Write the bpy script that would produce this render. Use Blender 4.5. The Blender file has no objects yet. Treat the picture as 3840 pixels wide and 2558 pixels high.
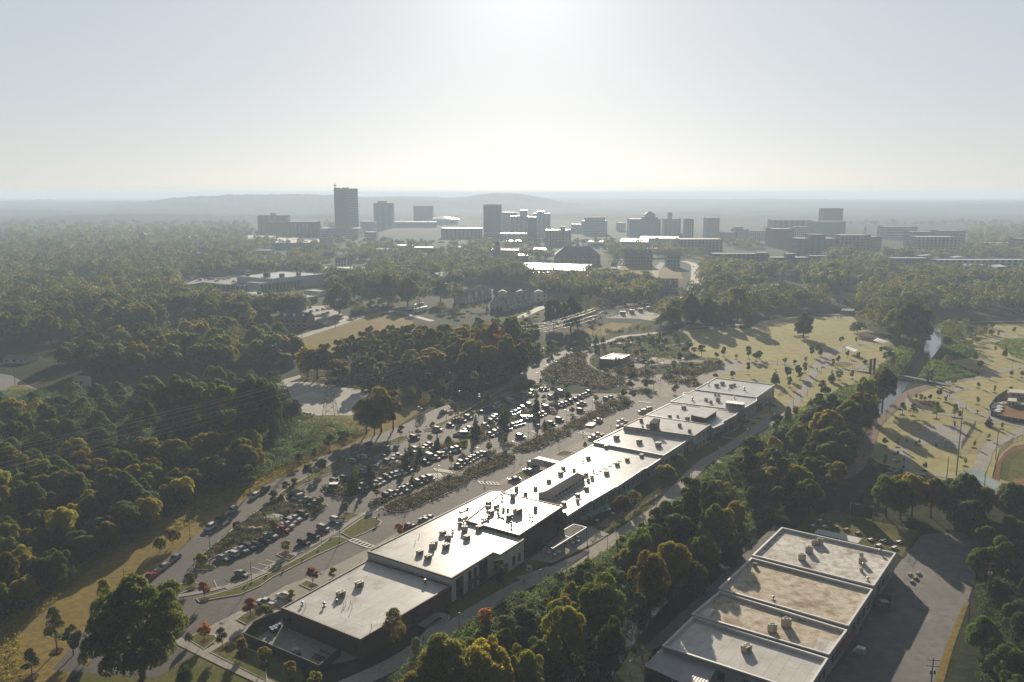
import bpy, bmesh, math, random
import numpy as np
from mathutils import Vector, noise as mnoise
sc = bpy.context.scene
COL = sc.collection
R_ = math.radians
rnd = random.Random(7)
F_, CX_, CY_, CAMH = 3100.0, 1920.0, 1279.0, 105.0
PITCH = math.atan((CY_ - 726.0) / F_)
cam = bpy.data.cameras.new('camera')
cam.sensor_width = 36.0
cam.lens = 36.0 * F_ / 3840.0
cam.clip_start = 1.0
cam.clip_end = 60000.0
camo = bpy.data.objects.new('camera', cam)
COL.objects.link(camo)
camo.location = (0, 0, CAMH)
camo.rotation_euler = (math.pi / 2 - PITCH, 0, 0)
sc.camera = camo
SKY_GAMMA, SKY_TINT, SKY_STRENGTH = 0.36, (2.0, 2.05, 2.12), 0.078
SUN_EL, SUN_AZ = R_(16.0), R_(0.9)      # azimuth from +Y towards +X
wd = bpy.data.worlds.new("World")
sc.world = wd
wd.use_nodes = True
nt = wd.node_tree
sky = nt.nodes.new('ShaderNodeTexSky')
sky.sky_type = 'NISHITA'
sky.sun_disc = False
sky.sun_elevation = SUN_EL
sky.sun_rotation = SUN_AZ
sky.altitude = 300.0
sky.air_density = 1.0
sky.dust_density = 0.6
sky.ozone_density = 2.5
bgn = nt.nodes['Background']
sgm = nt.nodes.new('ShaderNodeGamma')        # hazy air evens out the clear-sky gradient
sgm.inputs[1].default_value = SKY_GAMMA
stn = nt.nodes.new('ShaderNodeMixRGB')
stn.blend_type = 'MULTIPLY'
stn.inputs[0].default_value = 1.0
stn.inputs[2].default_value = (*SKY_TINT, 1)
nt.links.new(sky.outputs[0], sgm.inputs[0])
shs = nt.nodes.new('ShaderNodeHueSaturation')
shs.inputs['Saturation'].default_value = 0.62
nt.links.new(sgm.outputs[0], shs.inputs['Color'])
nt.links.new(shs.outputs[0], stn.inputs[1])
geo_w = nt.nodes.new('ShaderNodeTexCoord')
dtw = nt.nodes.new('ShaderNodeVectorMath')
dtw.operation = 'DOT_PRODUCT'
dtw.inputs[1].default_value = (math.sin(SUN_AZ), math.cos(SUN_AZ), 0.0)
nt.links.new(geo_w.outputs['Generated'], dtw.inputs[0])
mrw = nt.nodes.new('ShaderNodeMapRange')
mrw.interpolation_type = 'SMOOTHSTEP'
mrw.inputs['From Min'].default_value = -0.1
mrw.inputs['From Max'].default_value = 0.82
mrw.inputs['To Min'].default_value = 0.2
nt.links.new(dtw.outputs['Value'], mrw.inputs['Value'])
sml = nt.nodes.new('ShaderNodeVectorMath')
sml.operation = 'SCALE'
nt.links.new(stn.outputs[0], sml.inputs[0])
nt.links.new(mrw.outputs[0], sml.inputs['Scale'])
da = nt.nodes.new('ShaderNodeVectorMath')
da.operation = 'DOT_PRODUCT'
da.inputs[1].default_value = (math.sin(SUN_AZ)*math.cos(SUN_EL), math.cos(SUN_AZ)*math.cos(SUN_EL), math.sin(SUN_EL))
nt.links.new(geo_w.outputs['Generated'], da.inputs[0])
mx0 = nt.nodes.new('ShaderNodeMath')
mx0.operation = 'MAXIMUM'
mx0.inputs[1].default_value = 0.0
nt.links.new(da.outputs['Value'], mx0.inputs[0])
pw = nt.nodes.new('ShaderNodeMath')
pw.operation = 'POWER'
pw.inputs[1].default_value = 170.0
nt.links.new(mx0.outputs[0], pw.inputs[0])
ad = nt.nodes.new('ShaderNodeVectorMath')
ad.operation = 'MULTIPLY_ADD'
ad.inputs[1].default_value = (1.15, 1.12, 1.1)
nt.links.new(pw.outputs[0], ad.inputs[0])
nt.links.new(sml.outputs[0], ad.inputs[2])
nt.links.new(ad.outputs[0], bgn.inputs[0])
bgn.inputs[1].default_value = SKY_STRENGTH
sl = bpy.data.lights.new('sun', 'SUN')
sl.energy = 5.0
sl.angle = R_(0.5)
sl.color = (1.0, 0.87, 0.68)
so = bpy.data.objects.new('sun', sl)
COL.objects.link(so)
sdir = Vector((math.sin(SUN_AZ) * math.cos(SUN_EL), math.cos(SUN_AZ) * math.cos(SUN_EL), math.sin(SUN_EL)))
so.rotation_euler = sdir.to_track_quat('Z', 'Y').to_euler()
so.location = (0, 300, 400)
vs = sc.view_settings
vs.view_transform = 'Standard'
vs.look = 'None'
vs.gamma = 1.0
vs.exposure = 1.0
cy = sc.cycles
cy.max_bounces = 5
cy.diffuse_bounces = 2
cy.glossy_bounces = 3
cy.transmission_bounces = 3
cy.volume_bounces = 1
cy.transparent_max_bounces = 4
cy.caustics_reflective = False
cy.caustics_refractive = False
cy.use_denoising = True
cy.sample_clamp_indirect = 6.0
HAZE_DENSITY = 0.00021
CR = {'W': (0, 0, 2354/3840), 'T0': (0, 640, 2.354), 'T1': (900, 640, 2.354), 'T2': (1800, 640, 2.354), 'T3': (2800, 640, 2.2635),
      'M0': (0, 1250, 2.34), 'M1': (900, 1250, 2.34), 'M2': (1800, 1250, 2.34), 'M3': (2800, 1250, 2.2635),
      'B0': (0, 1900, 2.354), 'B1': (900, 1900, 2.354), 'B2': (1800, 1900, 2.354), 'B3': (2800, 1900, 2.2635),
      'D1': (1350, 1850, 3.3357), 'D2': (1900, 1650, 3.3357), 'D3': (2200, 1380, 3.136),
      'E1': (1150, 1600, 3.92), 'E2': (1550, 1380, 3.92), 'E3': (1950, 1380, 3.92), 'E4': (750, 1800, 3.92),
      'E5': (2000, 1150, 2.9425), 'E6': (2800, 1150, 2.2635), 'F1': (900, 680, 3.92), 'F2': (1450, 720, 3.92),
      'F3': (2000, 740, 3.92), 'F4': (2500, 740, 3.92), 'F5': (3050, 740, 2.98), 'F6': (620, 950, 3.363), 'F7': (1500, 1000, 3.363)}
CP, SP = math.cos(PITCH), math.sin(PITCH)
def S(c, x, y):
 a, b, s = CR[c]
 return a + x / s, b + y / s
def G(x, y, z=0.0):
 dx, dy = (x - CX_) / F_, -(y - CY_) / F_
 d = (dx, CP + dy * SP, -SP + dy * CP)
 t = (z - CAMH) / d[2]
 return Vector((d[0] * t, d[1] * t, z))
def g(c, x, y, z=0.0):
 return G(*S(c, x, y), z)
def P(X, Y, Z):
 zc = Y * CP - (Z - CAMH) * SP
 u = Y * SP + (Z - CAMH) * CP
 return CX_ + F_ * X / zc, CY_ - F_ * u / zc
def hgt(p, ytop):
 """height that makes something standing at p reach picture row ytop"""
 t = (CY_ - ytop) / F_
 h = p.y * (t * CP - SP) / (CP + t * SP)
 return CAMH + h
def base_height(c, x, yb, yt):
 p = g(c, x, yb)
 return p, hgt(p, S(c, x, yt)[1])
def pxsize(p):
 """metres per photo pixel at p"""
 return (p.y * CP + (CAMH - p.z) * SP) / F_
class MB:
 def __init__(s):
  s.v, s.f, s.m = [], [], []
 def add(s, vs, fs, mi=0):
  o = len(s.v)
  s.v += [tuple(v) for v in vs]
  s.f += [tuple(o + i for i in f) for f in fs]
  s.m += [mi] * len(fs)
 def box(s, x0, x1, y0, y1, z0, z1, mi=0, bottom=False):
  v = [(x0, y0, z0), (x1, y0, z0), (x1, y1, z0), (x0, y1, z0), (x0, y0, z1), (x1, y0, z1), (x1, y1, z1), (x0, y1, z1)]
  f = [(4, 5, 6, 7), (0, 1, 5, 4), (1, 2, 6, 5), (2, 3, 7, 6), (3, 0, 4, 7)]
  if bottom:
   f.append((3, 2, 1, 0))
  s.add(v, f, mi)
 def obox(s, c, ax, l, w, z0, z1, mi=0):
  """box with centre c (x,y), long axis direction angle ax"""
  ux, uy = math.cos(ax), math.sin(ax)
  q = [(c[0] + ux*a*l/2 - uy*b*w/2, c[1] + uy*a*l/2 + ux*b*w/2) for a, b in ((-1, -1), (1, -1), (1, 1), (-1, 1))]
  s.prism(q, z0, z1, mi)
 def prism(s, pts, z0, z1, mi=0, top=True, mt=None):
  n = len(pts)
  if sum(pts[i][0]*pts[(i+1) % n][1] - pts[(i+1) % n][0]*pts[i][1] for i in range(n)) < 0:
   pts = pts[::-1]
  v = [(p[0], p[1], z0) for p in pts] + [(p[0], p[1], z1) for p in pts]
  s.add(v, [(i, (i+1) % n, n+(i+1) % n, n+i) for i in range(n)], mi)
  if top:
   s.add(v[n:], [tuple(range(n))], mi if mt is None else mt)
 def tube(s, p0, p1, r0, r1=None, n=6, mi=0, cap=True):
  r1 = r0 if r1 is None else r1
  p0, p1 = Vector(p0), Vector(p1)
  d = (p1 - p0).normalized()
  a = d.orthogonal().normalized()
  b = d.cross(a)
  v = []
  for p, r in ((p0, r0), (p1, r1)):
   for i in range(n):
    t = 2*math.pi*i/n
    v.append(p + a*(r*math.cos(t)) + b*(r*math.sin(t)))
  f = [(i, (i+1) % n, n+(i+1) % n, n+i) for i in range(n)]
  if cap:
   f += [tuple(range(n, 2*n)), tuple(range(n-1, -1, -1))]
  s.add(v, f, mi)
 def lathe(s, prof, n=10, mi=0, c=(0, 0, 0)):
  v = []
  for r, z in prof:
   for i in range(n):
    t = 2*math.pi*i/n
    v.append((c[0]+r*math.cos(t), c[1]+r*math.sin(t), c[2]+z))
  f = []
  for k in range(len(prof)-1):
   for i in range(n):
    f.append((k*n+i, k*n+(i+1) % n, (k+1)*n+(i+1) % n, (k+1)*n+i))
  f.append(tuple((len(prof)-1)*n+i for i in range(n)))
  s.add(v, f, mi)
 def beam(s, p0, p1, w, h, mi=0):
  p0, p1 = Vector(p0), Vector(p1)
  d = (p1-p0).normalized()
  a = Vector((-d.y, d.x, 0))
  a = a.normalized() if a.length > 1e-6 else Vector((1, 0, 0))
  b = d.cross(a).normalized()
  v = [p + a*(sx*w/2) + b*(sy*h/2) for p in (p0, p1) for sx, sy in ((-1, -1), (1, -1), (1, 1), (-1, 1))]
  s.add(v, [(0, 1, 2, 3), (7, 6, 5, 4), (0, 4, 5, 1), (1, 5, 6, 2), (2, 6, 7, 3), (3, 7, 4, 0)], mi)
 def build(s, name, mats, parent=None, smooth=False):
  me = bpy.data.meshes.new(name)
  off = parent.location if parent is not None else Vector((0, 0, 0))
  me.from_pydata([(v[0]-off[0], v[1]-off[1], v[2]-off[2]) for v in s.v], [], s.f)
  mats = mats if isinstance(mats, (list, tuple)) else [mats]
  for m in mats:
   me.materials.append(m)
  if len(mats) > 1:
   me.polygons.foreach_set('material_index', s.m)
  if smooth:
   me.polygons.foreach_set('use_smooth', [True]*len(me.polygons))
  me.update()
  return link(name, me, parent)
def link(name, me, parent=None):
 o = bpy.data.objects.new(name, me)
 COL.objects.link(o)
 if parent is not None:
  o.parent = parent
 return o
REG = []        # (object, base label) -> labels made unique at the end
def tag(o, label, cat, group=None):
 o['label'] = label
 o['category'] = cat
 if group:
  o['group'] = group
 REG.append(o)
 return o
def thing(name, label, cat, loc=(0, 0, 0), group=None, rz=0.0):
 o = bpy.data.objects.new(name, None)
 o.empty_display_size = 0.5
 COL.objects.link(o)
 o.location = loc
 o.rotation_euler = (0, 0, rz)
 return tag(o, label, cat, group)
def children(o):
 return [c for c in KIDS.get(o.name, [])]
KIDS = {}
def dup(root, loc, rz=0.0, scl=1.0, label=None, group=None):
 r = root.copy()
 COL.objects.link(r)
 r.location = loc
 r.rotation_euler = (0, 0, rz)
 r.scale = scl if isinstance(scl, (tuple, list)) else (scl, scl, scl)
 if label:
  r['label'] = label
 if group:
  r['group'] = group
 REG.append(r)
 kids = []
 for ch in root.children:
  c = ch.copy()
  COL.objects.link(c)
  c.parent = r
  kids.append(c)
  for gc in ch.children:
   d = gc.copy()
   COL.objects.link(d)
   d.parent = c
 return r, kids
class Kind:
 """one of a kind is built; the first placement moves it, later ones copy it and its parts"""
 def __init__(s, root):
  s.root, s.used = root, False
  REG.remove(root)
 def place(s, loc, rz=0.0, scl=1.0, label=None, group=None):
  if s.used:
   return dup(s.root, loc, rz, scl, label, group)
  s.used = True
  r = s.root
  r.location = loc
  r.rotation_euler = (0, 0, rz)
  r.scale = scl if isinstance(scl, (tuple, list)) else (scl, scl, scl)
  if label:
   r['label'] = label
  if group:
   r['group'] = group
  REG.append(r)
  return r, list(r.children)
def struct(o, kind='structure'):
 o['kind'] = kind
 return o
MATS = {}
def mat(name, c1, c2=None, scale=1.0, rough=0.8, metal=0.0, bump=0.0, spec=0.5, coords='Object', detail=4.0, c3=None, stretch=None, coat=0.0):
 m = bpy.data.materials.new(name)
 m.use_nodes = True
 n = m.node_tree
 b = n.nodes['Principled BSDF']
 b.inputs['Roughness'].default_value = rough
 b.inputs['Metallic'].default_value = metal
 b.inputs['Specular IOR Level'].default_value = spec
 if coat:
  b.inputs['Coat Weight'].default_value = coat
  b.inputs['Coat Roughness'].default_value = 0.08
 b.inputs['Base Color'].default_value = (*c1, 1)
 if c2 is not None:
  tc = n.nodes.new('ShaderNodeTexCoord')
  src = tc.outputs[coords]
  if stretch:
   mp = n.nodes.new('ShaderNodeMapping')
   mp.inputs['Scale'].default_value = stretch
   n.links.new(src, mp.inputs[0])
   src = mp.outputs[0]
  nz = n.nodes.new('ShaderNodeTexNoise')
  nz.inputs['Scale'].default_value = scale
  nz.inputs['Detail'].default_value = detail
  nz.inputs['Roughness'].default_value = 0.65
  n.links.new(src, nz.inputs['Vector'])
  cr = n.nodes.new('ShaderNodeValToRGB')
  cr.color_ramp.elements[0].position = 0.32
  cr.color_ramp.elements[0].color = (*c1, 1)
  cr.color_ramp.elements[1].position = 0.68
  cr.color_ramp.elements[1].color = (*c2, 1)
  if c3 is not None:
   e = cr.color_ramp.elements.new(0.5)
   e.color = (*c3, 1)
  n.links.new(nz.outputs[0], cr.inputs[0])
  n.links.new(cr.outputs[0], b.inputs['Base Color'])
  if bump:
   bp = n.nodes.new('ShaderNodeBump')
   bp.inputs['Strength'].default_value = bump
   bp.inputs['Distance'].default_value = 0.3
   n.links.new(nz.outputs[0], bp.inputs['Height'])
   n.links.new(bp.outputs[0], b.inputs['Normal'])
 MATS[name] = m
 return m
def ground_mat(name, cols, s1, s2, rough=0.95, bump=0.4, bdist=0.4, spec=0.02):
 """two scales of noise mixing three ground colours, with fine bump"""
 m = bpy.data.materials.new(name)
 m.use_nodes = True
 n = m.node_tree
 L = n.links.new
 b = n.nodes['Principled BSDF']
 b.inputs['Roughness'].default_value = rough
 b.inputs['Specular IOR Level'].default_value = spec
 geo = n.nodes.new('ShaderNodeNewGeometry')
 a = n.nodes.new('ShaderNodeTexNoise')
 a.inputs['Scale'].default_value = s1
 a.inputs['Detail'].default_value = 5
 c = n.nodes.new('ShaderNodeTexNoise')
 c.inputs['Scale'].default_value = s2
 c.inputs['Detail'].default_value = 6
 c.inputs['Roughness'].default_value = 0.7
 L(geo.outputs['Position'], a.inputs['Vector'])
 L(geo.outputs['Position'], c.inputs['Vector'])
 r1 = n.nodes.new('ShaderNodeValToRGB')
 r1.color_ramp.elements[0].position = 0.38
 r1.color_ramp.elements[1].position = 0.62
 r1.color_ramp.elements[0].color = (*cols[0], 1)
 r1.color_ramp.elements[1].color = (*cols[1], 1)
 L(a.outputs[0], r1.inputs[0])
 mx = n.nodes.new('ShaderNodeMixRGB')
 r2 = n.nodes.new('ShaderNodeValToRGB')
 r2.color_ramp.elements[0].position = 0.42
 r2.color_ramp.elements[1].position = 0.66
 L(c.outputs[0], r2.inputs[0])
 L(r2.outputs[0], mx.inputs[0])
 L(r1.outputs[0], mx.inputs[1])
 mx.inputs[2].default_value = (*cols[2], 1)
 L(mx.outputs[0], b.inputs['Base Color'])
 bp = n.nodes.new('ShaderNodeBump')
 bp.inputs['Strength'].default_value = bump
 bp.inputs['Distance'].default_value = bdist
 L(c.outputs[0], bp.inputs['Height'])
 L(bp.outputs[0], b.inputs['Normal'])
 MATS[name] = m
 return m
def leaf_mat(name, ca, cb, trans=0.45, hue=0.11, vval=0.75):
 """leaf surface: per-leaf tint between two colours, per-tree variation, light passing through"""
 m = bpy.data.materials.new(name)
 m.use_nodes = True
 n = m.node_tree
 L = n.links.new
 n.nodes.remove(n.nodes['Principled BSDF'])
 out = n.nodes['Material Output']
 at = n.nodes.new('ShaderNodeAttribute')
 at.attribute_name = 'tint'
 rp = n.nodes.new('ShaderNodeMixRGB')
 rp.inputs[1].default_value = (*ca, 1)
 rp.inputs[2].default_value = (*cb, 1)
 L(at.outputs['Fac'], rp.inputs[0])
 oi = n.nodes.new('ShaderNodeObjectInfo')
 hs = n.nodes.new('ShaderNodeHueSaturation')
 mr = n.nodes.new('ShaderNodeMapRange')
 mr.inputs['To Min'].default_value = 0.5 - hue*0.35
 mr.inputs['To Max'].default_value = 0.5 + hue*0.35
 L(oi.outputs['Random'], mr.inputs['Value'])
 L(mr.outputs[0], hs.inputs['Hue'])
 mr2 = n.nodes.new('ShaderNodeMapRange')
 mr2.inputs['To Min'].default_value = 1 - vval*0.55
 mr2.inputs['To Max'].default_value = 1 + vval*0.55
 ml = n.nodes.new('ShaderNodeMath')
 ml.operation = 'MULTIPLY'
 ml.inputs[1].default_value = 7.31
 fr = n.nodes.new('ShaderNodeMath')
 fr.operation = 'FRACT'
 L(oi.outputs['Random'], ml.inputs[0])
 L(ml.outputs[0], fr.inputs[0])
 L(fr.outputs[0], mr2.inputs['Value'])
 L(mr2.outputs[0], hs.inputs['Value'])
 L(rp.outputs[0], hs.inputs['Color'])
 d = n.nodes.new('ShaderNodeBsdfPrincipled')
 d.inputs['Roughness'].default_value = 0.6
 d.inputs['Specular IOR Level'].default_value = 0.08
 t = n.nodes.new('ShaderNodeBsdfTranslucent')
 L(hs.outputs[0], d.inputs['Base Color'])
 tg = n.nodes.new('ShaderNodeMixRGB')
 tg.blend_type = 'MULTIPLY'
 tg.inputs[0].default_value = 1.0
 tg.inputs[2].default_value = (1.9, 1.75, 0.62, 1)
 L(hs.outputs[0], tg.inputs[1])
 L(tg.outputs[0], t.inputs['Color'])
 mx = n.nodes.new('ShaderNodeMixShader')
 mx.inputs[0].default_value = trans
 L(d.outputs[0], mx.inputs[1])
 L(t.outputs[0], mx.inputs[2])
 L(mx.outputs[0], out.inputs['Surface'])
 MATS[name] = m
 return m
asphalt = ground_mat('asphalt', [(0.085, 0.078, 0.072), (0.112, 0.103, 0.095), (0.068, 0.064, 0.06)], 0.06, 0.7, 0.85, 0.08, 0.05, 0.12)
old_asphalt = ground_mat('old_asphalt', [(0.12, 0.115, 0.11), (0.17, 0.16, 0.15), (0.09, 0.088, 0.085)], 0.05, 0.35, 0.85, 0.1, 0.05, 0.2)
concrete = ground_mat('concrete', [(0.3, 0.28, 0.25), (0.36, 0.335, 0.3), (0.25, 0.23, 0.205)], 0.15, 0.9, 0.9, 0.05, 0.03)
kerbm = mat('kerb_concrete', (0.38, 0.36, 0.33), (0.45, 0.43, 0.4), 1.2)
brickpath = ground_mat('brick_paving', [(0.2, 0.15, 0.125), (0.26, 0.19, 0.155), (0.15, 0.12, 0.1)], 0.3, 1.5, 0.9, 0.1, 0.05)
gravel = ground_mat('gravel', [(0.4, 0.385, 0.36), (0.5, 0.48, 0.45), (0.32, 0.31, 0.295)], 0.05, 0.8, 0.95, 0.3, 0.1)
floor_m = ground_mat('woodland_floor', [(0.026, 0.034, 0.015), (0.045, 0.048, 0.022), (0.018, 0.025, 0.012)], 0.012, 0.25, 0.95, 0.5, 1.0)
lawn_m = ground_mat('park_lawn', [(0.36, 0.325, 0.165), (0.3, 0.285, 0.13), (0.26, 0.22, 0.11)], 0.012, 0.16, 0.95, 0.35, 0.25)
verge_m = ground_mat('verge_grass', [(0.23, 0.17, 0.052), (0.185, 0.15, 0.05), (0.14, 0.1, 0.035)], 0.05, 0.5, 0.95, 0.6, 0.3)
green_m = ground_mat('green_grass', [(0.1, 0.105, 0.03), (0.14, 0.13, 0.045), (0.07, 0.075, 0.025)], 0.1, 0.8, 0.95, 0.5, 0.2)
mulch_m = ground_mat('mulch', [(0.06, 0.035, 0.022), (0.085, 0.05, 0.03), (0.04, 0.027, 0.018)], 0.2, 1.2, 0.95, 0.5, 0.2)
soil_m = ground_mat('red_soil', [(0.2, 0.11, 0.065), (0.24, 0.14, 0.08), (0.15, 0.085, 0.05)], 0.1, 0.6, 0.95, 0.4, 0.2)
paint_m = mat('road_paint', (0.62, 0.61, 0.58), (0.45, 0.44, 0.42), 0.8)
water_m = mat('water', (0.02, 0.025, 0.022), None, rough=0.06, spec=0.5)
def _water():
 n = water_m.node_tree
 b = n.nodes['Principled BSDF']
 geo = n.nodes.new('ShaderNodeNewGeometry')
 nz = n.nodes.new('ShaderNodeTexNoise')
 nz.inputs['Scale'].default_value = 0.5
 nz.inputs['Detail'].default_value = 4
 n.links.new(geo.outputs['Position'], nz.inputs['Vector'])
 bp = n.nodes.new('ShaderNodeBump')
 bp.inputs['Strength'].default_value = 0.25
 bp.inputs['Distance'].default_value = 0.3
 n.links.new(nz.outputs[0], bp.inputs['Height'])
 n.links.new(bp.outputs[0], b.inputs['Normal'])
_water()
LAYER = [0]
def flat_sheet(name, poly, z, m, kind='structure'):
 LAYER[0] += 1
 z += LAYER[0]*0.0014
 bm = bmesh.new()
 vs_ = [bm.verts.new((p[0], p[1], z)) for p in poly]
 f = bm.faces.new(vs_)
 f.normal_update()
 if f.normal.z < 0:
  f.normal_flip()
 bmesh.ops.triangulate(bm, faces=[f], ngon_method='EAR_CLIP')
 me = bpy.data.meshes.new(name)
 bm.to_mesh(me)
 bm.free()
 me.materials.append(m)
 o = link(name, me)
 return struct(o, kind) if kind else o
def pp(c, pts, z=0.0):
 return [g(c, x, y, z) for x, y in pts]
gm = MB()
gm.add([(-24000, -400, 0), (24000, -400, 0), (24000, 21500, 0), (-24000, 21500, 0)], [(0, 1, 2, 3)])
struct(gm.build('ground', floor_m))
def fbm(x, y, o=4):
 return mnoise.fractal(Vector((x, y, 3.7)), 1.0, 2.0, o)
def far_hills():
 """wooded rolling country from behind the city to the horizon"""
 na, nr = 1100, 150
 rs = 2700 * (21000/2700) ** (np.linspace(0, 1, nr))
 az = np.radians(np.linspace(-36, 36, na))
 V = np.zeros((nr, na, 3))
 hmat = np.zeros((nr, na))
 for i, r in enumerate(rs):
  f = min(1.0, (r-2700)/900)
  for j, a in enumerate(az):
   x, y = r*math.sin(a), r*math.cos(a)
   b = fbm(x/1500, y/900, 3)
   ridge = max(0.0, b)*34 + (fbm(x/420+9, y/300, 2))*9
   lump = mnoise.noise(Vector((x/38, y/38, 1))) * 5.5 + mnoise.noise(Vector((x/95, y/75, 5))) * 5
   h = 3 + ridge*.7 + lump + 36*max(0.0, min(1.0, (r-3800)/3600))**1.3
   u = 1920 + F_*x/(y*CP+CAMH*SP)       # picture column
   if 4300 < r < 7400:                      # the two long hills on the skyline
    w = math.exp(-((r-5700)/600)**2)
    hl = 66*math.exp(-((u-1150)/330)**2) + 48*math.exp(-((u-720)/260)**2) + 72*math.exp(-((u-1930)/190)**2) + 44*math.exp(-((u-1580)/230)**2)
    h += w*(hl)*(1+0.05*fbm(x/260, y/260, 2))
   if r > 9000:
    h = h*0.45
   lim = 108 if 4300 < r < 7400 else 60
   h = h if h < lim else lim + (h-lim)*0.3
   hmat[i, j] = h*f - (1-f)*8
  V[i, :, 0] = r*np.sin(az)
  V[i, :, 1] = r*np.cos(az)
 V[:, :, 2] = hmat
 idx = np.arange(nr*na).reshape(nr, na)
 q = np.stack([idx[:-1, :-1], idx[:-1, 1:], idx[1:, 1:], idx[1:, :-1]], -1).reshape(-1, 4)
 return np_mesh('hills', V.reshape(-1, 3), q, floor_far)
def np_mesh(name, V, Q, m, tint=None, parent=None, smooth=False):
 me = bpy.data.meshes.new(name)
 nv, nq = len(V), len(Q)
 me.vertices.add(nv)
 me.vertices.foreach_set('co', np.ascontiguousarray(V, np.float32).ravel())
 me.loops.add(nq*4)
 me.loops.foreach_set('vertex_index', np.ascontiguousarray(Q, np.int32).ravel())
 me.polygons.add(nq)
 me.polygons.foreach_set('loop_start', np.arange(0, nq*4, 4, dtype=np.int32))
 if smooth:
  me.polygons.foreach_set('use_smooth', np.ones(nq, bool))
 me.update(calc_edges=True)
 if m is not None:
  me.materials.append(m)
 if tint is not None:
  at = me.attributes.new('tint', 'FLOAT', 'FACE')
  at.data.foreach_set('value', np.ascontiguousarray(tint, np.float32))
 return link(name, me, parent)
floor_far = ground_mat('distant_woods', [(0.022, 0.032, 0.016), (0.04, 0.045, 0.022), (0.015, 0.022, 0.012)], 0.004, 0.02, 0.95, 0.6, 6.0)
struct(far_hills())
def haze():
 m = bpy.data.materials.new('haze')
 m.use_nodes = True
 n = m.node_tree
 n.nodes.remove(n.nodes['Principled BSDF'])
 v = n.nodes.new('ShaderNodeVolumePrincipled')
 v.inputs['Color'].default_value = (0.62, 0.77, 0.98, 1)
 v.inputs['Density'].default_value = HAZE_DENSITY
 v.inputs['Anisotropy'].default_value = 0.08
 n.links.new(v.outputs[0], n.nodes['Material Output'].inputs['Volume'])
 b = MB()
 b.box(-24500, 24500, -450, 22000, -9, 121, bottom=True)
 struct(b.build('haze', m), 'stuff')
haze()
def ribbon(name, pts, w, z, m):
 """a strip of even width along a centre line of ground points"""
 n = len(pts)
 LAYER[0] += 1
 z += LAYER[0]*0.0014
 Lf, Rt = [], []
 q = []
 for i in range(n-1):
  p0, p1, p2, p3 = pts[max(0, i-1)], pts[i], pts[i+1], pts[min(n-1, i+2)]
  for k in range(6):
   t = k/6
   q.append(0.5*((2*p1) + (p2-p0)*t + (2*p0-5*p1+4*p2-p3)*t*t + (3*p1-p0-3*p2+p3)*t**3))
 q.append(pts[-1])
 b = MB()
 for i, p in enumerate(q):
  d = (q[min(i+1, len(q)-1)] - q[max(0, i-1)])
  d = Vector((-d.y, d.x, 0)).normalized()*(w/2 if not callable(w) else w(i/len(q))/2)
  Lf.append((p.x+d.x, p.y+d.y, z))
  Rt.append((p.x-d.x, p.y-d.y, z))
 for i in range(len(q)-1):
  b.add([Rt[i], Rt[i+1], Lf[i+1], Lf[i]], [(0, 1, 2, 3)])
 o = b.build(name, m)
 return struct(o), q
def island(name, poly, m, h=0.24, rim=0.2):
 """raised bed with a concrete kerb round it"""
 bm = bmesh.new()
 f = bm.faces.new([bm.verts.new((p[0], p[1], 0.0)) for p in poly])
 f.normal_update()
 if f.normal.z < 0:
  f.normal_flip()
 r = bmesh.ops.extrude_face_region(bm, geom=[f])
 top = [e for e in r['geom'] if isinstance(e, bmesh.types.BMFace)][0]
 for v in top.verts:
  v.co.z = h
 bmesh.ops.delete(bm, geom=[x for x in bm.faces if all(abs(v.co.z) < 1e-6 for v in x.verts)], context='FACES_ONLY')
 bmesh.ops.inset_region(bm, faces=[top], thickness=rim, use_even_offset=False)
 top.material_index = 1
 bmesh.ops.triangulate(bm, faces=[x for x in bm.faces if len(x.verts) > 4], ngon_method='EAR_CLIP')
 me = bpy.data.meshes.new(name)
 bm.to_mesh(me)
 bm.free()
 me.materials.append(kerbm)
 me.materials.append(m)
 return struct(link(name, me))
Z1, Z2, Z3, Z4 = 0.012, 0.024, 0.036, 0.05
flat_sheet('verge', pp('W', [(0, 1568), (0, 1430), (110, 1360), (240, 1250), (350, 1165), (480, 1115), (600, 1085), (690, 1050), (740, 1010), (640, 975), (660, 920), (820, 905), (900, 900), (960, 880), (990, 930), (900, 990), (760, 1050), (600, 1130), (480, 1220), (380, 1300), (260, 1400), (150, 1568)]), Z1, verge_m)
flat_sheet('lawn', pp('W', [(150, 1640), (260, 1395), (345, 1325), (400, 1400), (560, 1410), (640, 1395), (700, 1560), (640, 1640)]), Z1+.003, green_m)
flat_sheet('field', pp('M1', [(180, 165), (420, 85), (640, -5), (900, -90), (1180, -165), (1400, -150), (1520, -100), (1440, 100), (1000, 230), (700, 150), (500, 200), (330, 215)]), Z1, verge_m)
flat_sheet('lawn', pp('E6', [(-330, 470), (-480, 380), (-640, 230), (-500, 150), (0, 190), (150, 120), (400, 85), (900, 85), (1000, 190), (1180, 250), (1260, 340), (1390, 390), (1300, 440), (1220, 520), (1060, 610), (1000, 650), (800, 680), (720, 740), (640, 800), (540, 860), (350, 930), (100, 1070), (-60, 1150), (-300, 1300), (-700, 1600), (-760, 1560), (-300, 1040), (-420, 640)]), Z1, lawn_m)
flat_sheet('lawn', pp('E6', [(1790, 240), (2000, 180), (2060, 150), (2600, 140), (2700, 1000), (2600, 1500), (2100, 1500), (1700, 1480), (1400, 1400), (1120, 1330), (1010, 1245), (1090, 1010), (1250, 850), (1400, 730), (1540, 690), (1700, 650), (1960, 610), (1990, 560), (1680, 460), (1960, 430), (1930, 380), (1780, 290)]), Z1, lawn_m)
flat_sheet('lawn', pp('E5', [(560, 250), (900, 180), (1100, 190), (1000, 260), (760, 330), (560, 300)]), Z1, verge_m)
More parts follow.
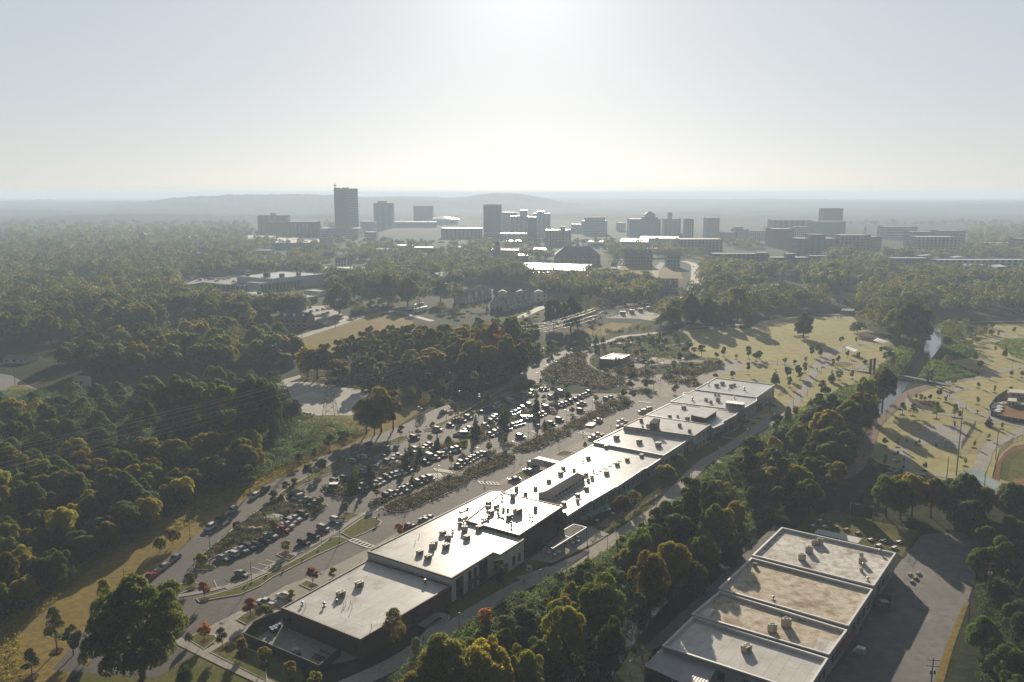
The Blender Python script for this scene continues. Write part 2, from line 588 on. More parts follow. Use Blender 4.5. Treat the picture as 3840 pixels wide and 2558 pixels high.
flat_sheet('lawn', pp('T3', [(1960, 1050), (2120, 1000), (2600, 960), (2600, 1080), (2100, 1070)]), Z1, lawn_m)
flat_sheet('lawn', pp('F3', [(1250, 1010), (1700, 1000), (2150, 1060), (2200, 1200), (1250, 1200)]), Z1, verge_m)
flat_sheet('pitch', pp('M3', [(2100, 1220), (2150, 1100), (2250, 1000), (2450, 960), (2700, 1100), (2700, 1320), (2300, 1290)]), Z2, green_m)
flat_sheet('infield', pp('M3', [(2090, 1240), (2100, 1150), (2190, 1010), (2260, 960), (2450, 930), (2450, 965), (2260, 1000), (2160, 1100), (2150, 1250)]), Z3, soil_m)
flat_sheet('infield', pp('M3', [(2270, 1235), (2450, 1225), (2450, 1320), (2250, 1300)]), Z3, soil_m)
flat_sheet('asphalt', pp('W', [(120, 1540), (190, 1455), (323, 1331), (383, 1287), (432, 1246), (466, 1217), (519, 1178), (569, 1144), (616, 1113), (683, 1083), (735, 1052), (795, 1028), (861, 1002), (907, 985), (945, 968), (997, 942), (1063, 919), (1110, 900), (1165, 879), (1200, 855), (1234, 833), (1280, 812), (1313, 801), (1338, 796), (1352, 806), (1330, 822), (1275, 850), (1240, 875), (1235, 890), (1290, 905), (1420, 905), (1500, 880), (1560, 872), (1625, 868), (1660, 880), (1590, 905), (1450, 985), (1330, 1065), (1100, 1165), (960, 1230), (850, 1290), (720, 1370), (640, 1440), (500, 1470), (360, 1560)]), Z1+.006, asphalt)
flat_sheet('plaza', pp('M2', [(1270, 410), (1400, 375), (1500, 355), (1620, 365), (1760, 370), (1860, 410), (2000, 330), (2150, 300), (2140, 240), (2250, 230), (2330, 300), (2250, 340), (2060, 390), (1960, 450), (1850, 530), (1780, 560), (1590, 560), (1480, 560), (1320, 500)]), Z2, concrete)
flat_sheet('plaza', pp('E5', [(1060, 770), (830, 720), (900, 660), (1100, 600), (1350, 560), (1700, 580), (1990, 590), (2020, 620), (1900, 640), (1650, 620), (1400, 640), (1250, 650), (1000, 740)]), Z2, concrete)
flat_sheet('apron', pp('B1', [(-420, 1140), (-40, 940), (180, 830), (400, 700), (600, 625), (800, 540), (1130, 375), (1400, 225), (1500, 240), (1130, 500), (720, 720), (480, 830), (370, 900), (300, 985), (0, 1120), (-130, 1230), (-320, 1190)]), Z3, concrete)
flat_sheet('apron', pp('E3', [(-400, 1720), (-120, 1560), (100, 1440), (420, 1300), (690, 1170), (900, 1050), (1180, 940), (1330, 850), (1640, 700), (1880, 580), (2090, 500), (2260, 490), (2200, 580), (1550, 880), (1080, 1130), (0, 1720)]), Z3, concrete)
flat_sheet('gravel_lot', pp('M1', [(240, 465), (400, 400), (520, 368), (570, 380), (420, 430), (620, 425), (860, 470), (1110, 500), (1140, 520), (1040, 650), (980, 720), (740, 720), (460, 725), (465, 600), (420, 500)]), Z2, gravel)
flat_sheet('street', pp('M0', [(-40, 350), (100, 370), (300, 480), (420, 525), (640, 520), (760, 500), (770, 570), (620, 610), (380, 620), (300, 590), (-40, 560)]), Z2, old_asphalt)
flat_sheet('lawn', pp('M0', [(70, 470), (180, 450), (340, 520), (250, 545), (90, 530)]), Z3, verge_m)
flat_sheet('street', pp('T0', [(800, 1430), (1050, 1350), (1300, 1270), (1600, 1200), (1900, 1180), (1900, 1230), (1650, 1330), (1300, 1420), (1000, 1480)]), Z1, old_asphalt)
flat_sheet('car_park', pp('T1', [(250, 1240), (560, 1200), (800, 1190), (860, 1250), (980, 1300), (800, 1370), (560, 1300)]), Z2, old_asphalt)
flat_sheet('yard', pp('B3', [(1280, 500), (1480, 240), (1800, 215), (2010, 260), (1940, 600), (1880, 800), (1700, 1180), (1560, 1700), (100, 1700), (600, 1489)]), Z2, old_asphalt)
flat_sheet('verge', pp('B3', [(1840, 830), (1890, 810), (1760, 1180), (1640, 1600), (1560, 1600), (1690, 1180)]), Z3, verge_m)
flat_sheet('court', pp('M3', [(1370, 930), (1540, 755), (1885, 808), (1905, 830), (1815, 990), (1640, 965)]), Z3, concrete)
flat_sheet('plaza', pp('M3', [(1110, 925), (1240, 965), (1370, 930), (1400, 945), (1370, 1000), (1425, 1130), (1410, 1180), (1320, 1200), (1350, 1120), (1280, 1010)]), Z2, concrete)
flat_sheet('playground_soil', pp('M3', [(1430, 570), (1560, 575), (1690, 660), (1620, 690), (1450, 630)]), Z2, mulch_m)
flat_sheet('building_site', pp('M3', [(2060, 680), (2100, 570), (2200, 510), (2500, 500), (2500, 760), (2200, 720)]), Z2, soil_m)
flat_sheet('lawn', pp('B2', [(-200, 1050), (0, 830), (300, 690), (560, 520), (900, 350), (1100, 230), (1370, 90), (1560, 0), (1500, -20), (900, 200), (480, 420), (100, 640), (-300, 900)]), Z1, green_m)
flat_sheet('lawn', pp('D3', [(860, 1500), (1040, 1400), (1250, 1190), (1400, 1060), (1600, 940), (1750, 850), (1560, 800), (1300, 960), (1000, 1120), (700, 1320)]), Z1, green_m)
flat_sheet('lawn', pp('D3', [(1590, 810), (1770, 835), (1980, 720), (1830, 690)]), Z1+.004, green_m)
flat_sheet('yard_slab', pp('B1', [(130, 1180), (370, 1000), (1060, 1340), (700, 1420)]), Z2, concrete)
flat_sheet('terrace', pp('B2', [(440, 470), (760, 190), (1040, 210), (1120, 260), (1000, 330), (850, 400), (640, 500)]), Z3, concrete)
flat_sheet('terrace', pp('D2', [(1130, 1080), (1300, 940), (1500, 900), (1700, 740), (1960, 560), (2080, 600), (1900, 700), (1560, 920), (1250, 1090)]), Z2, brickpath)
flat_sheet('clearing', pp('F4', [(930, 1180), (1300, 1150), (1700, 1180), (1650, 1340), (1200, 1380), (1000, 1300)]), Z1, old_asphalt)
flat_sheet('clearing', pp('F5', [(280, 880), (560, 930), (780, 1080), (600, 1090), (420, 1040), (200, 950)]), Z1, lawn_m)
flat_sheet('clearing', pp('F2', [(500, 1120), (760, 1100), (760, 1190), (480, 1190)]), Z1, lawn_m)
flat_sheet('mulch_bed', pp('E6', [(390, 250), (470, 240), (540, 258), (500, 270), (420, 270)]), Z2, mulch_m)
flat_sheet('mulch_bed', pp('E6', [(900, 230), (1020, 210), (1200, 250), (1180, 280), (1000, 270)]), Z2, mulch_m)
for q in ([(660, 495), (740, 470), (850, 470), (910, 490), (850, 515), (740, 510)],):
 flat_sheet('lawn', pp('E6', q), Z3, verge_m)
ribbon('rail_trail', [g(*t) for t in (('B1', 900, 1600), ('B1', 1300, 1420), ('B1', 1600, 1240), ('B1', 1900, 1045), ('B2', 0, 905), ('B2', 300, 730), ('B2', 600, 595), ('B2', 780, 510), ('B2', 960, 425), ('B2', 1180, 290), ('B2', 1400, 135), ('B2', 1600, 10), ('D3', 1060, 1430), ('D3', 1250, 1235), ('D3', 1400, 1100), ('D3', 1600, 985), ('D3', 1750, 885), ('D3', 1900, 780), ('D3', 2050, 690), ('D3', 2250, 560), ('E6', 250, 970), ('E6', 400, 825), ('E6', 470, 725), ('E6', 540, 620), ('E6', 610, 490), ('E6', 700, 410), ('E6', 800, 365), ('E6', 900, 330), ('E6', 1020, 312))], 5.0, Z3, concrete)
for pts, w, m in (
  ([('E6', -560, 520), ('E6', -380, 470), ('E6', -100, 480), ('E6', 200, 485), ('E6', 400, 497), ('E6', 610, 520)], 4.0, concrete),
  ([('E6', 620, 520), ('E6', 700, 480), ('E6', 800, 465), ('E6', 900, 475), ('E6', 980, 500), ('E6', 945, 540), ('E6', 860, 555), ('E6', 740, 530), ('E6', 640, 515)], 4.5, concrete),
  ([('E6', 1690, 670), ('E6', 1850, 690), ('E6', 1720, 735), ('E6', 1790, 810), ('E6', 1870, 870), ('E6', 2000, 920), ('E6', 2200, 985), ('E6', 2450, 1030)], 4.5, concrete),
  ([('E6', 1660, 655), ('E6', 1800, 630), ('E6', 2000, 595), ('E6', 2200, 545), ('E6', 2500, 470)], 4.0, concrete),
  ([('E6', 1560, 675), ('E6', 1420, 720), ('E6', 1330, 775), ('E6', 1250, 845), ('E6', 1150, 930), ('E6', 1070, 1030), ('M3', 1020, 930), ('M3', 950, 1080), ('M3', 850, 1190), ('M3', 640, 1260)], 6.5, brickpath),
  ([('E6', 1380, 780), ('E6', 1400, 850), ('E6', 1550, 895), ('E6', 1700, 920), ('E6', 1850, 945), ('E6', 2000, 975), ('E6', 2200, 995)], 3.5, concrete),
  ([('M3', 2500, 760), ('M3', 2250, 870), ('M3', 2060, 970), ('M3', 2000, 1100), ('M3', 1950, 1210)], 5.0, concrete),
  ([('M3', 1400, 1190), ('M3', 1560, 1200), ('M3', 1750, 1230)], 3.0, concrete),
  ([('E6', -700, 340), ('E6', -300, 270), ('E6', 0, 215), ('E6', 100, 185), ('E6', 180, 145), ('E6', 260, 128), ('E6', 400, 112)], 3.6, concrete),
  ([('E6', 600, 66), ('E6', 900, 72), ('E6', 1300, 90), ('E6', 1800, 130), ('E6', 2100, 128), ('E6', 2500, 128)], 5.0, concrete),
  ([('E6', 2040, 190), ('E6', 2150, 220), ('E6', 2300, 270), ('E6', 2500, 300)], 3.0, concrete),
  ([('T1', 150, 1620), ('T1', 320, 1540), ('T1', 600, 1445), ('T1', 830, 1370), ('T1', 980, 1320), ('T1', 1200, 1265), ('T1', 1420, 1228), ('T1', 1560, 1215)], 9.0, old_asphalt),
  ([('T1', 1400, 1240), ('T1', 1560, 1290), ('T1', 1700, 1330)], 6.0, old_asphalt),
  ([('M1', 1850, 340), ('M1', 1880, 395), ('M1', 1800, 460), ('M1', 1640, 520)], 3.0, concrete),
  ([('E5', 520, 445), ('E5', 650, 420), ('E5', 830, 385), ('E5', 1000, 330), ('E5', 1200, 310), ('E5', 1500, 275), ('E5', 1900, 235), ('E5', 2354, 190)], 6.0, old_asphalt),
  ([('E5', 650, 510), ('E5', 580, 570), ('E5', 590, 630), ('E5', 660, 680), ('E5', 760, 720), ('E5', 880, 755), ('E5', 1040, 785)], 5.0, concrete),
  ([('T2', 1560, 1260), ('T2', 1700, 1190), ('T2', 1840, 1100), ('T2', 1890, 1000), ('T2', 1900, 900), ('T2', 1890, 830), ('T2', 1800, 800)], 11.0, old_asphalt),
  ([('F3', 1130, 1180), ('F3', 1180, 1080), ('F3', 1250, 980), ('F3', 1300, 930), ('F3', 1330, 880)], 12.0, old_asphalt),
  ([('F3', 1760, 1220), ('F3', 1800, 1090), ('F3', 1850, 1020), ('F3', 1900, 960)], 10.0, concrete),
  ([('T2', 380, 1290), ('T2', 480, 1240), ('T2', 600, 1200), ('T2', 900, 1165), ('T2', 1400, 1190)], 7.0, old_asphalt),
  ([('F7', 1500, 650), ('F7', 1750, 530), ('F7', 1850, 490)], 8.0, old_asphalt),
  ([('E5', 200, 270), ('E5', 500, 270), ('E5', 700, 230), ('E5', 900, 180)], 4.0, verge_m),
  ([('E4', 380, 1600), ('E4', 760, 1445), ('E4', 1150, 1212), ('E4', 1480, 1050), ('E4', 1700, 930), ('E4', 1990, 770), ('E4', 2348, 530), ('E1', 1100, 1185), ('E1', 1300, 1085), ('E1', 1560, 975), ('E1', 1750, 885), ('E1', 1930, 780), ('E1', 2150, 690), ('E2', 800, 1435), ('E2', 1000, 1345), ('E2', 1200, 1265), ('E2', 1410, 1185), ('E2', 1600, 1085), ('E2', 1900, 960), ('E2', 2130, 870), ('E3', 740, 785), ('E3', 1000, 670), ('E3', 1200, 555), ('E3', 1400, 465)], 1.9, concrete),
  ([('B0', 1560, 790), ('B0', 1700, 770), ('B0', 1990, 705), ('B0', 2354, 575)], 1.8, concrete),
  ([('B0', 1560, 1180), ('B0', 1800, 1300), ('B0', 2050, 1420), ('B0', 2400, 1580)], 2.4, concrete),
  ([('B0', 1810, 1290), ('B0', 1960, 1210), ('B0', 2080, 1130), ('B0', 2230, 1050), ('B0', 2354, 985)], 2.2, concrete),
  ([('B1', 1600, 1060), ('B1', 1740, 960), ('B1', 1820, 990), ('B1', 1690, 1090), ('B1', 1610, 1180)], 2.2, concrete),
  ([('D2', 1000, 1090), ('D2', 1120, 1150), ('D2', 1250, 1200)], 3.0, concrete),
  ([('B2', 700, 350), ('B2', 850, 400)], 3.0, concrete), ([('B2', 340, 640), ('B2', 470, 600), ('B2', 620, 540)], 2.4, concrete),
  ([('D3', 1560, 800), ('D3', 1660, 825), ('D3', 1780, 850)], 1.6, concrete), ([('D3', 1830, 680), ('D3', 1900, 700), ('D3', 1990, 720)], 1.6, concrete)):
 ribbon('path' if m in (concrete, brickpath) else 'road', [g(*t) for t in pts], w, Z4 if m in (concrete, brickpath) else Z2, m)
RIV = [g(*t) for t in (('E6', 1590, 60), ('E6', 1590, 150), ('E6', 1592, 260), ('E6', 1580, 330), ('E6', 1520, 410), ('E6', 1450, 480), ('E6', 1385, 560), ('E6', 1310, 640), ('E6', 1200, 760), ('M3', 900, 830), ('M3', 720, 950), ('M3', 420, 1110), ('B2', 2150, 430), ('B2', 1760, 620), ('B2', 1480, 830), ('B2', 1250, 1100), ('B2', 950, 1500), ('B2', 700, 1900))]
_, RIVC = ribbon('river', RIV, 9.5, 0.02, water_m)
BEDS = [
 ('grass', 'E1', [(1490, 128), (1490, 190), (1380, 240), (1240, 262), (1060, 322), (1130, 390), (1000, 445), (890, 402), (565, 508), (640, 590), (440, 662), (240, 742), (100, 805), (-40, 860), (-200, 965), (-380, 1045), (-420, 1000), (-250, 880), (0, 740), (100, 680), (300, 580), (420, 505), (560, 435), (700, 395), (860, 325), (1000, 280), (1230, 205), (1350, 150)]),
 ('mulch', 'E4', [(70, 1060), (200, 960), (380, 820), (520, 690), (620, 620), (800, 490), (1000, 350), (1090, 285), (1190, 215), (1240, 250), (1270, 310), (1420, 375), (1560, 375), (1640, 425), (1780, 385), (1850, 360), (1885, 390), (1840, 440), (1640, 545), (1400, 500), (1230, 590), (1150, 660), (1240, 800), (1190, 830), (1090, 840), (900, 860), (830, 850), (640, 960), (230, 1130), (80, 1210), (75, 1235), (210, 1262), (238, 1290), (195, 1322), (0, 1335), (-90, 1300), (-60, 1190)]),
 ('shrubs', 'E1', [(205, 905), (340, 850), (620, 790), (800, 690), (1040, 640), (1140, 570), (1380, 545), (1450, 500), (1700, 400), (1850, 330), (1960, 270), (2150, 240), (2290, 230), (2370, 290), (2330, 330), (2100, 300), (1980, 345), (1860, 395), (1720, 435), (1640, 510), (1690, 600), (1640, 650), (1400, 620), (1200, 672), (1030, 735), (900, 800), (740, 850), (700, 960), (800, 990), (740, 1030), (600, 1055), (450, 1030), (250, 975)]),
 ('shrubs', 'E2', [(590, 1000), (680, 950), (860, 940), (960, 880), (1100, 880), (1240, 830), (1400, 760), (1560, 690), (1650, 640), (1800, 600), (1880, 640), (1790, 680), (1620, 720), (1400, 790), (1250, 860), (1060, 940), (1060, 1000), (1150, 1030), (1000, 1080), (880, 1070), (820, 1022)]),
 ('shrubs', 'E1', [(1112, 1200), (1200, 1130), (1330, 1062), (1560, 992), (1700, 932), (1900, 822), (2080, 742), (2300, 722), (2420, 770), (2330, 860), (2140, 952), (1870, 1072), (1620, 1190), (1500, 1250), (1280, 1262), (1170, 1232)]),
 ('shrubs', 'E1', [(905, 1132), (960, 1092), (1090, 1072), (1250, 1042), (1230, 1090), (1100, 1160), (1000, 1190), (920, 1172)]),
 ('shrubs', 'E2', [(720, 1540), (850, 1452), (1000, 1382), (1150, 1322), (1300, 1257), (1480, 1280), (1520, 1330), (1480, 1380), (1250, 1480), (1060, 1560), (900, 1612), (740, 1592)]),
 ('shrubs', 'E3', [(-130, 1190), (60, 1102), (300, 992), (470, 902), (690, 932), (770, 955), (700, 1000), (500, 1080), (270, 1200), (100, 1235), (-60, 1222)]),
 ('shrubs', 'E3', [(580, 882), (680, 832), (900, 722), (1100, 622), (1250, 522), (1400, 482), (1600, 482), (1690, 500), (1600, 570), (1400, 642), (1100, 790), (960, 862), (840, 930), (760, 902)]),
 ('shrubs', 'M2', [(527, 350), (600, 290), (760, 195), (870, 165), (945, 185), (922, 240), (970, 300), (1050, 340), (1160, 372), (1275, 402), (1250, 440), (1100, 495), (960, 470), (800, 442), (640, 440), (560, 402)]),
 ('grass', 'M2', [(480, 470), (300, 510), (150, 560), (80, 600), (0, 640), (-120, 720), (-160, 760), (-190, 740), (-100, 670), (40, 580), (200, 490), (330, 440), (470, 445)]),
 ('grass', 'E4', [(590, 1568), (820, 1470), (1300, 1235), (1700, 1015), (1930, 850), (2060, 840), (2200, 890), (2060, 960), (1700, 1120), (1380, 1280), (1060, 1440), (880, 1568), (600, 1690), (300, 1740), (-20, 1800), (-60, 1750), (200, 1690)]),
 ('grass', 'B0', [(1480, 712), (1560, 687), (1760, 676), (1790, 695), (1600, 770), (1500, 770)]),
 ('grass', 'E1', [(500, 1568), (860, 1318), (1010, 1345), (1105, 1400), (1075, 1455), (860, 1568), (660, 1650)]),
 ('grass', 'E1', [(470, 1330), (560, 1277), (640, 1262), (790, 1297), (560, 1405)]),
 ('mulch', 'E4', [(1120, 1105), (1190, 1068), (1420, 1118), (1310, 1190)]),
 ('grass', 'B0', [(2085, 1000), (2180, 935), (2330, 890), (2400, 930), (2180, 1050)]),
 ('grass', 'B0', [(1650, 1170), (1740, 1120), (1900, 1140), (1920, 1170), (1800, 1265)]),
 ('grass', 'B0', [(1850, 1290), (2010, 1190), (2200, 1260), (2354, 1330), (2354, 1545)]),
 ('grass', 'B1', [(520, 690), (590, 655), (710, 700), (630, 740)]),
 ('grass', 'E2', [(145, 900), (250, 880), (330, 830), (480, 770), (600, 710), (760, 640), (900, 580), (1010, 540), (1200, 460), (1380, 380), (1540, 290), (1700, 215), (1900, 235), (1970, 260), (1800, 300), (1500, 380), (1300, 470), (1080, 560), (900, 640), (740, 690), (560, 770), (440, 860), (300, 940), (180, 930)]),
 ('shrubs', 'E3', [(1600, 345), (1750, 315), (1900, 315), (2030, 385), (1900, 390), (1720, 370)]),
 ('shrubs', 'M2', [(1400, 420), (1460, 405), (1550, 430), (1440, 450)]),
 ('shrubs', 'M2', [(1575, 400), (1640, 362), (1740, 385), (1660, 405)]),
 ('shrubs', 'M2', [(1635, 432), (1720, 405), (1900, 405), (1915, 425), (1800, 445)]),
 ('shrubs', 'M2', [(1150, 330), (1250, 300), (1400, 320), (1480, 350), (1540, 340), (1500, 385), (1300, 380)]),
 ('shrubs', 'E5', [(1440, 720), (1700, 640), (2000, 610), (2120, 640), (2050, 690), (1880, 740), (1700, 740)]),
 ('grass', 'E3', [(540, 1265), (640, 1215), (790, 1250), (680, 1300)]),
 ('mulch', 'E3', [(690, 695), (720, 690), (850, 715), (800, 735)]),
 ('shrubs', 'E3', [(1080, 520), (1200, 510), (1210, 540), (1110, 555)]),
 ('shrubs', 'E3', [(1400, 430), (1480, 410), (1630, 470), (1560, 490)]),
 ('shrubs', 'E2', [(1270, 1135), (1400, 1110), (1500, 1135), (1400, 1180)]),
 ('shrubs', 'E2', [(1060, 1240), (1230, 1235), (1200, 1280), (1080, 1290)]),
 ('shrubs', 'E2', [(1840, 880), (2000, 870), (2060, 900), (1900, 930)]),
 ('grass', 'D2', [(110, 430), (200, 390), (340, 430), (260, 490)]),
]
bed_polys = {'grass': [], 'mulch': [], 'shrubs': []}
for kind, c, pts in BEDS:
 poly = pp(c, pts)
 island('grass_island' if kind == 'grass' else 'planting_bed', poly, green_m if kind == 'grass' else mulch_m)
 bed_polys[kind].append(poly)
mk = MB()
def stripe(p, q, w=0.12, z=.2):
 d = Vector((q[0]-p[0], q[1]-p[1], 0))
 n = Vector((-d.y, d.x, 0)).normalized()*w/2
 mk.add([(p[0]+n.x, p[1]+n.y, z), (p[0]-n.x, p[1]-n.y, z), (q[0]-n.x, q[1]-n.y, z), (q[0]+n.x, q[1]+n.y, z)], [(0, 1, 2, 3)])
def bays(c, a, b, off, n, w=0.13):
 """n bay lines from the line a-b, each reaching by the pixel offset"""
 for i in range(n):
  t = i/max(1, n-1)
  x, y = a[0]+(b[0]-a[0])*t, a[1]+(b[1]-a[1])*t
  stripe(g(c, x, y), g(c, x+off[0], y+off[1]), w)
def crossing(c, a, b, d, n, w=0.45):
 bays(c, a, b, d, n, w)
 e = (a[0]+d[0], a[1]+d[1])
 f = (b[0]+d[0], b[1]+d[1])
 stripe(g(c, *a), g(c, *b), 0.25, 0.206)
 stripe(g(c, *e), g(c, *f), 0.25, 0.206)
bays('E4', (360, 1440), (975, 1178), (115, 100), 1)
for a, b in (((205, 1480), (260, 1600)), ((362, 1440), (475, 1540)), ((505, 1390), (655, 1475)), ((720, 1370), (820, 1405)), ((755, 1285), (935, 1350)), ((858, 1228), (1055, 1292)), ((975, 1178), (1170, 1240)), ((1350, 1030), (1525, 1060)), ((1660, 800), (1780, 870)), ((230, 1180), (385, 1235)), ((1870, 640), (2050, 690)), ((380, 1060), (520, 1130))):
 stripe(g('E4', *a), g('E4', *b))
bays('E1', (1830, 690), (1890, 655), (200, 60), 1)
bays('E3', (80, 970), (260, 900), (90, 40), 9, 0.18)
bays('E3', (610, 740), (760, 680), (80, 30), 6, 0.16)
bays('E3', (960, 600), (1060, 545), (80, 25), 6, 0.16)
bays('E2', (1400, 1060), (1700, 940), (110, 45), 8, 0.16)
bays('E2', (1700, 940), (1800, 905), (110, 45), 4, 0.16)
bays('D2', (560, 235), (900, 75), (130, 60), 10, 0.14)
bays('E3', (640, 1240), (920, 1090), (120, 40), 9, 0.15)
bays('E4', (0, 640), (900, 10), (60, 40), 0)
for x, y in ((700, 280), (560, 380), (1010, 180), (1290, 70)):
 stripe(g('E1', x, y), g('E1', x+70, y+20))
for x, y in ((1270, 300), (1330, 262), (1395, 225), (215, 745), (10, 840), (960, 450)):
 stripe(g('E2', x, y), g('E2', x+55, y+4), 0.3)
for x, y in ((100, 780), (-20, 850), (220, 690), (380, 560)):
 stripe(g('E4', x, y), g('E4', x+75, y+12))
crossing('B1', (1010, 285), (1185, 350), (-45, 22), 7)
crossing('E1', (840, 1288), (990, 1212), (55, 22), 6)
crossing('M1', (2090, 1300), (2250, 1310), (25, 25), 6)
crossing('E3', (820, 950), (1000, 1000), (60, -25), 7)
crossing('E3', (1730, 490), (1900, 510), (40, 12), 7)
crossing('E1', (1870, 620), (2100, 650), (45, 40), 7)
crossing('E1', (1830, 700), (1950, 690), (50, 60), 5)
crossing('E2', (950, 680), (1060, 690), (40, 35), 5)
crossing('B0', (1640, 615), (1690, 560), (18, 3), 2)
struct(mk.build('road_markings', paint_m))
roof_m = ground_mat('roof_membrane', [(0.58, 0.57, 0.56), (0.52, 0.51, 0.495), (0.43, 0.41, 0.38)], 0.05, 0.16, 0.24, 0.04, 0.03, 0.16)
def seams(m, ang, bw, bh):
 """welded membrane seams and dark ponding stains"""
 n = m.node_tree
 L = n.links.new
 b = n.nodes['Principled BSDF']
 src = b.inputs['Base Color'].links[0].from_socket
 geo = n.nodes.new('ShaderNodeNewGeometry')
 mp = n.nodes.new('ShaderNodeMapping')
 mp.inputs['Rotation'].default_value = (0, 0, -ang)
 L(geo.outputs['Position'], mp.inputs[0])
 br = n.nodes.new('ShaderNodeTexBrick')
 br.inputs['Scale'].default_value = 1.0
 br.inputs['Brick Width'].default_value = bw
 br.inputs['Row Height'].default_value = bh
 br.inputs['Mortar Size'].default_value = .07
 br.inputs['Mortar Smooth'].default_value = .4
 br.inputs['Color1'].default_value = (1, 1, 1, 1)
 br.inputs['Color2'].default_value = (.93, .93, .92, 1)
 br.inputs['Mortar'].default_value = (.72, .7, .68, 1)
 L(mp.outputs[0], br.inputs['Vector'])
 nz = n.nodes.new('ShaderNodeTexNoise')
 nz.inputs['Scale'].default_value = .13
 nz.inputs['Detail'].default_value = 8
 nz.inputs['Roughness'].default_value = .62
 L(geo.outputs['Position'], nz.inputs['Vector'])
 cr = n.nodes.new('ShaderNodeValToRGB')
 cr.color_ramp.elements[0].position, cr.color_ramp.elements[0].color = .28, (.6, .55, .48, 1)
 cr.color_ramp.elements[1].position, cr.color_ramp.elements[1].color = .44, (1, 1, 1, 1)
 L(nz.outputs[0], cr.inputs[0])
 m1, m2 = n.nodes.new('ShaderNodeMixRGB'), n.nodes.new('ShaderNodeMixRGB')
 for q in (m1, m2):
  q.blend_type = 'MULTIPLY'
  q.inputs[0].default_value = 1.0
 L(src, m1.inputs[1])
 L(br.outputs[0], m1.inputs[2])
 L(m1.outputs[0], m2.inputs[1])
 L(cr.outputs[0], m2.inputs[2])
 L(m2.outputs[0], b.inputs['Base Color'])
roof_w = ground_mat('roof_weathered', [(0.58, 0.53, 0.45), (0.5, 0.44, 0.36), (0.3, 0.235, 0.165)], 0.12, 0.5, 0.7, 0.3, 0.06)
roof_g = ground_mat('roof_patched', [(0.66, 0.65, 0.63), (0.56, 0.54, 0.51), (0.36, 0.32, 0.28)], 0.1, 0.4, 0.55, 0.2, 0.05)
seams(roof_m, R_(54.6), 14, 2.6)
seams(roof_w, R_(-20), 9, 1.1)
seams(roof_g, R_(-20), 10, 1.6)
brick_m = mat('red_brick', (0.1, 0.05, 0.036), (0.15, 0.078, 0.055), 2.5, 0.9, c3=(0.12, 0.06, 0.045))
brickd_m = mat('dark_brick', (0.07, 0.045, 0.036), (0.1, 0.065, 0.05), 2.0, 0.9)
white_m = mat('white_siding', (0.68, 0.68, 0.67), (0.6, 0.6, 0.6), 0.4, 0.7)
wbrick_m = mat('whitewashed_brick', (0.55, 0.53, 0.5), (0.42, 0.4, 0.37), 0.8, 0.9)
worn_m = mat('worn_painted_wall', (0.4, 0.38, 0.36), (0.16, 0.12, 0.1), 0.55, 0.9, stretch=(1.5, 1.5, 0.25), c3=(0.3, 0.27, 0.25))
grey_m = mat('grey_wall', (0.38, 0.39, 0.4), (0.3, 0.31, 0.32), 0.6, 0.85)
trim_m = mat('dark_trim', (0.09, 0.06, 0.045), (0.13, 0.085, 0.06), 1.0, 0.7)
cap_m = mat('pale_coping', (0.6, 0.6, 0.6), (0.5, 0.5, 0.5), 0.7, 0.5)
steel_m = mat('dark_steel', (0.035, 0.034, 0.033), (0.05, 0.048, 0.045), 2.0, 0.55)
glass_m = mat('window_glass', (0.02, 0.024, 0.028), None, rough=0.08, spec=0.6)
wood_m = mat('brown_cladding', (0.18, 0.12, 0.075), (0.24, 0.165, 0.105), 3.0, 0.8, stretch=(1, 1, 0.1))
galv_m = mat('corrugated_metal', (0.36, 0.36, 0.36), (0.28, 0.28, 0.28), 0.3, 0.5)
tan_m = mat('tan_metal', (0.45, 0.42, 0.35), (0.38, 0.35, 0.29), 1.5, 0.6)
darkmetal_m = mat('seamed_dark_metal', (0.13, 0.125, 0.12), (0.19, 0.18, 0.17), 1.0, 0.5)
plain_white = mat('white_paint', (0.75, 0.75, 0.74), (0.66, 0.66, 0.65), 1.0, 0.5)
def inset(poly, d):
 n = len(poly)
 ar = sum(poly[i][0]*poly[(i+1) % n][1]-poly[(i+1) % n][0]*poly[i][1] for i in range(n))
 sgn = 1 if ar > 0 else -1
 out = []
 for i in range(n):
  a, b, c = Vector(poly[i-1][:2]), Vector(poly[i][:2]), Vector(poly[(i+1) % n][:2])
  d1, d2 = (b-a).normalized(), (c-b).normalized()
  n1, n2 = Vector((-d1.y, d1.x))*sgn, Vector((-d2.y, d2.x))*sgn
  k = 1 + n1.dot(n2)
  m = (n1+n2)/(k if k > 0.3 else 0.3)
  out.append(b + m*d)
 return [(p.x, p.y) for p in out]
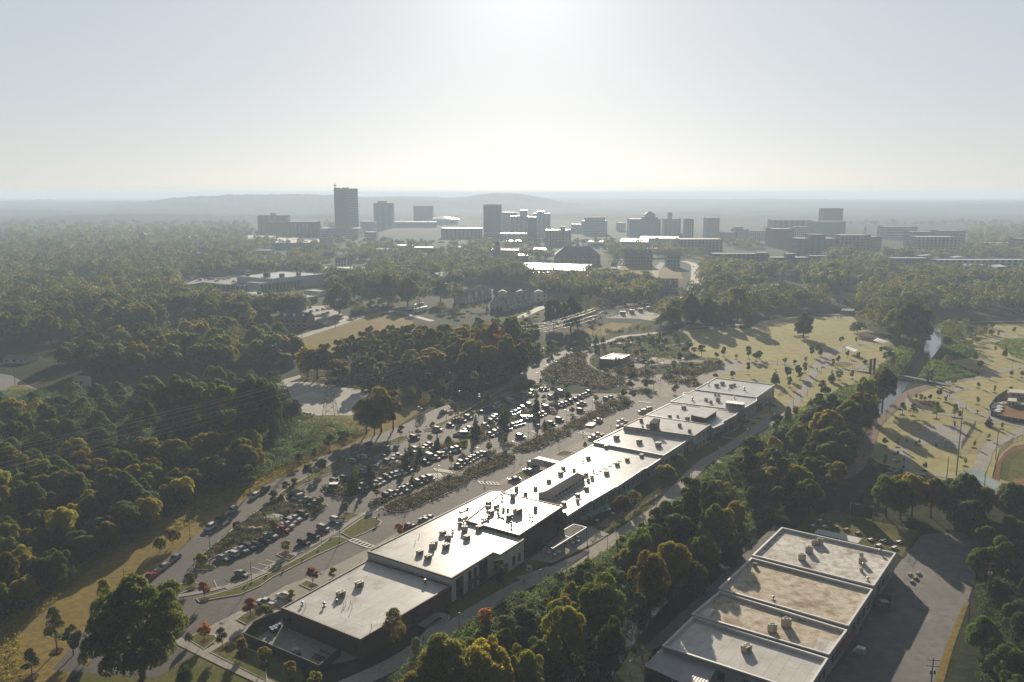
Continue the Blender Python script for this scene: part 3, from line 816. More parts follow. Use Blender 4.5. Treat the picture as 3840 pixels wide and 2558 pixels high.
def hall(name, label, poly, z, wall, roof, edge=None, lip=0.22, lipw=0.3, cat='building', group=None, z0=0.0, part='roof'):
 """flat-roofed block: walls, coping ring and sunken roof"""
 cx = sum(p[0] for p in poly)/len(poly)
 cy_ = sum(p[1] for p in poly)/len(poly)
 r = thing(name, label, cat, (cx, cy_, z0), group)
 w = MB()
 w.prism([(p[0], p[1]) for p in poly], z0, z-lip*0.9, top=False)
 w.build('wall', wall, r)
 out = inset(poly, -0.12)
 inn = inset(poly, lipw)
 n = len(poly)
 c = MB()
 for i in range(n):
  j = (i+1) % n
  a, b, d, e = out[i], out[j], inn[j], inn[i]
  c.add([(*a, z), (*b, z), (*d, z), (*e, z)], [(0, 1, 2, 3)])
  c.add([(*a, z-0.45), (*b, z-0.45), (*b, z), (*a, z)], [(0, 1, 2, 3)])
  c.add([(*e, z-lip), (*d, z-lip), (*d, z), (*e, z)], [(3, 2, 1, 0)])
 c.build('coping', edge or cap_m, r)
 t = MB()
 t.add([(*p, z-lip) for p in inset(poly, lipw-0.02)], [tuple(range(n))])
 o = t.build(part, roof, r)
 bm = bmesh.new()
 bm.from_mesh(o.data)
 bmesh.ops.triangulate(bm, faces=bm.faces[:], ngon_method='EAR_CLIP')
 for f in bm.faces:
  if f.normal.z < 0:
   f.normal_flip()
 bm.to_mesh(o.data)
 bm.free()
 return r
def openings(parent, a, b, specs, name='window', m=None, out=0.04, frame=None, side=None):
 """rectangular openings on the wall from a to b; specs are (t0,t1,z0,z1) with t along the wall"""
 a, b = Vector((a[0], a[1])), Vector((b[0], b[1]))
 d = b-a
 n = Vector((d.y, -d.x)).normalized()
 if side is None:
  if n.y > 0:          # towards the camera
   n = -n
 else:
  n = n*side
 res = []
 for t0, t1, z0, z1 in specs:
  p, q = a+d*t0+n*out, a+d*t1+n*out
  w = MB()
  w.add([(p.x, p.y, z0), (q.x, q.y, z0), (q.x, q.y, z1), (p.x, p.y, z1)], [(0, 1, 2, 3)])
  o = w.build(name, m or glass_m, parent)
  if frame is not None:
   fm = MB()
   L_ = (q-p).length
   for s0, s1, u0, u1 in ((0, 1, z1, z1+.12), (0, 1, z0-.12, z0), (-.1/L_, 0, z0-.12, z1+.12), (1, 1+.1/L_, z0-.12, z1+.12), (0.48, 0.52, z0, z1)):
    e0, e1 = p+(q-p)*s0+n*.04, p+(q-p)*s1+n*.04
    fm.add([(e0.x, e0.y, u0), (e1.x, e1.y, u0), (e1.x, e1.y, u1), (e0.x, e0.y, u1)], [(0, 1, 2, 3)])
   f = fm.build('frame', frame)
   f.data.transform(__import__('mathutils').Matrix.Translation(-parent.location))
   f.parent = o
  res.append(o)
 return res
AX = R_(54.6)      # direction of the mill's long axis
ZS1, ZS2, ZS2H, ZS3, ZS4, ZS5, ZS6, ZS7, ZS8 = 5.0, 6.9, 7.6, 4.9, 5.7, 7.2, 6.3, 6.5, 6.8
s1p = pp('B1', [(368, 890), (1062, 1168), (1862, 698), (1130, 468)], ZS1)
s1 = hall('brick_hall', 'low red brick hall with a white roof at the near end of the mill', s1p, ZS1, brick_m, roof_m, trim_m)
a, b = s1p[0], s1p[1]
openings(s1, a, b, [(.07, .12, 1.4, 3.6), (.2, .25, 1.2, 3.4), (.92, .96, 1.2, 3.2)], frame=steel_m)
openings(s1, a, b, [(.3, .42, 0.1, 3.0), (.5, .6, 0.1, 3.0), (.66, .8, 0.1, 3.0)], 'door', steel_m)
openings(s1, s1p[1], s1p[2], [(.52, .6, 1.2, 3.4)], frame=steel_m)
s2p = pp('D1', [(95, 722), (1145, 1058), (1665, 735), (1755, 765), (2050, 572), (1560, 420), (1325, 338), (1500, 235), (1672, 140), (1900, 20), (1760, -40), (1630, -36)], ZS2)
s2 = hall('white_hall', 'tall white sided hall with a rust edged white roof beside the brick hall', s2p, ZS2, white_m, roof_m, trim_m)
openings(s2, s2p[1], s2p[2], [(.1, .26, .3, 2.6), (.1, .26, 2.9, 5.6), (.38, .45, .2, 2.6), (.38, .45, 3.0, 5.6), (.52, .58, .2, 2.6), (.52, .58, 3.0, 5.6), (.64, .85, .3, 2.8), (.64, .85, 3.1, 6.0)], frame=steel_m)
openings(s2, s2p[3], s2p[4], [(.1, .3, .3, 3), (.5, .62, 1.2, 3.6), (.75, .85, 1.2, 3.6)], frame=steel_m)
cb = MB()
pa, pb = Vector(s2p[1][:2]), Vector(s2p[2][:2])
nn = Vector(((pb-pa).y, -(pb-pa).x)).normalized()
for t0, t1 in ((.36, .6),):
 p, q = pa+(pb-pa)*t0, pa+(pb-pa)*t1
 cb.prism([(p.x+nn.x*.05, p.y+nn.y*.05), (q.x+nn.x*.05, q.y+nn.y*.05), (q.x+nn.x*1.3, q.y+nn.y*1.3), (p.x+nn.x*1.3, p.y+nn.y*1.3)], 2.75, 2.9)
cb.build('door_canopy', steel_m, s2)
s2hp = pp('D1', [(1325, 338), (1990, 522), (2335, 308), (2440, 240), (2395, 160), (1920, 55), (1672, -30)], ZS2H)
s2hp = [*pp('D1', [(1325, 338), (1990, 522)], ZS2H), *pp('D2', [(705, 825), (390, 752), (-60, 655)], ZS2H)]
s2h = hall('dark_brick_hall', 'dark brick hall behind the white hall, its white roof crowded with ducts', s2hp, ZS2H, brickd_m, roof_m, trim_m)
openings(s2h, s2hp[1], s2hp[2], [(.05, .15, .3, 3), (.3, .45, .3, 3.2), (.55, .68, 3.6, 6.2), (.78, .92, 3.4, 6.4), (.78, .92, .4, 2.8)], frame=steel_m)
s3p = pp('D2', [(-27, 654), (1085, 55), (1955, 215), (1745, 352), (1720, 355), (1375, 583), (1350, 590), (1065, 757), (1040, 765), (760, 945), (755, 912), (705, 900)], ZS3)
s3 = hall('weathered_shed', 'long low shed with a white roof, a clerestory and peeling walls', s3p, ZS3, worn_m, roof_m, cap_m)
for i0, i1, nwin in ((2, 3, 4), (4, 5, 6), (6, 7, 6), (8, 9, 5)):
 openings(s3, s3p[i0], s3p[i1], [((k+.25)/nwin, (k+.68)/nwin, 1.0, 3.7) for k in range(nwin)], frame=wbrick_m)
s4p = pp('D3', [(80, 868), (905, 1025), (1230, 820), (432, 698)], ZS4)
s4 = hall('white_brick_hall', 'white brick hall in mid complex with three air conditioners on its roof', s4p, ZS4, wbrick_m, roof_m, cap_m, lip=.3)
openings(s4, s4p[1], s4p[2], [(.08, .14, 1, 3), (.25, .31, 1, 3.4), (.42, .47, 1, 3), (.55, .6, 1.2, 3.6), (.74, .8, .2, 3.8), (.83, .9, .2, 4.6)], frame=steel_m)
s5p = pp('D3', [(432, 680), (1265, 795), (1452, 665), (700, 552)], ZS5)
s5 = hall('white_two_storey_block', 'two storey white brick block with a dark roof edge behind the brown tower', s5p, ZS5, wbrick_m, roof_m, trim_m)
openings(s5, s5p[1], s5p[2], [(.02, .1, .3, 2.8), (.12, .2, .3, 2.8), (.3, .36, 3.8, 6), (.55, .63, 3.8, 6), (.8, .87, 3.8, 6), (.35, .42, .8, 2.4), (.58, .65, .8, 2.4), (.82, .88, .8, 2.4)], frame=steel_m)
s6p = pp('D3', [(700, 548), (985, 412), (1785, 512), (1750, 552), (1588, 638), (1615, 650), (1490, 705), (1458, 668)], ZS6)
s6 = hall('roofed_hall', 'white roofed hall carrying a low flat topped penthouse', s6p, ZS6, worn_m, roof_m, cap_m)
s7p = pp('D3', [(985, 392), (1140, 318), (1130, 300), (1160, 285), (1190, 296), (1270, 260), (1998, 345), (2000, 385), (1880, 455), (1790, 492)], ZS7)
s7 = hall('stepped_hall', 'white roofed hall with pipe vents and a glazed rooftop room', s7p, ZS7, worn_m, roof_m, cap_m)
s8p = pp('D3', [(1275, 250), (1520, 112), (2212, 195), (1995, 345)], ZS8)
s8 = hall('end_hall', 'farthest white roofed hall of the mill beside the park lawn', s8p, ZS8, wbrick_m, roof_m, cap_m, lip=.35)
openings(s8, s8p[3], s8p[2], [(k*.12+.05, k*.12+.11, .8, 4.4) for k in range(8)], frame=steel_m)
openings(s6, s6p[6], s6p[5], [(.1, .4, .4, 3), (.55, .9, .4, 3)], frame=steel_m)
openings(s6, s6p[4], s6p[3], [(.1, .4, .4, 3), (.55, .9, .4, 3)], frame=steel_m)
openings(s7, s7p[9], s7p[8], [(.1, .4, .4, 3.2), (.5, .9, .4, 3.2)], frame=steel_m)
pz = ZS6+2.3
php = pp('D3', [(1200, 545), (1350, 450), (1555, 490), (1400, 590)], pz)
ph = thing('penthouse', 'low penthouse with an oversailing flat white roof on the mill', 'building', (php[0][0], php[0][1], ZS6-.2))
m_ = MB()
m_.prism(inset(php, .9), ZS6-.2, pz-.2, top=False)
m_.build('wall', brickd_m, ph)
m_ = MB()
m_.prism([(p[0], p[1]) for p in php], pz-.2, pz)
m_.build('roof', roof_m, ph)
tb = [g('D3', 737, 752, ZS4), g('D3', 806, 762, ZS4), g('D3', 856, 737, ZS4)]
tb.append(tb[0]+tb[2]-tb[1])
th = hgt(tb[1], S('D3', 806, 655)[1])
tw = thing('brown_stair_tower', 'square brown clad stair tower rising from the mill roof', 'tower', (tb[0][0], tb[0][1], ZS4-.3))
m_ = MB()
m_.prism([(p[0], p[1]) for p in tb], ZS4-.3, th, top=False)
m_.build('wall', wood_m, tw)
m_ = MB()
o4 = inset(tb, -.15)
m_.add([(*o4[0], th), (*o4[1], th-.1), (*o4[2], th+1.1), (*o4[3], th+1.2)], [(0, 1, 2, 3)])
m_.add([(*o4[1], th-.1), (*o4[2], th-.1), (*o4[2], th+1.1)], [(0, 1, 2)])
m_.add([(*o4[0], th-.1), (*o4[3], th-.1), (*o4[3], th+1.2)], [(2, 1, 0)])
m_.add([(*o4[2], th-.1), (*o4[3], th-.1), (*o4[3], th+1.2), (*o4[2], th+1.1)], [(0, 1, 2, 3)])
m_.build('roof', darkmetal_m, tw)
cl = [g('D2', 392, 722, ZS3), g('D2', 595, 745, ZS3), g('D2', 975, 512, ZS3)]
cl.append(cl[0]+cl[2]-cl[1])
ch = 1.75
cr = thing('clerestory', 'gabled clerestory with dark seamed roof on the long shed', 'clerestory', (cl[0][0], cl[0][1], ZS3-.2))
m_ = MB()
rA, rB = cl[0].lerp(cl[1], .5), cl[3].lerp(cl[2], .5)
zt = ZS3+ch
for p, q, r in ((cl[0], cl[1], rA), (cl[2], cl[3], rB)):
 m_.add([(p.x, p.y, ZS3-.2), (q.x, q.y, ZS3-.2), (q.x, q.y, zt), (r.x, r.y, zt+.9), (p.x, p.y, zt)], [(0, 1, 2, 3, 4)])
for p, q in ((cl[1], cl[2]), (cl[3], cl[0])):
 m_.add([(p.x, p.y, ZS3-.2), (q.x, q.y, ZS3-.2), (q.x, q.y, zt), (p.x, p.y, zt)], [(0, 1, 2, 3)])
m_.build('wall', wbrick_m, cr)
ev = inset(cl, -.35)
rA2, rB2 = Vector(ev[0]).lerp(Vector(ev[1]), .5), Vector(ev[3]).lerp(Vector(ev[2]), .5)
m_ = MB()
m_.add([(*ev[1], zt-.12), (*ev[2], zt-.12), (*rB2, zt+.97), (*rA2, zt+.97)], [(0, 1, 2, 3)])
for k in range(19):
 p = Vector((*ev[1], zt-.05)).lerp(Vector((*ev[2], zt-.05)), (k+.5)/19)
 q = Vector((*rA2, zt+1.0)).lerp(Vector((*rB2, zt+1.0)), (k+.5)/19)
 m_.beam(p, q, .12, .12)
m_.build('seamed_roof_slope', darkmetal_m, cr)
m_ = MB()
m_.add([(*ev[3], zt-.12), (*ev[0], zt-.12), (*rA2, zt+.97), (*rB2, zt+.97)], [(0, 1, 2, 3)])
m_.build('pale_roof_slope', tan_m, cr)
openings(cr, cl[1], cl[2], [(k/9+.012, k/9+.098, ZS3+.45, zt-.15) for k in range(9)])
gp = pp('D3', [(1632, 458), (1830, 482), (1858, 462)], ZS7)
gp.append(gp[0]+gp[2]-gp[1])
gr = thing('rooftop_room', 'small glazed room standing on the stepped hall roof', 'room', (gp[0][0], gp[0][1], ZS7-.2))
m_ = MB()
m_.prism([(p[0], p[1]) for p in gp], ZS7-.2, ZS7+1.9, top=False)
m_.build('wall', tan_m, gr)
m_ = MB()
m_.prism(inset(gp, -.35), ZS7+1.9, ZS7+2.15)
m_.build('roof', cap_m, gr)
openings(gr, gp[0], gp[1], [(.04+k*.16, .17+k*.16, ZS7+.7, ZS7+1.6) for k in range(6)])
unit_m = mat('beige_unit_casing', (0.36, 0.33, 0.27), (0.3, 0.27, 0.22), 2.0, 0.55)
grille_m = mat('fan_grille', (0.05, 0.05, 0.05), (0.09, 0.085, 0.08), 6.0, 0.6)
duct_m = mat('galvanised_duct', (0.42, 0.4, 0.37), (0.34, 0.32, 0.29), 1.5, 0.4, metal=0.3)
def proto_unit():
 r = thing('air_conditioner', 'x', 'air conditioner')
 b = MB()
 b.box(-1.0, 1.0, -.72, .72, .12, 1.25)
 b.box(-1.04, 1.04, -.76, .76, 1.25, 1.31, bottom=True)
 b.build('casing', unit_m, r)
 b = MB()
 b.box(-.95, .95, -.67, .67, 0, .12)
 b.build('kerb', cap_m, r)
 for sx in (-.45, .5):
  b = MB()
  b.lathe([(.40, 1.31), (.40, 1.39), (.34, 1.39), (.33, 1.34)], 12, 0, (sx, 0, 0))
  b.build('fan', grille_m, r)
 b = MB()
 b.add([(-.8, -.722, .25), (.3, -.722, .25), (.3, -.722, 1.1), (-.8, -.722, 1.1)], [(0, 1, 2, 3)])
 b.add([(1.002, -.6, .25), (1.002, .6, .25), (1.002, .6, 1.1), (1.002, -.6, 1.1)], [(0, 1, 2, 3)])
 b.build('coil_grille', grille_m, r)
 return Kind(r)
def proto_cube():
 r = thing('condenser', 'x', 'condenser')
 b = MB()
 b.box(-.55, .55, -.55, .55, .1, 1.25)
 b.build('casing', unit_m, r)
 b = MB()
 b.lathe([(.42, 1.25), (.42, 1.33), (.36, 1.33), (.35, 1.28)], 12)
 b.build('fan', grille_m, r)
 b = MB()
 for s in (-.4, .4):
  b.box(-.6, .6, s-.06, s+.06, 0, .1)
 b.build('skid', steel_m, r)
 return Kind(r)
def proto_vent():
 r = thing('roof_vent', 'x', 'vent')
 b = MB()
 b.lathe([(.22, 0), (.22, .7), (.42, .72), (.42, 1.0), (.2, 1.1)], 10)
 b.build('cowl', duct_m, r, True)
 b = MB()
 b.box(-.4, .4, -.4, .4, 0, .16)
 b.build('kerb', cap_m, r)
 return Kind(r)
def proto_duct():
 r = thing('roof_duct', 'x', 'duct')
 b = MB()
 b.box(-2.3, 1.2, -.42, .42, .35, 1.15, bottom=True)
 b.add([(-2.3, -.42, .35), (-2.3, .42, .35), (-2.3, .42, 1.15), (-2.3, -.42, 1.15), (-3.1, -.6, .3), (-3.1, .6, .3), (-3.1, .6, 1.5), (-3.1, -.6, 1.5)], [(0, 4, 7, 3), (3, 7, 6, 2), (2, 6, 5, 1), (4, 5, 6, 7)])
 b.build('trunking', duct_m, r)
 b = MB()
 b.lathe([(.55, 0), (.55, 1.2), (.7, 1.25), (.7, 1.7), (.3, 1.8)], 12, 0, (1.75, 0, 0))
 b.build('fan_drum', unit_m, r, True)
 b = MB()
 for x in (-1.8, -.4, .8):
  b.box(x-.05, x+.05, -.4, .4, 0, .35)
 b.build('stand', steel_m, r)
 return Kind(r)
K_UNIT, K_CUBE, K_VENT, K_DUCT = proto_unit(), proto_cube(), proto_vent(), proto_duct()
PLANT = (
 (K_UNIT, 'B1', ZS1, 'low brick hall roof', [(885, 800, 95), (1050, 712, 90)]),
 (K_VENT, 'B1', ZS1, 'low brick hall roof', [(545, 880, 30), (737, 893, 34), (848, 855, 26), (1630, 695, 38)]),
 (K_UNIT, 'D1', ZS2, 'white hall roof', [(745, 770, 105), (925, 655, 100), (850, 830, 110), (1075, 690, 105), (1035, 525, 100), (1338, 580, 100), (1490, 460, 100)]),
 (K_CUBE, 'D1', ZS2, 'white hall roof', [(900, 705, 75), (1097, 600, 75), (1307, 490, 78), (1245, 345, 42), (1250, 415, 50)]),
 (K_VENT, 'D1', ZS2, 'white hall roof', [(1160, 505, 40), (1295, 400, 40)]),
 (K_UNIT, 'D1', ZS2H, 'dark brick hall roof', [(1640, 265, 95), (1865, 320, 95), (1975, 270, 150), (1610, 150, 90)]),
 (K_DUCT, 'D1', ZS2H, 'dark brick hall roof', [(1310, 245, 150), (1755, 290, 120), (1580, 335, 140)]),
 (K_CUBE, 'D1', ZS2H, 'dark brick hall roof', [(1605, 205, 50), (1690, 190, 40), (1730, 180, 40), (1730, 230, 40), (1795, 220, 42), (1850, 225, 38), (2195, 215, 55), (1910, 75, 70)]),
 (K_VENT, 'D1', ZS2H, 'dark brick hall roof', [(1895, 415, 45), (2125, 310, 40), (2162, 315, 40), (1780, 70, 45)]),
 (K_UNIT, 'D2', ZS3, 'long shed roof', [(675, 440, 85), (235, 690, 75), (360, 620, 75), (530, 530, 75), (710, 370, 75), (1250, 430, 78), (1385, 320, 70), (1510, 262, 70), (1690, 212, 65), (1000, 625, 75), (890, 715, 78), (720, 818, 80), (1022, 240, 70), (1245, 102, 65), (995, 450, 70)]),
 (K_CUBE, 'D2', ZS3, 'long shed roof', [(845, 400, 45), (1070, 490, 45), (1022, 520, 40), (890, 782, 45), (125, 635, 55), (85, 735, 70)]),
 (K_VENT, 'D2', ZS3, 'long shed roof', [(57, 660, 35), (340, 550, 38), (505, 460, 38), (955, 275, 30), (1088, 400, 30)]),
 (K_UNIT, 'D3', ZS4, 'white brick hall roof', [(352, 835, 85), (622, 885, 85), (846, 922, 90)]),
 (K_CUBE, 'D3', ZS5, 'two storey block roof', [(645, 635, 42), (722, 698, 40), (1097, 692, 42), (1215, 760, 42), (660, 700, 26)]),
 (K_UNIT, 'D3', ZS6, 'penthouse hall roof', [(1146, 480, 68), (980, 580, 56), (1186, 607, 66)]),
 (K_CUBE, 'D3', ZS6, 'penthouse hall roof', [(1072, 580, 28)]),
 (K_CUBE, 'D3', ZS7, 'stepped hall roof', [(1410, 388, 36), (1465, 418, 36), (1515, 325, 28), (1554, 325, 28), (1550, 395, 50)]),
 (K_VENT, 'D3', ZS7, 'stepped hall roof', [(1250, 388, 34), (1742, 362, 22)]),
 (K_UNIT, 'D3', ZS8, 'end hall roof', [(1533, 218, 66), (1600, 194, 66), (1700, 222, 60), (1738, 208, 50)]),
 (K_VENT, 'D3', ZS8, 'end hall roof', [(1860, 262, 30), (1440, 208, 24), (1675, 255, 20)]),
)
WHAT = {'air_conditioner': 'beige air conditioner', 'condenser': 'boxy condenser with top fan', 'roof_vent': 'metal roof vent', 'roof_duct': 'long galvanised duct with fan drum'}
BASEW = {'air_conditioner': 2.7, 'condenser': 1.45, 'roof_vent': 0.95, 'roof_duct': 5.5}
def plant(table, ax):
 for K, c, z, where, lst in table:
  kn = K.root.name.split('.')[0]
  for x, y, w in lst:
   p = g(c, x, y, z-.22)
   s = w/CR[c][2]*pxsize(p)/BASEW[kn]
   p.y += .7*s
   K.place(p, ax + (math.pi/2 if kn in ('roof_duct',) and x % 2 else 0), s, WHAT[kn]+' on the '+where, 'rooftop plant')
plant(PLANT, AX-R_(8))
for c, z, lst in (('B1', ZS1, [(580, 893, 40), (990, 900, 38), (917, 880, 26), (935, 866, 24), (1162, 1075, 38), (1480, 605, 28), (975, 862, 20)]),
                  ('D1', ZS2, [(742, 540, 30), (690, 625, 28), (1632, 595, 30)]), ('D3', ZS7, [(1246, 380, 70), (1385, 385, 30), (1545, 380, 34)]), ('D2', ZS3, [(1290, 465, 55), (1175, 395, 26), (1180, 500, 26)])):
 for x, y, h in lst:
  p = g(c, x, y, z-.22)
  b = MB()
  b.tube(p, p+Vector((0, 0, h/CR[c][2]*pxsize(p)*1.05)), .07, .07, 6)
  b.lathe([(.13, 0), (.13, .1), (.04, .18)], 6, 0, p+Vector((0, 0, h/CR[c][2]*pxsize(p)*1.05)))
  o = b.build('vent_pipe', duct_m)
  tag(o, 'thin vent pipe standing on the %s' % {'B1': 'low brick hall roof', 'D1': 'white hall roof', 'D3': 'stepped hall roof', 'D2': 'long shed roof'}[c], 'pipe', 'vent pipes')
for k in range(17):
 x, y = (600 + k*43, 765 - k*27) if k < 10 else (1060 + (k-10)*58, 460-(k-10)*32)
 p = g('D2', x, y, ZS3-.22)
 b = MB()
 b.obox((p.x, p.y), AX-R_(90), 1.7, .2, p.z, p.z+.16)
 tag(b.build('pipe_sleeper', wood_m), 'short timber sleeper lying on the long shed roof', 'sleeper', 'sleepers under roof pipes')
tr = thing('wall_trellis', 'white slatted sunshade fixed high on the dark brick hall wall', 'sunshade', tuple(g('D1', 2030, 515, 5.6)))
m_ = MB()
q0, q1, q2, q3 = [g('D1', x, y, 5.6) for x, y in ((2008, 508), (2290, 343), (2312, 356), (2045, 520))]
m_.beam(q0, q1, .18, .18)
m_.beam(q3, q2, .18, .18)
for k in range(9):
 m_.beam(q0.lerp(q1, k/8), q3.lerp(q2, k/8), .14, .14)
m_.build('slats', plain_white, tr)
WB = lambda pts, z: pp('B3', pts, z)
ZR = (6.0, 5.7, 5.4, 5.1)
r1p = WB([(298, 175), (1265, 392), (1080, 668), (50, 410)], ZR[0])
r2p = WB([(40, 432), (1068, 700), (862, 1008), (-239, 692)], ZR[1])
r3p = WB([(-228, 715), (850, 1045), (697, 1252), (-465, 909)], ZR[2])
r4p = WB([(-455, 930), (688, 1285), (500, 1575), (-715, 1178)], ZR[3])
whs = []
for nm, lb, p, z, rm in (('patched_warehouse', 'warehouse bay with a patched white roof farthest up the yard', r1p, ZR[0], roof_g), ('weathered_warehouse', 'warehouse bay with a brown streaked roof', r2p, ZR[1], roof_w),
                         ('mossy_warehouse', 'warehouse bay with a tan mossy roof and white patches', r3p, ZR[2], roof_w), ('white_roofed_warehouse', 'warehouse bay with the clean white roof nearest the frame bottom', r4p, ZR[3], roof_m)):
 whs.append(hall(nm, lb, p, z, grey_m, rm, cap_m, lip=.75, lipw=.35))
for w_, p in zip(whs, (r1p, r2p, r3p, r4p)):
 openings(w_, p[1], p[2], [(.1+k*.2, .2+k*.2, 1.6, 3.6) for k in range(4)], frame=steel_m)
openings(whs[3], r4p[3], r4p[2], [(.3, .34, 1.5, 3.3), (.42, .46, 1.5, 3.3), (.6, .64, 1.5, 3.3)], frame=steel_m)
def corrugated(name, label, poly, z0, z1, posts=True, col=None):
 """lean-to roof, high edge poly[0]-poly[1], low edge poly[3]-poly[2]"""
 a, b, c, d = [Vector((p[0], p[1], 0)) for p in poly]
 r = thing(name, label, 'canopy', (a.x, a.y, 0))
 m_ = MB()
 n = max(4, int((b-a).length/.3))
 hi = [a.lerp(b, k/n)+Vector((0, 0, z1+(.035 if k % 2 else 0))) for k in range(n+1)]
 lo = [d.lerp(c, k/n)+Vector((0, 0, z0+(.035 if k % 2 else 0))) for k in range(n+1)]
 for k in range(n):
  m_.add([lo[k], lo[k+1], hi[k+1], hi[k]], [(0, 1, 2, 3)])
 m_.build('roof', col or galv_m, r)
 if posts:
  np_ = max(2, int((c-d).length/5))
  for k in range(np_+1):
   p = d.lerp(c, k/np_)
   t = MB()
   t.tube((p.x, p.y, 0), (p.x, p.y, z0), .1, .1, 6)
   t.build('post', plain_white, r)
 return r
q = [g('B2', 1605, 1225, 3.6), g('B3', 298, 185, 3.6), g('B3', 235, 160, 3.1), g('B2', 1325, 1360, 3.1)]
corrugated('side_canopy', 'long grey corrugated lean-to along the shaded side of the warehouse', q, 3.1, 3.6, True, mat('dull_shaded_sheet', (.15, .145, .14), (.11, .105, .1), .5, .9, spec=.03))  # matt sheet, its colour darkened to stand in for tree shade
q = [g('B2', 1602, 1246, 3.9), g('B2', 2105, 1405, 3.9), g('B2', 1960, 1640, 3.2), g('B2', 1452, 1404, 3.2)]
corrugated('front_canopy', 'pale corrugated canopy on white posts at the warehouse front', q, 3.2, 3.9)
q = [g('B3', 575, 226, 3.4), g('B3', 945, 314, 3.4), g('B3', 978, 266, 3.4), g('B3', 605, 186, 3.4)]
corrugated('rear_canopy', 'small pale awning behind the patched warehouse over the beer garden', q, 3.3, 3.5)
q = [g('B3', 790, 1180, 3.3), g('B3', 925, 1035, 3.3), g('B3', 960, 1050, 2.8), g('B3', 800, 1250, 2.8)]
corrugated('red_awning', 'dark red awning over the warehouse loading dock', q, 2.7, 3.3, False, mat('red_awning', (0.2, 0.035, 0.025), (0.15, 0.03, 0.02), 1, 0.7))
plant(((K_CUBE, 'B3', ZR[0]-.5, 'patched warehouse roof', [(480, 465, 60), (540, 400, 60), (585, 335, 50), (630, 328, 55), (990, 492, 55), (980, 428, 32), (980, 555, 30)]),
       (K_CUBE, 'B3', ZR[1]-.5, 'weathered warehouse roof', [(75, 515, 36)]),
       (K_CUBE, 'B3', ZR[2]-.5, 'mossy warehouse roof', [(348, 1035, 82), (228, 1078, 76)]),
       (K_UNIT, 'B3', ZR[3]-.5, 'white warehouse roof', [(5, 1238, 110)]),
       (K_VENT, 'B3', ZR[1]-.5, 'weathered warehouse roof', [(232, 800, 30)]),
       (K_VENT, 'B3', ZR[0]-.5, 'patched warehouse roof', [(1142, 408, 34), (1038, 640, 30), (1000, 520, 30)])), R_(38))
pt = MB()
for c, pts, z in (('B3', [(565, 1215), (605, 1115), (770, 1150), (690, 1262)], ZR[2]-.74), ('B2', [(1890, 940), (1950, 875), (2075, 908), (2020, 972)], ZR[2]-.74)):
 pt = MB()
 pt.add(pp(c, pts, z+.02), [(0, 1, 2, 3)])
 o = pt.build('roof_patch', roof_m)
 tag(o, 'bright white membrane patch on the %s of the mossy roof' % ('right corner' if c == 'B3' else 'left corner'), 'patch')
NR = np.random.default_rng(11)
def leaves_from_lobes(lobes, n, leaf, rg, squash=1.0, up=0.25, fill=0.12, keep=0.8):
 """leaf quads scattered over and just inside a cluster of puffs"""
 L = np.array(lobes, float)              # cx,cy,cz,r
 w = L[:, 3]**2
 k = rg.choice(len(L), size=int(n*1.6), p=w/w.sum())
 d = rg.normal(size=(len(k), 3))
 d /= np.linalg.norm(d, axis=1)[:, None]
 d[:, 2] = np.where(d[:, 2] < -0.35, -d[:, 2], d[:, 2])
 rr = np.where(rg.random(len(k)) < fill, rg.random(len(k))**0.5, 0.82+0.3*rg.random(len(k)))
 p = L[k, :3] + d*(L[k, 3]*rr)[:, None]*np.array([1, 1, squash])
 ok = np.ones(len(k), bool)
 for c in L:
  q = (p-c[:3])/np.array([1, 1, squash])
  ok &= ~((np.linalg.norm(q, axis=1) < c[3]*0.72) & (rg.random(len(k)) < keep))
 p, d, k = p[ok][:n], d[ok][:n], k[ok][:n]
 nrm = d*0.75 + rg.normal(size=d.shape)*0.55 + np.array([0, 0, up])
 return quads_at(p, nrm, leaf*(0.6+0.8*rg.random(len(p))), rg, k)
def quads_at(p, nrm, size, rg, k=None):
 nrm = nrm/np.linalg.norm(nrm, axis=1)[:, None]
 r = rg.normal(size=p.shape)
 a = np.cross(nrm, r)
 a /= np.linalg.norm(a, axis=1)[:, None]
 b = np.cross(nrm, a)
 s = size[:, None]/2
 asp = (0.6+0.4*rg.random(len(p)))[:, None]
 bend = nrm*s*0.35
 V = np.stack([p-a*s, p-b*s*asp+bend, p+a*s, p+b*s*asp+bend], 1).reshape(-1, 3)
 Q = np.arange(len(p)*4).reshape(-1, 4)
 t = rg.random(len(p))*0.55
 if k is not None:
  kk = rg.random(int(k.max())+1 if len(k) else 1)
  t = t + kk[k]*0.45
 return V, Q, t
def ell_lobes(rg, n, R, H, zc, rlo, rhi, shell=0.72, zmin=-.8):
 out = []
 while len(out) < n:
  d = rg.normal(size=3)
  d /= np.linalg.norm(d)
  if d[2] < zmin:
   continue
  s = shell*(0.7+0.45*rg.random())
  out.append((d[0]*R*s, d[1]*R*s, zc+d[2]*H*s, R*(rlo+(rhi-rlo)*rg.random())))
 return out
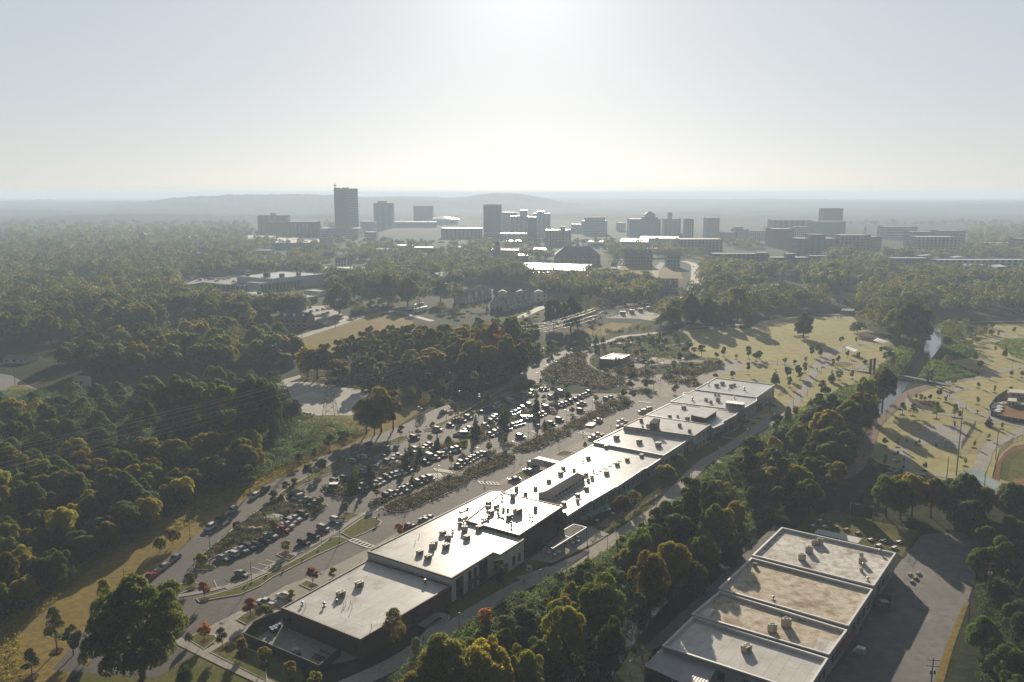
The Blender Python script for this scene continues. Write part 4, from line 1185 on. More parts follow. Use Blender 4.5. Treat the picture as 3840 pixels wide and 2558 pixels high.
def limb_mesh(lobes, th, tr, rg, nl=7, m=None):
 """tapered trunk with limbs reaching into the crown"""
 b = MB()
 top = max(l[2] for l in lobes)
 z1 = th + (top-th)*0.45
 b.tube((0, 0, -.3), (0.05*tr, 0, th), tr*1.25, tr*.8, 7, cap=False)
 b.tube((0.05*tr, 0, th), (0.2*tr, .2*tr, z1), tr*.8, tr*.3, 6)
 for i in rg.choice(len(lobes), size=min(nl, len(lobes)), replace=False):
  l = lobes[i]
  z0 = th*(.75+.5*rg.random())
  mid = Vector((l[0]*.45, l[1]*.45, z0+(l[2]-z0)*.55))
  b.tube((0, 0, z0), mid, tr*.45, tr*.28, 5, cap=False)
  b.tube(mid, (l[0]*.9, l[1]*.9, l[2]), tr*.28, tr*.08, 4)
 return b
LEAF = {
 'dark': leaf_mat('leaf_dark_green', (0.042, 0.07, 0.018), (0.075, 0.105, 0.026), .42),
 'mid': leaf_mat('leaf_mid_green', (0.07, 0.1, 0.022), (0.12, 0.145, 0.032), .48),
 'olive': leaf_mat('leaf_olive', (0.11, 0.12, 0.024), (0.18, 0.175, 0.038), .5),
 'gold': leaf_mat('leaf_golden', (0.15, 0.138, 0.028), (0.215, 0.185, 0.036), .5, .04),
 'rust': leaf_mat('leaf_rust', (0.14, 0.1, 0.034), (0.185, 0.13, 0.042), .48, .04),
 'red': leaf_mat('leaf_red', (0.26, 0.06, 0.025), (0.32, 0.1, 0.03), .45, .03),
 'orange': leaf_mat('leaf_orange', (0.28, 0.125, 0.028), (0.35, 0.17, 0.04), .45, .03),
 'lime': leaf_mat('leaf_lime', (0.17, 0.19, 0.035), (0.25, 0.25, 0.05), .5),
 'pale': leaf_mat('leaf_pale_green', (0.13, 0.14, 0.06), (0.2, 0.195, 0.08), .46),
 'bed': leaf_mat('leaf_bed', (0.035, 0.036, 0.016), (0.075, 0.062, 0.026), .35),
 'vine': leaf_mat('leaf_vine', (0.04, 0.078, 0.022), (0.075, 0.12, 0.03), .42),
}
bark_m = mat('bark', (0.07, 0.055, 0.042), (0.12, 0.1, 0.08), 3.0, 0.95, stretch=(1, 1, .2))
def make_tree(name, cat, lobes, n, leaf, th, tr, seed, colour='mid', squash=1.0, fill=.12, nl=7, keep=.8):
 rg = np.random.default_rng(seed)
 r = thing(name, 'x', cat)
 V, Q, t = leaves_from_lobes(lobes, n, leaf, rg, squash, fill=fill, keep=keep)
 o = np_mesh('crown', V, Q, LEAF[colour], t, r)
 limb_mesh(lobes, th, tr, rg, nl).build('trunk', bark_m, r)
 return Kind(r)
def cone_lobes(rg, R, H, z0, n):
 out = []
 for i in range(n):
  t = (i+.5)/n
  rad = R*(1-t)**.8
  m = max(1, int(5*(1-t)+1))
  for k in range(m):
   a = rg.random()*6.28
   out.append((math.cos(a)*rad*.55, math.sin(a)*rad*.55, z0+t*H, max(.18*R, rad*.55)))
 return out
PROTO = {}
def protos():
 for v in range(4):              # big broadleaf trees, near and far leaf sizes
  rg = np.random.default_rng(100+v)
  lob = ell_lobes(rg, 30, 5.6, 5.4, 7.6, .24, .40, zmin=-.95)
  PROTO['oak', 0, v] = make_tree('broadleaf_tree', 'tree', lob, 17000, .40, 3.0, .36, 200+v, fill=.16)
  PROTO['oak', 1, v] = make_tree('broadleaf_tree', 'tree', lob, 6000, .74, 3.0, .36, 300+v, fill=.16)
 for v in range(3):              # tall loose trees
  rg = np.random.default_rng(140+v)
  lob = ell_lobes(rg, 24, 4.0, 7.6, 10.3, .26, .44, zmin=-1)
  PROTO['tall', 0, v] = make_tree('tall_tree', 'tree', lob, 11000, .40, 5.5, .32, 240+v, fill=.2, keep=.6)
  PROTO['tall', 1, v] = make_tree('tall_tree', 'tree', lob, 4200, .75, 5.5, .32, 340+v, fill=.2, keep=.6)
 for v in range(3):              # very large old trees with fine leaves
  rg = np.random.default_rng(120+v)
  lob = ell_lobes(rg, 70, 10.0, 8.6, 10.6, .13, .25, zmin=-.95, shell=.8)
  PROTO['hero', 0, v] = make_tree('old_tree', 'tree', lob, 62000, .40, 4.0, .6, 220+v, fill=.2, nl=16, keep=.6)
  PROTO['hero', 1, v] = PROTO['hero', 0, v]
 for v in range(3):              # dense creeper clad mounds of trees
  rg = np.random.default_rng(160+v)
  lob = ell_lobes(rg, 16, 4.4, 4.6, 4.6, .3, .5, zmin=-.6)
  PROTO['vine', 0, v] = make_tree('creeper_clad_tree', 'tree', lob, 14000, .36, 2.0, .3, 260+v, 'vine', fill=.05, keep=.95)
  PROTO['vine', 1, v] = PROTO['vine', 0, v]
 for v in range(3):              # conical evergreens of the car park
  rg = np.random.default_rng(180+v)
  lob = cone_lobes(rg, 1.9, 7.0, .9, 11)
  PROTO['cone', 0, v] = make_tree('conical_tree', 'tree', lob, 4200, .30, 1.0, .14, 280+v, 'dark', nl=3)
  PROTO['cone', 1, v] = PROTO['cone', 0, v]
 for v in range(4):              # young street trees
  rg = np.random.default_rng(190+v)
  lob = ell_lobes(rg, 15, 1.5, 2.1, 3.4, .28, .48, zmin=-.9)
  PROTO['young', 0, v] = make_tree('young_tree', 'tree', lob, 2200, .26, 1.4, .08, 290+v, fill=.3, keep=.5)
  PROTO['young', 1, v] = make_tree('young_tree', 'tree', lob, 1100, .44, 1.4, .08, 390+v, fill=.3, keep=.5)
 for v in range(2):              # pines with layered tufts
  rg = np.random.default_rng(195+v)
  lob = [(math.cos(a)*r, math.sin(a)*r, z, .85+.35*rg.random()) for z in np.linspace(3.6, 9.4, 9) for a, r in ((rg.random()*6.3, (9.9-z)*.28), (rg.random()*6.3, (9.9-z)*.28))]
  PROTO['pine', 0, v] = make_tree('pine_tree', 'tree', lob, 4200, .26, 3.0, .17, 295+v, 'dark', .7, fill=.3, nl=8)
  PROTO['pine', 1, v] = PROTO['pine', 0, v]
 for v in range(3):              # shrubs
  rg = np.random.default_rng(170+v)
  lob = ell_lobes(rg, 9, 1.5, 1.2, 1.0, .35, .55, zmin=-.2)
  PROTO['bush', 0, v] = make_tree('shrub', 'shrub', lob, 1500, .24, .5, .07, 270+v)
  PROTO['bush', 1, v] = PROTO['bush', 0, v]
protos()
NATIVE = {'hero': (10.4, 19.6), 'oak': (6.0, 13.6), 'tall': (5.0, 19.0), 'vine': (5.6, 9.8), 'cone': (2.1, 8.3), 'young': (1.9, 5.7), 'pine': (2.4, 10.5), 'bush': (2.0, 2.5)}
TREES = []      # (apparent size, kind, pos, sx, sz, colour, label, group)
def tree_at(kind, p, rad, hh, col, label, group):
 if kind == 'oak' and rad > 7.6:
  kind = 'hero'
 nr, nh = NATIVE[kind]
 R = math.hypot(p.x, p.y)
 if kind in ('oak', 'tall', 'vine', 'bush'):
  label = ('small ' if rad/nr < .8 else 'large ' if rad/nr > 1.08 else 'middling ') + label
 TREES.append((rad*hh/(R*R), kind, p, rad/nr, hh/nh, col, label, group))
LOOK = {'dark': 'dark green', 'mid': 'mid green', 'olive': 'olive green', 'gold': 'golden leaved', 'rust': 'rust brown', 'red': 'red leaved', 'orange': 'orange leaved', 'lime': 'bright lime green', 'pale': 'pale green', 'vine': 'dark creeper clad'}
FORM = {'hero': 'great broad tree', 'oak': 'broad tree', 'tall': 'tall loose tree', 'vine': 'mounded tree', 'cone': 'conical evergreen', 'young': 'young tree', 'pine': 'slim pine', 'bush': 'rounded shrub'}
def trees(c, where, group, rows, z=0.0):
 """rows: (x, ytop, ybase, half width, kind, colour) in crop pixels"""
 for x, yt, yb, w, kind, col in rows:
  p, h = base_height(c, x, yb, yt)
  rad = w/CR[c][2]*pxsize(p)*{'young': 1.22, 'cone': 1.15}.get(kind, 1.0)
  p.z = z
  tree_at(kind, p, rad, max(h, 1.0), col, '%s %s %s' % (LOOK[col], FORM[kind], where), group)
Y, O = 'young', 'oak'
trees('E4', 'along the roadside verge', 'verge trees', [(1270, 10, 185, 60, Y, 'dark'), (1080, 145, 275, 65, Y, 'dark'), (1390, -20, 65, 50, Y, 'dark')])
trees('M1', 'along the roadside verge', 'verge trees', [(90, 1150, 1410, 68, Y, 'dark'), (525, 1055, 1150, 45, Y, 'dark'), (600, 1145, 1300, 45, Y, 'dark'), (720, 1095, 1230, 48, Y, 'dark'), (785, 880, 1045, 55, Y, 'mid'), (915, 850, 980, 62, Y, 'mid'), (660, 1000, 1110, 42, Y, 'dark'), (480, 1262, 1330, 36, Y, 'dark'), (860, 1065, 1130, 28, Y, 'dark'), (1130, 940, 1020, 38, Y, 'dark'), (290, 1370, 1450, 38, Y, 'dark')])
trees('E4', 'in the lower car park', 'car park trees', [(2155, 325, 505, 66, Y, 'olive'), (1080, 565, 770, 85, Y, 'olive'), (550, 610, 800, 72, Y, 'rust'), (1260, 885, 1080, 78, Y, 'lime'), (30, 1040, 1250, 85, Y, 'olive'), (1775, 210, 390, 52, Y, 'lime'), (1475, 345, 445, 55, 'bush', 'olive'), (630, 830, 925, 42, 'bush', 'dark'), (1300, 440, 530, 50, 'bush', 'olive'), (1100, 270, 340, 60, 'bush', 'mid')])
trees('E4', 'beside the mill forecourt', 'forecourt trees', [(1660, 1280, 1560, 90, Y, 'red'), (1955, 1290, 1490, 70, Y, 'lime')])
trees('B0', 'on the lawn by the lane', 'forecourt trees', [(1685, 575, 730, 48, Y, 'mid'), (1805, 640, 830, 52, Y, 'orange'), (1805, 1005, 1195, 58, Y, 'orange'), (1965, 1060, 1265, 52, Y, 'pale'), (1670, 1110, 1215, 48, 'bush', 'dark'), (2130, 1160, 1300, 52, Y, 'pale'), (1770, 400, 500, 50, 'bush', 'lime')])
trees('B1', 'beside the mill forecourt', 'forecourt trees', [(95, 805, 985, 65, Y, 'red'), (240, 860, 1010, 60, Y, 'olive'), (455, 730, 850, 42, Y, 'lime'), (1402, 145, 270, 45, Y, 'orange')])
trees('B1', 'by the fenced yard', 'yard trees', [(220, 1205, 1410, 60, Y, 'gold'), (440, 1340, 1550, 60, Y, 'olive'), (665, 1430, 1650, 66, Y, 'olive'), (20, 1150, 1340, 50, Y, 'gold')])
trees('B1', 'against the mill wall', 'mill wall trees', [(1360, 885, 1250, 105, 'pine', 'lime'), (2290, 430, 720, 85, 'tall', 'dark')])
trees('B1', 'beside the rail trail', 'trail side trees', [(1552, 1150, 1370, 72, 'pine', 'pale'), (2170, 880, 1060, 56, Y, 'orange')])
trees('B0', 'on the golden verge', 'verge trees', [(1415, 260, 405, 78, 'bush', 'olive'), (1530, 180, 335, 82, 'bush', 'rust'), (505, 870, 1280, 85, 'pine', 'dark'), (650, 1010, 1310, 90, 'tall', 'dark'), (285, 1250, 1510, 75, 'pine', 'dark'), (1640, 1400, 1640, 90, 'bush', 'dark'), (740, 1290, 1430, 62, 'bush', 'olive'), (950, 620, 1130, 85, 'pine', 'olive')])
trees('E1', 'in the planting beds', 'car park evergreens', [(680, 580, 960, 75, 'cone', 'dark'), (745, 550, 830, 62, 'oak', 'dark'), (935, 450, 810, 78, 'cone', 'dark'), (1455, 300, 600, 72, 'cone', 'dark'), (1515, 225, 480, 58, 'cone', 'dark'), (1665, 230, 480, 55, 'cone', 'dark'), (1920, 105, 310, 50, 'cone', 'dark'), (2080, 140, 300, 75, 'bush', 'mid'), (2310, 170, 345, 72, 'bush', 'olive'), (1550, 680, 875, 50, 'cone', 'olive')])
trees('E1', 'in the car park', 'car park trees', [(1385, -20, 175, 58, Y, 'dark'), (1645, 20, 130, 52, Y, 'mid'), (1030, 860, 1080, 66, Y, 'gold'), (2125, 410, 615, 48, Y, 'gold')])
trees('E2', 'in the planting beds', 'car park evergreens', [(920, 680, 985, 65, 'cone', 'dark'), (1300, 590, 880, 70, 'cone', 'dark'), (1350, 510, 850, 68, 'cone', 'dark'), (1810, 340, 700, 66, 'cone', 'dark'), (2090, 280, 490, 50, 'cone', 'dark'), (2270, 300, 440, 58, 'cone', 'dark'), (1930, 740, 870, 36, 'cone', 'mid'), (1800, 500, 700, 66, 'oak', 'dark')])
trees('E2', 'beside the upper car park', 'verge trees', [(1100, 340, 575, 56, 'pine', 'dark'), (1260, 330, 445, 50, Y, 'olive'), (705, 480, 705, 54, 'pine', 'dark'), (620, 560, 725, 52, 'pine', 'dark'), (1520, 170, 440, 54, 'pine', 'dark'), (1582, 140, 390, 46, 'pine', 'dark'), (860, 630, 705, 58, Y, 'dark'), (1330, 440, 545, 48, Y, 'dark'), (1800, 240, 345, 56, Y, 'mid'), (1920, 390, 485, 46, Y, 'dark'), (2040, 500, 605, 58, Y, 'dark'), (280, 790, 925, 46, Y, 'mid'), (1875, 150, 235, 28, Y, 'dark'), (1640, 150, 305, 36, Y, 'dark')])
trees('E2', 'in the car park', 'car park trees', [(1345, 950, 1140, 52, Y, 'olive'), (1105, 1060, 1250, 56, Y, 'olive')])
trees('E2', 'across the verge road', 'scrub trees', [(920, 120, 370, 125, O, 'mid'), (160, 390, 610, 95, O, 'olive'), (420, 430, 605, 58, 'tall', 'mid'), (1240, 100, 235, 46, Y, 'mid'), (560, 470, 600, 50, Y, 'mid'), (760, 380, 470, 40, Y, 'mid')])
trees('E3', 'in the upper car park', 'car park trees', [(765, 560, 690, 46, Y, 'mid'), (1115, 380, 520, 42, Y, 'olive'), (1525, 280, 460, 48, Y, 'mid'), (1075, 270, 355, 28, Y, 'dark'), (480, 160, 255, 44, Y, 'dark'), (680, 230, 315, 38, Y, 'dark'), (955, 1080, 1195, 40, 'bush', 'mid')])
trees('E3', 'on the plaza', 'plaza trees', [(1610, 170, 315, 54, Y, 'mid'), (1835, 155, 315, 50, Y, 'mid'), (1610, 60, 185, 44, Y, 'dark'), (1870, 10, 145, 52, Y, 'mid'), (2280, 240, 410, 55, Y, 'gold')])
trees('E5', 'by the playground', 'playground trees', [(925, 540, 700, 52, Y, 'dark'), (1070, 590, 725, 52, Y, 'dark'), (1235, 580, 690, 54, Y, 'mid'), (1620, 500, 615, 38, Y, 'dark'), (1545, 590, 705, 32, Y, 'mid'), (1490, 640, 745, 26, Y, 'mid'), (1660, 690, 805, 46, Y, 'olive'), (1770, 680, 805, 50, Y, 'olive'), (1790, 820, 915, 52, Y, 'gold'), (2015, 730, 795, 34, Y, 'olive'), (2200, 705, 795, 32, Y, 'dark'), (705, 460, 605, 38, Y, 'dark'), (1020, 430, 545, 46, Y, 'dark'), (1140, 460, 565, 38, Y, 'dark'), (1210, 430, 535, 38, Y, 'dark'), (800, 670, 745, 28, Y, 'dark'), (1740, 600, 660, 28, Y, 'mid'), (2050, 580, 655, 34, Y, 'dark'), (1700, 550, 625, 36, Y, 'dark'), (2020, 500, 575, 28, Y, 'pale'), (2235, 520, 585, 18, Y, 'mid'), (1305, 590, 650, 50, 'bush', 'dark'), (485, 500, 605, 26, Y, 'mid'), (365, 510, 575, 18, Y, 'mid'), (350, 590, 700, 34, Y, 'mid'), (260, 700, 770, 30, Y, 'mid'), (590, 800, 850, 30, Y, 'mid')])
trees('E5', 'at the lawn edge', 'lawn edge trees', [(1855, 420, 555, 48, Y, 'dark'), (2100, 440, 555, 36, Y, 'dark'), (1710, 360, 495, 48, Y, 'dark'), (1675, 420, 525, 58, Y, 'dark'), (1775, 450, 525, 38, Y, 'dark'), (1365, 340, 435, 44, Y, 'dark'), (1450, 340, 435, 34, Y, 'dark'), (1305, 290, 405, 36, 'cone', 'mid'), (1390, 280, 385, 30, 'cone', 'mid'), (1590, 330, 405, 28, 'cone', 'mid'), (560, 400, 485, 22, Y, 'orange')])
trees('E5', 'behind the playground', 'trees behind the playground', [(690, 300, 425, 34, 'cone', 'mid'), (830, 250, 355, 42, O, 'mid'), (890, 260, 345, 34, O, 'mid'), (955, 240, 335, 46, O, 'mid'), (770, 310, 405, 26, 'cone', 'mid'), (1140, 200, 315, 44, O, 'olive'), (1210, 220, 305, 40, O, 'olive'), (1275, 190, 305, 38, O, 'mid'), (1070, 240, 315, 34, O, 'mid'), (620, 310, 380, 22, 'cone', 'mid')])
trees('E6', 'on the park lawn', 'park lawn trees', [(480, 55, 265, 92, O, 'olive'), (550, 330, 425, 24, Y, 'dark'), (600, 315, 405, 22, Y, 'dark'), (620, 340, 440, 22, Y, 'dark'), (800, 250, 325, 22, Y, 'pale'), (925, 258, 308, 14, Y, 'pale'), (15, 330, 445, 26, Y, 'dark'), (80, 370, 465, 38, Y, 'dark'), (110, 370, 445, 26, Y, 'dark'), (320, 430, 495, 18, Y, 'mid'), (410, 450, 495, 18, Y, 'mid'), (500, 425, 485, 13, Y, 'mid'), (345, 500, 615, 32, Y, 'dark'), (240, 525, 660, 38, 'cone', 'dark'), (435, 480, 595, 28, Y, 'dark'), (490, 470, 565, 22, Y, 'mid'), (455, 540, 625, 22, Y, 'mid'), (365, 590, 690, 26, Y, 'olive')])
trees('E6', 'between trail and river', 'trail lawn trees', [(720, 535, 640, 34, 'cone', 'dark'), (785, 540, 625, 34, Y, 'mid'), (895, 535, 615, 26, Y, 'olive'), (640, 620, 715, 34, Y, 'pale'), (735, 440, 505, 17, Y, 'mid'), (775, 415, 495, 19, Y, 'dark'), (540, 770, 860, 28, 'cone', 'dark'), (855, 370, 435, 17, Y, 'dark'), (945, 380, 450, 17, Y, 'dark'), (1140, 340, 395, 18, Y, 'dark'), (1190, 370, 490, 42, Y, 'dark'), (1005, 440, 495, 18, Y, 'mid'), (415, 830, 950, 32, Y, 'olive'), (345, 850, 1030, 42, 'pine', 'dark'), (10, 470, 580, 18, Y, 'dark')])
trees('E6', 'across the river', 'far lawn trees', [(2085, 135, 188, 18, Y, 'dark'), (2270, 170, 228, 18, Y, 'pale'), (2025, 175, 243, 17, Y, 'dark'), (2135, 200, 256, 11, Y, 'dark'), (2190, 280, 432, 20, 'cone', 'mid'), (1910, 165, 218, 16, 'cone', 'mid'), (2110, 330, 388, 12, Y, 'gold'), (1940, 360, 452, 22, 'cone', 'mid'), (1978, 455, 530, 26, Y, 'dark'), (1990, 520, 593, 10, Y, 'pale'), (2245, 535, 600, 14, Y, 'dark'), (2335, 535, 603, 16, Y, 'mid'), (1965, 640, 692, 16, Y, 'dark'), (2105, 665, 732, 14, Y, 'olive'), (2240, 675, 718, 16, Y, 'dark'), (1960, 760, 833, 13, Y, 'dark'), (1755, 620, 665, 24, Y, 'rust')])
trees('E6', 'near the sports court', 'court side trees', [(1630, 680, 780, 22, Y, 'rust'), (1480, 740, 803, 18, Y, 'rust'), (1555, 740, 803, 18, Y, 'mid'), (1438, 740, 793, 14, Y, 'rust'), (1515, 760, 803, 13, Y, 'rust'), (1685, 760, 813, 13, Y, 'mid'), (1610, 800, 955, 34, 'pine', 'mid'), (1765, 820, 945, 28, 'pine', 'mid'), (1590, 790, 853, 20, Y, 'mid'), (1320, 810, 920, 32, 'pine', 'dark'), (1410, 815, 930, 36, 'pine', 'dark'), (2055, 930, 1015, 34, 'cone', 'dark'), (1958, 870, 912, 9, Y, 'mid'), (1175, 1100, 1185, 24, Y, 'dark'), (2055, 1075, 1135, 13, Y, 'pale'), (1460, 1120, 1175, 13, Y, 'pale'), (2165, 980, 1040, 12, Y, 'gold'), (1810, 880, 950, 18, Y, 'mid')])
trees('M3', 'near the sports court', 'court side trees', [(1175, 1020, 1145, 24, Y, 'dark'), (1095, 1090, 1200, 28, Y, 'dark'), (1280, 880, 970, 14, Y, 'pale'), (1510, 1080, 1170, 18, Y, 'pale'), (1855, 1040, 1130, 16, Y, 'pale'), (970, 1340, 1440, 22, 'cone', 'dark'), (1930, 900, 975, 12, Y, 'pale')])
trees('B0', 'at the lower left, taller than all near it', 'big near trees', [(1260, 650, 1520, 455, O, 'olive')])
trees('M1', 'beside the gravel lot', 'gravel lot trees', [(1110, 560, 880, 115, O, 'olive'), (1240, 470, 870, 125, O, 'gold'), (1345, 450, 850, 95, 'tall', 'olive'), (1180, 640, 890, 90, O, 'mid')])
trees('M0', 'ending the creeper wood', 'creeper wood trees', [(2230, 380, 900, 190, O, 'dark'), (2400, 470, 920, 110, 'vine', 'vine'), (1600, 370, 850, 230, O, 'dark'), (1930, 430, 880, 170, O, 'mid'), (1280, 580, 820, 110, 'vine', 'vine'), (1560, 690, 870, 90, 'vine', 'vine'), (900, 760, 980, 140, 'vine', 'vine'), (2200, 560, 950, 190, 'vine', 'vine'), (2420, 700, 960, 70, 'vine', 'vine')])
trees('M0', 'edging the golden thicket', 'golden thicket', [(2130, 910, 1210, 120, O, 'olive'), (1830, 860, 1180, 150, O, 'gold'), (1690, 1190, 1420, 95, O, 'olive'), (1540, 920, 1190, 130, O, 'gold'), (1300, 900, 1220, 150, O, 'olive'), (1340, 1090, 1330, 90, O, 'gold'), (1100, 1000, 1290, 120, O, 'olive'), (1050, 1180, 1380, 110, O, 'gold'), (700, 1220, 1420, 80, O, 'olive'), (560, 1390, 1640, 130, O, 'gold'), (350, 1420, 1650, 100, O, 'olive'), (250, 1310, 1560, 120, O, 'rust'), (90, 1480, 1700, 110, O, 'olive'), (60, 980, 1300, 180, O, 'olive'), (20, 1200, 1420, 110, O, 'lime'), (100, 560, 780, 130, O, 'gold'), (320, 570, 760, 80, O, 'gold'), (520, 1130, 1400, 160, 'vine', 'vine'), (900, 830, 1060, 150, 'vine', 'vine'), (1200, 870, 1060, 90, 'vine', 'vine'), (1370, 880, 1000, 60, 'vine', 'vine'), (1640, 940, 1120, 60, 'vine', 'vine')])
trees('B0', 'edging the golden thicket', 'golden thicket', [(330, 180, 430, 150, O, 'gold'), (200, 330, 580, 110, O, 'lime'), (800, 95, 260, 70, O, 'gold'), (450, 370, 620, 90, 'vine', 'vine'), (590, 370, 600, 80, 'vine', 'vine'), (100, 130, 420, 120, O, 'olive'), (570, 180, 400, 80, 'vine', 'vine'), (20, 680, 960, 90, O, 'lime'), (60, 400, 800, 130, O, 'olive'), (620, -40, 160, 110, O, 'gold'), (930, 60, 330, 110, O, 'dark'), (1130, -60, 200, 140, O, 'dark'), (1330, -140, 100, 130, O, 'dark'), (760, 230, 480, 120, O, 'dark')])
trees('M3', 'on the river bank', 'river bank trees', [(1150, 280, 640, 115, O, 'mid'), (960, 500, 860, 150, O, 'olive'), (680, 640, 980, 150, O, 'olive'), (860, 560, 900, 130, O, 'mid'), (640, 770, 1100, 130, O, 'mid'), (230, 880, 1010, 88, 'bush', 'lime'), (340, 610, 840, 42, 'pine', 'dark'), (740, 1040, 1380, 110, 'tall', 'gold'), (820, 940, 1150, 120, O, 'olive'), (240, 970, 1300, 110, 'tall', 'olive'), (130, 1120, 1450, 170, O, 'gold'), (430, 1090, 1420, 130, O, 'olive'), (60, 870, 1080, 110, O, 'mid'), (430, 780, 1020, 100, O, 'mid'), (1000, 380, 700, 90, O, 'olive'), (520, 1230, 1560, 120, O, 'mid'), (300, 800, 950, 90, O, 'mid')])
trees('M3', 'screening the ball field', 'ball field screen trees', [(1180, 1180, 1560, 130, O, 'dark'), (1400, 1160, 1560, 140, O, 'gold'), (1560, 1220, 1560, 120, O, 'rust'), (1850, 1180, 1560, 125, O, 'dark'), (1700, 1290, 1580, 100, O, 'dark'), (1300, 1250, 1580, 110, O, 'dark')])
trees('B2', 'between trail and warehouse', 'belt trees', [(1050, 630, 1250, 260, O, 'mid'), (740, 860, 1500, 200, O, 'olive'), (1500, 400, 980, 190, O, 'gold'), (1700, 300, 800, 200, O, 'olive'), (1950, 230, 620, 170, O, 'olive'), (1750, 60, 480, 200, O, 'mid'), (2100, -20, 430, 170, O, 'olive'), (100, 1170, 1720, 140, O, 'gold'), (330, 1150, 1640, 90, 'tall', 'lime'), (460, 1250, 1750, 140, O, 'olive'), (450, 840, 1040, 75, 'pine', 'mid'), (820, 510, 790, 80, 'tall', 'olive'), (1200, 500, 800, 100, 'tall', 'mid'), (1240, 250, 420, 50, Y, 'lime'), (1330, 230, 430, 40, 'cone', 'dark'), (1900, 480, 850, 130, O, 'dark'), (2200, 300, 600, 120, O, 'dark'), (1400, 700, 1200, 120, 'tall', 'dark'), (1150, 1000, 1600, 150, O, 'dark'), (1550, 120, 300, 80, 'tall', 'mid'), (50, 890, 1080, 60, Y, 'orange'), (700, 560, 690, 55, 'bush', 'mid'), (950, 450, 600, 80, 'bush', 'mid')])
trees('B1', 'between trail and warehouse', 'belt trees', [(1820, 1140, 1760, 290, O, 'olive'), (2180, 1170, 1800, 260, O, 'gold'), (1560, 1430, 1900, 220, O, 'gold')])
trees('D3', 'beside the mill terrace', 'terrace trees', [(1095, 1010, 1145, 100, 'bush', 'olive'), (930, 1140, 1320, 140, O, 'olive'), (1530, 765, 850, 50, 'bush', 'mid'), (2160, 390, 500, 70, 'bush', 'dark'), (2010, 420, 520, 80, 'bush', 'dark')])
trees('D2', 'beside the mill terrace', 'terrace trees', [(1450, 690, 930, 125, O, 'rust'), (1620, 640, 830, 110, O, 'olive'), (2150, 185, 300, 110, 'bush', 'olive'), (1990, 310, 500, 140, 'bush', 'olive')])
trees('E6', 'above the river', 'river grove trees', [(940, 120, 240, 85, O, 'dark'), (1070, 50, 245, 92, O, 'olive'), (1290, 10, 290, 140, O, 'olive'), (1400, -60, 320, 150, O, 'mid'), (1480, 130, 330, 85, O, 'olive'), (1000, 0, 180, 90, O, 'mid'), (1450, 60, 300, 100, O, 'mid'), (1520, 100, 240, 40, O, 'olive'), (1150, 60, 220, 90, O, 'mid'), (1680, 130, 260, 60, O, 'olive'), (1750, 160, 330, 60, O, 'mid'), (1710, 240, 380, 50, O, 'mid'), (1690, 420, 520, 50, O, 'mid')])
trees('T2', 'near the substation', 'substation trees', [(650, 1130, 1400, 95, O, 'olive'), (800, 1120, 1420, 112, O, 'mid'), (860, 1180, 1380, 70, O, 'mid'), (1700, 1190, 1400, 80, O, 'olive'), (1580, 1290, 1400, 46, O, 'dark'), (1860, 1090, 1380, 110, O, 'mid'), (2010, 1130, 1390, 110, O, 'dark'), (2150, 1160, 1370, 100, O, 'olive'), (2270, 1020, 1340, 100, O, 'olive'), (2000, 950, 1130, 100, O, 'mid'), (2080, 830, 1010, 80, O, 'olive'), (2340, 1060, 1310, 80, O, 'mid'), (1040, 1130, 1200, 50, O, 'mid')])
trees('T1', 'beside the old road', 'old road trees', [(880, 1000, 1260, 130, O, 'mid'), (1010, 920, 1130, 100, O, 'mid'), (1150, 960, 1180, 90, O, 'mid'), (1310, 920, 1180, 110, O, 'olive'), (1480, 950, 1190, 110, O, 'mid'), (1250, 980, 1180, 80, O, 'dark'), (1060, 1150, 1270, 55, O, 'olive'), (1590, 1000, 1190, 90, O, 'mid'), (1770, 940, 1170, 70, 'tall', 'dark'), (1900, 980, 1180, 90, O, 'mid'), (800, 1130, 1240, 60, O, 'mid')])
trees('M1', 'in the autumn wood', 'autumn wood', [(680, 90, 400, 150, 'tall', 'olive'), (760, 40, 390, 100, 'tall', 'pale'), (600, 130, 400, 110, O, 'gold'), (860, 230, 440, 130, O, 'olive'), (990, -30, 300, 60, 'tall', 'dark'), (1160, -60, 260, 50, 'tall', 'pale'), (1270, -90, 220, 70, 'tall', 'pale'), (1350, -70, 240, 60, 'tall', 'olive'), (1500, 90, 430, 110, 'tall', 'pale'), (1690, 80, 420, 130, 'tall', 'olive'), (1110, 150, 460, 90, 'tall', 'pale'), (1240, 220, 470, 100, 'tall', 'pale'), (1380, 200, 480, 100, 'tall', 'olive'), (1800, 150, 400, 90, 'tall', 'olive'), (1560, 180, 480, 90, 'tall', 'mid'), (1470, -50, 300, 120, 'tall', 'mid'), (1640, -110, 270, 130, 'tall', 'olive'), (1800, -130, 250, 120, 'tall', 'mid'), (1950, -110, 260, 110, 'tall', 'rust'), (2100, -60, 300, 110, O, 'rust'), (2230, -90, 290, 110, O, 'orange'), (2050, 40, 380, 110, O, 'gold'), (2000, 120, 430, 100, 'tall', 'olive'), (2200, 80, 420, 100, O, 'gold'), (2340, 20, 400, 110, O, 'mid'), (2440, 60, 390, 100, O, 'olive'), (1900, -30, 330, 100, 'tall', 'gold'), (2380, -140, 240, 100, O, 'mid'), (2500, -60, 300, 90, 'tall', 'olive'), (2030, 380, 500, 80, 'bush', 'mid'), (400, 180, 290, 70, 'bush', 'olive'), (460, 190, 270, 60, 'bush', 'mid')])
def inside(p, poly):
 x, y = p[0], p[1]
 c = False
 n = len(poly)
 for i in range(n):
  x1, y1 = poly[i][0], poly[i][1]
  x2, y2 = poly[i-1][0], poly[i-1][1]
  if (y1 > y) != (y2 > y) and x < (x2-x1)*(y-y1)/(y2-y1)+x1:
   c = not c
 return c
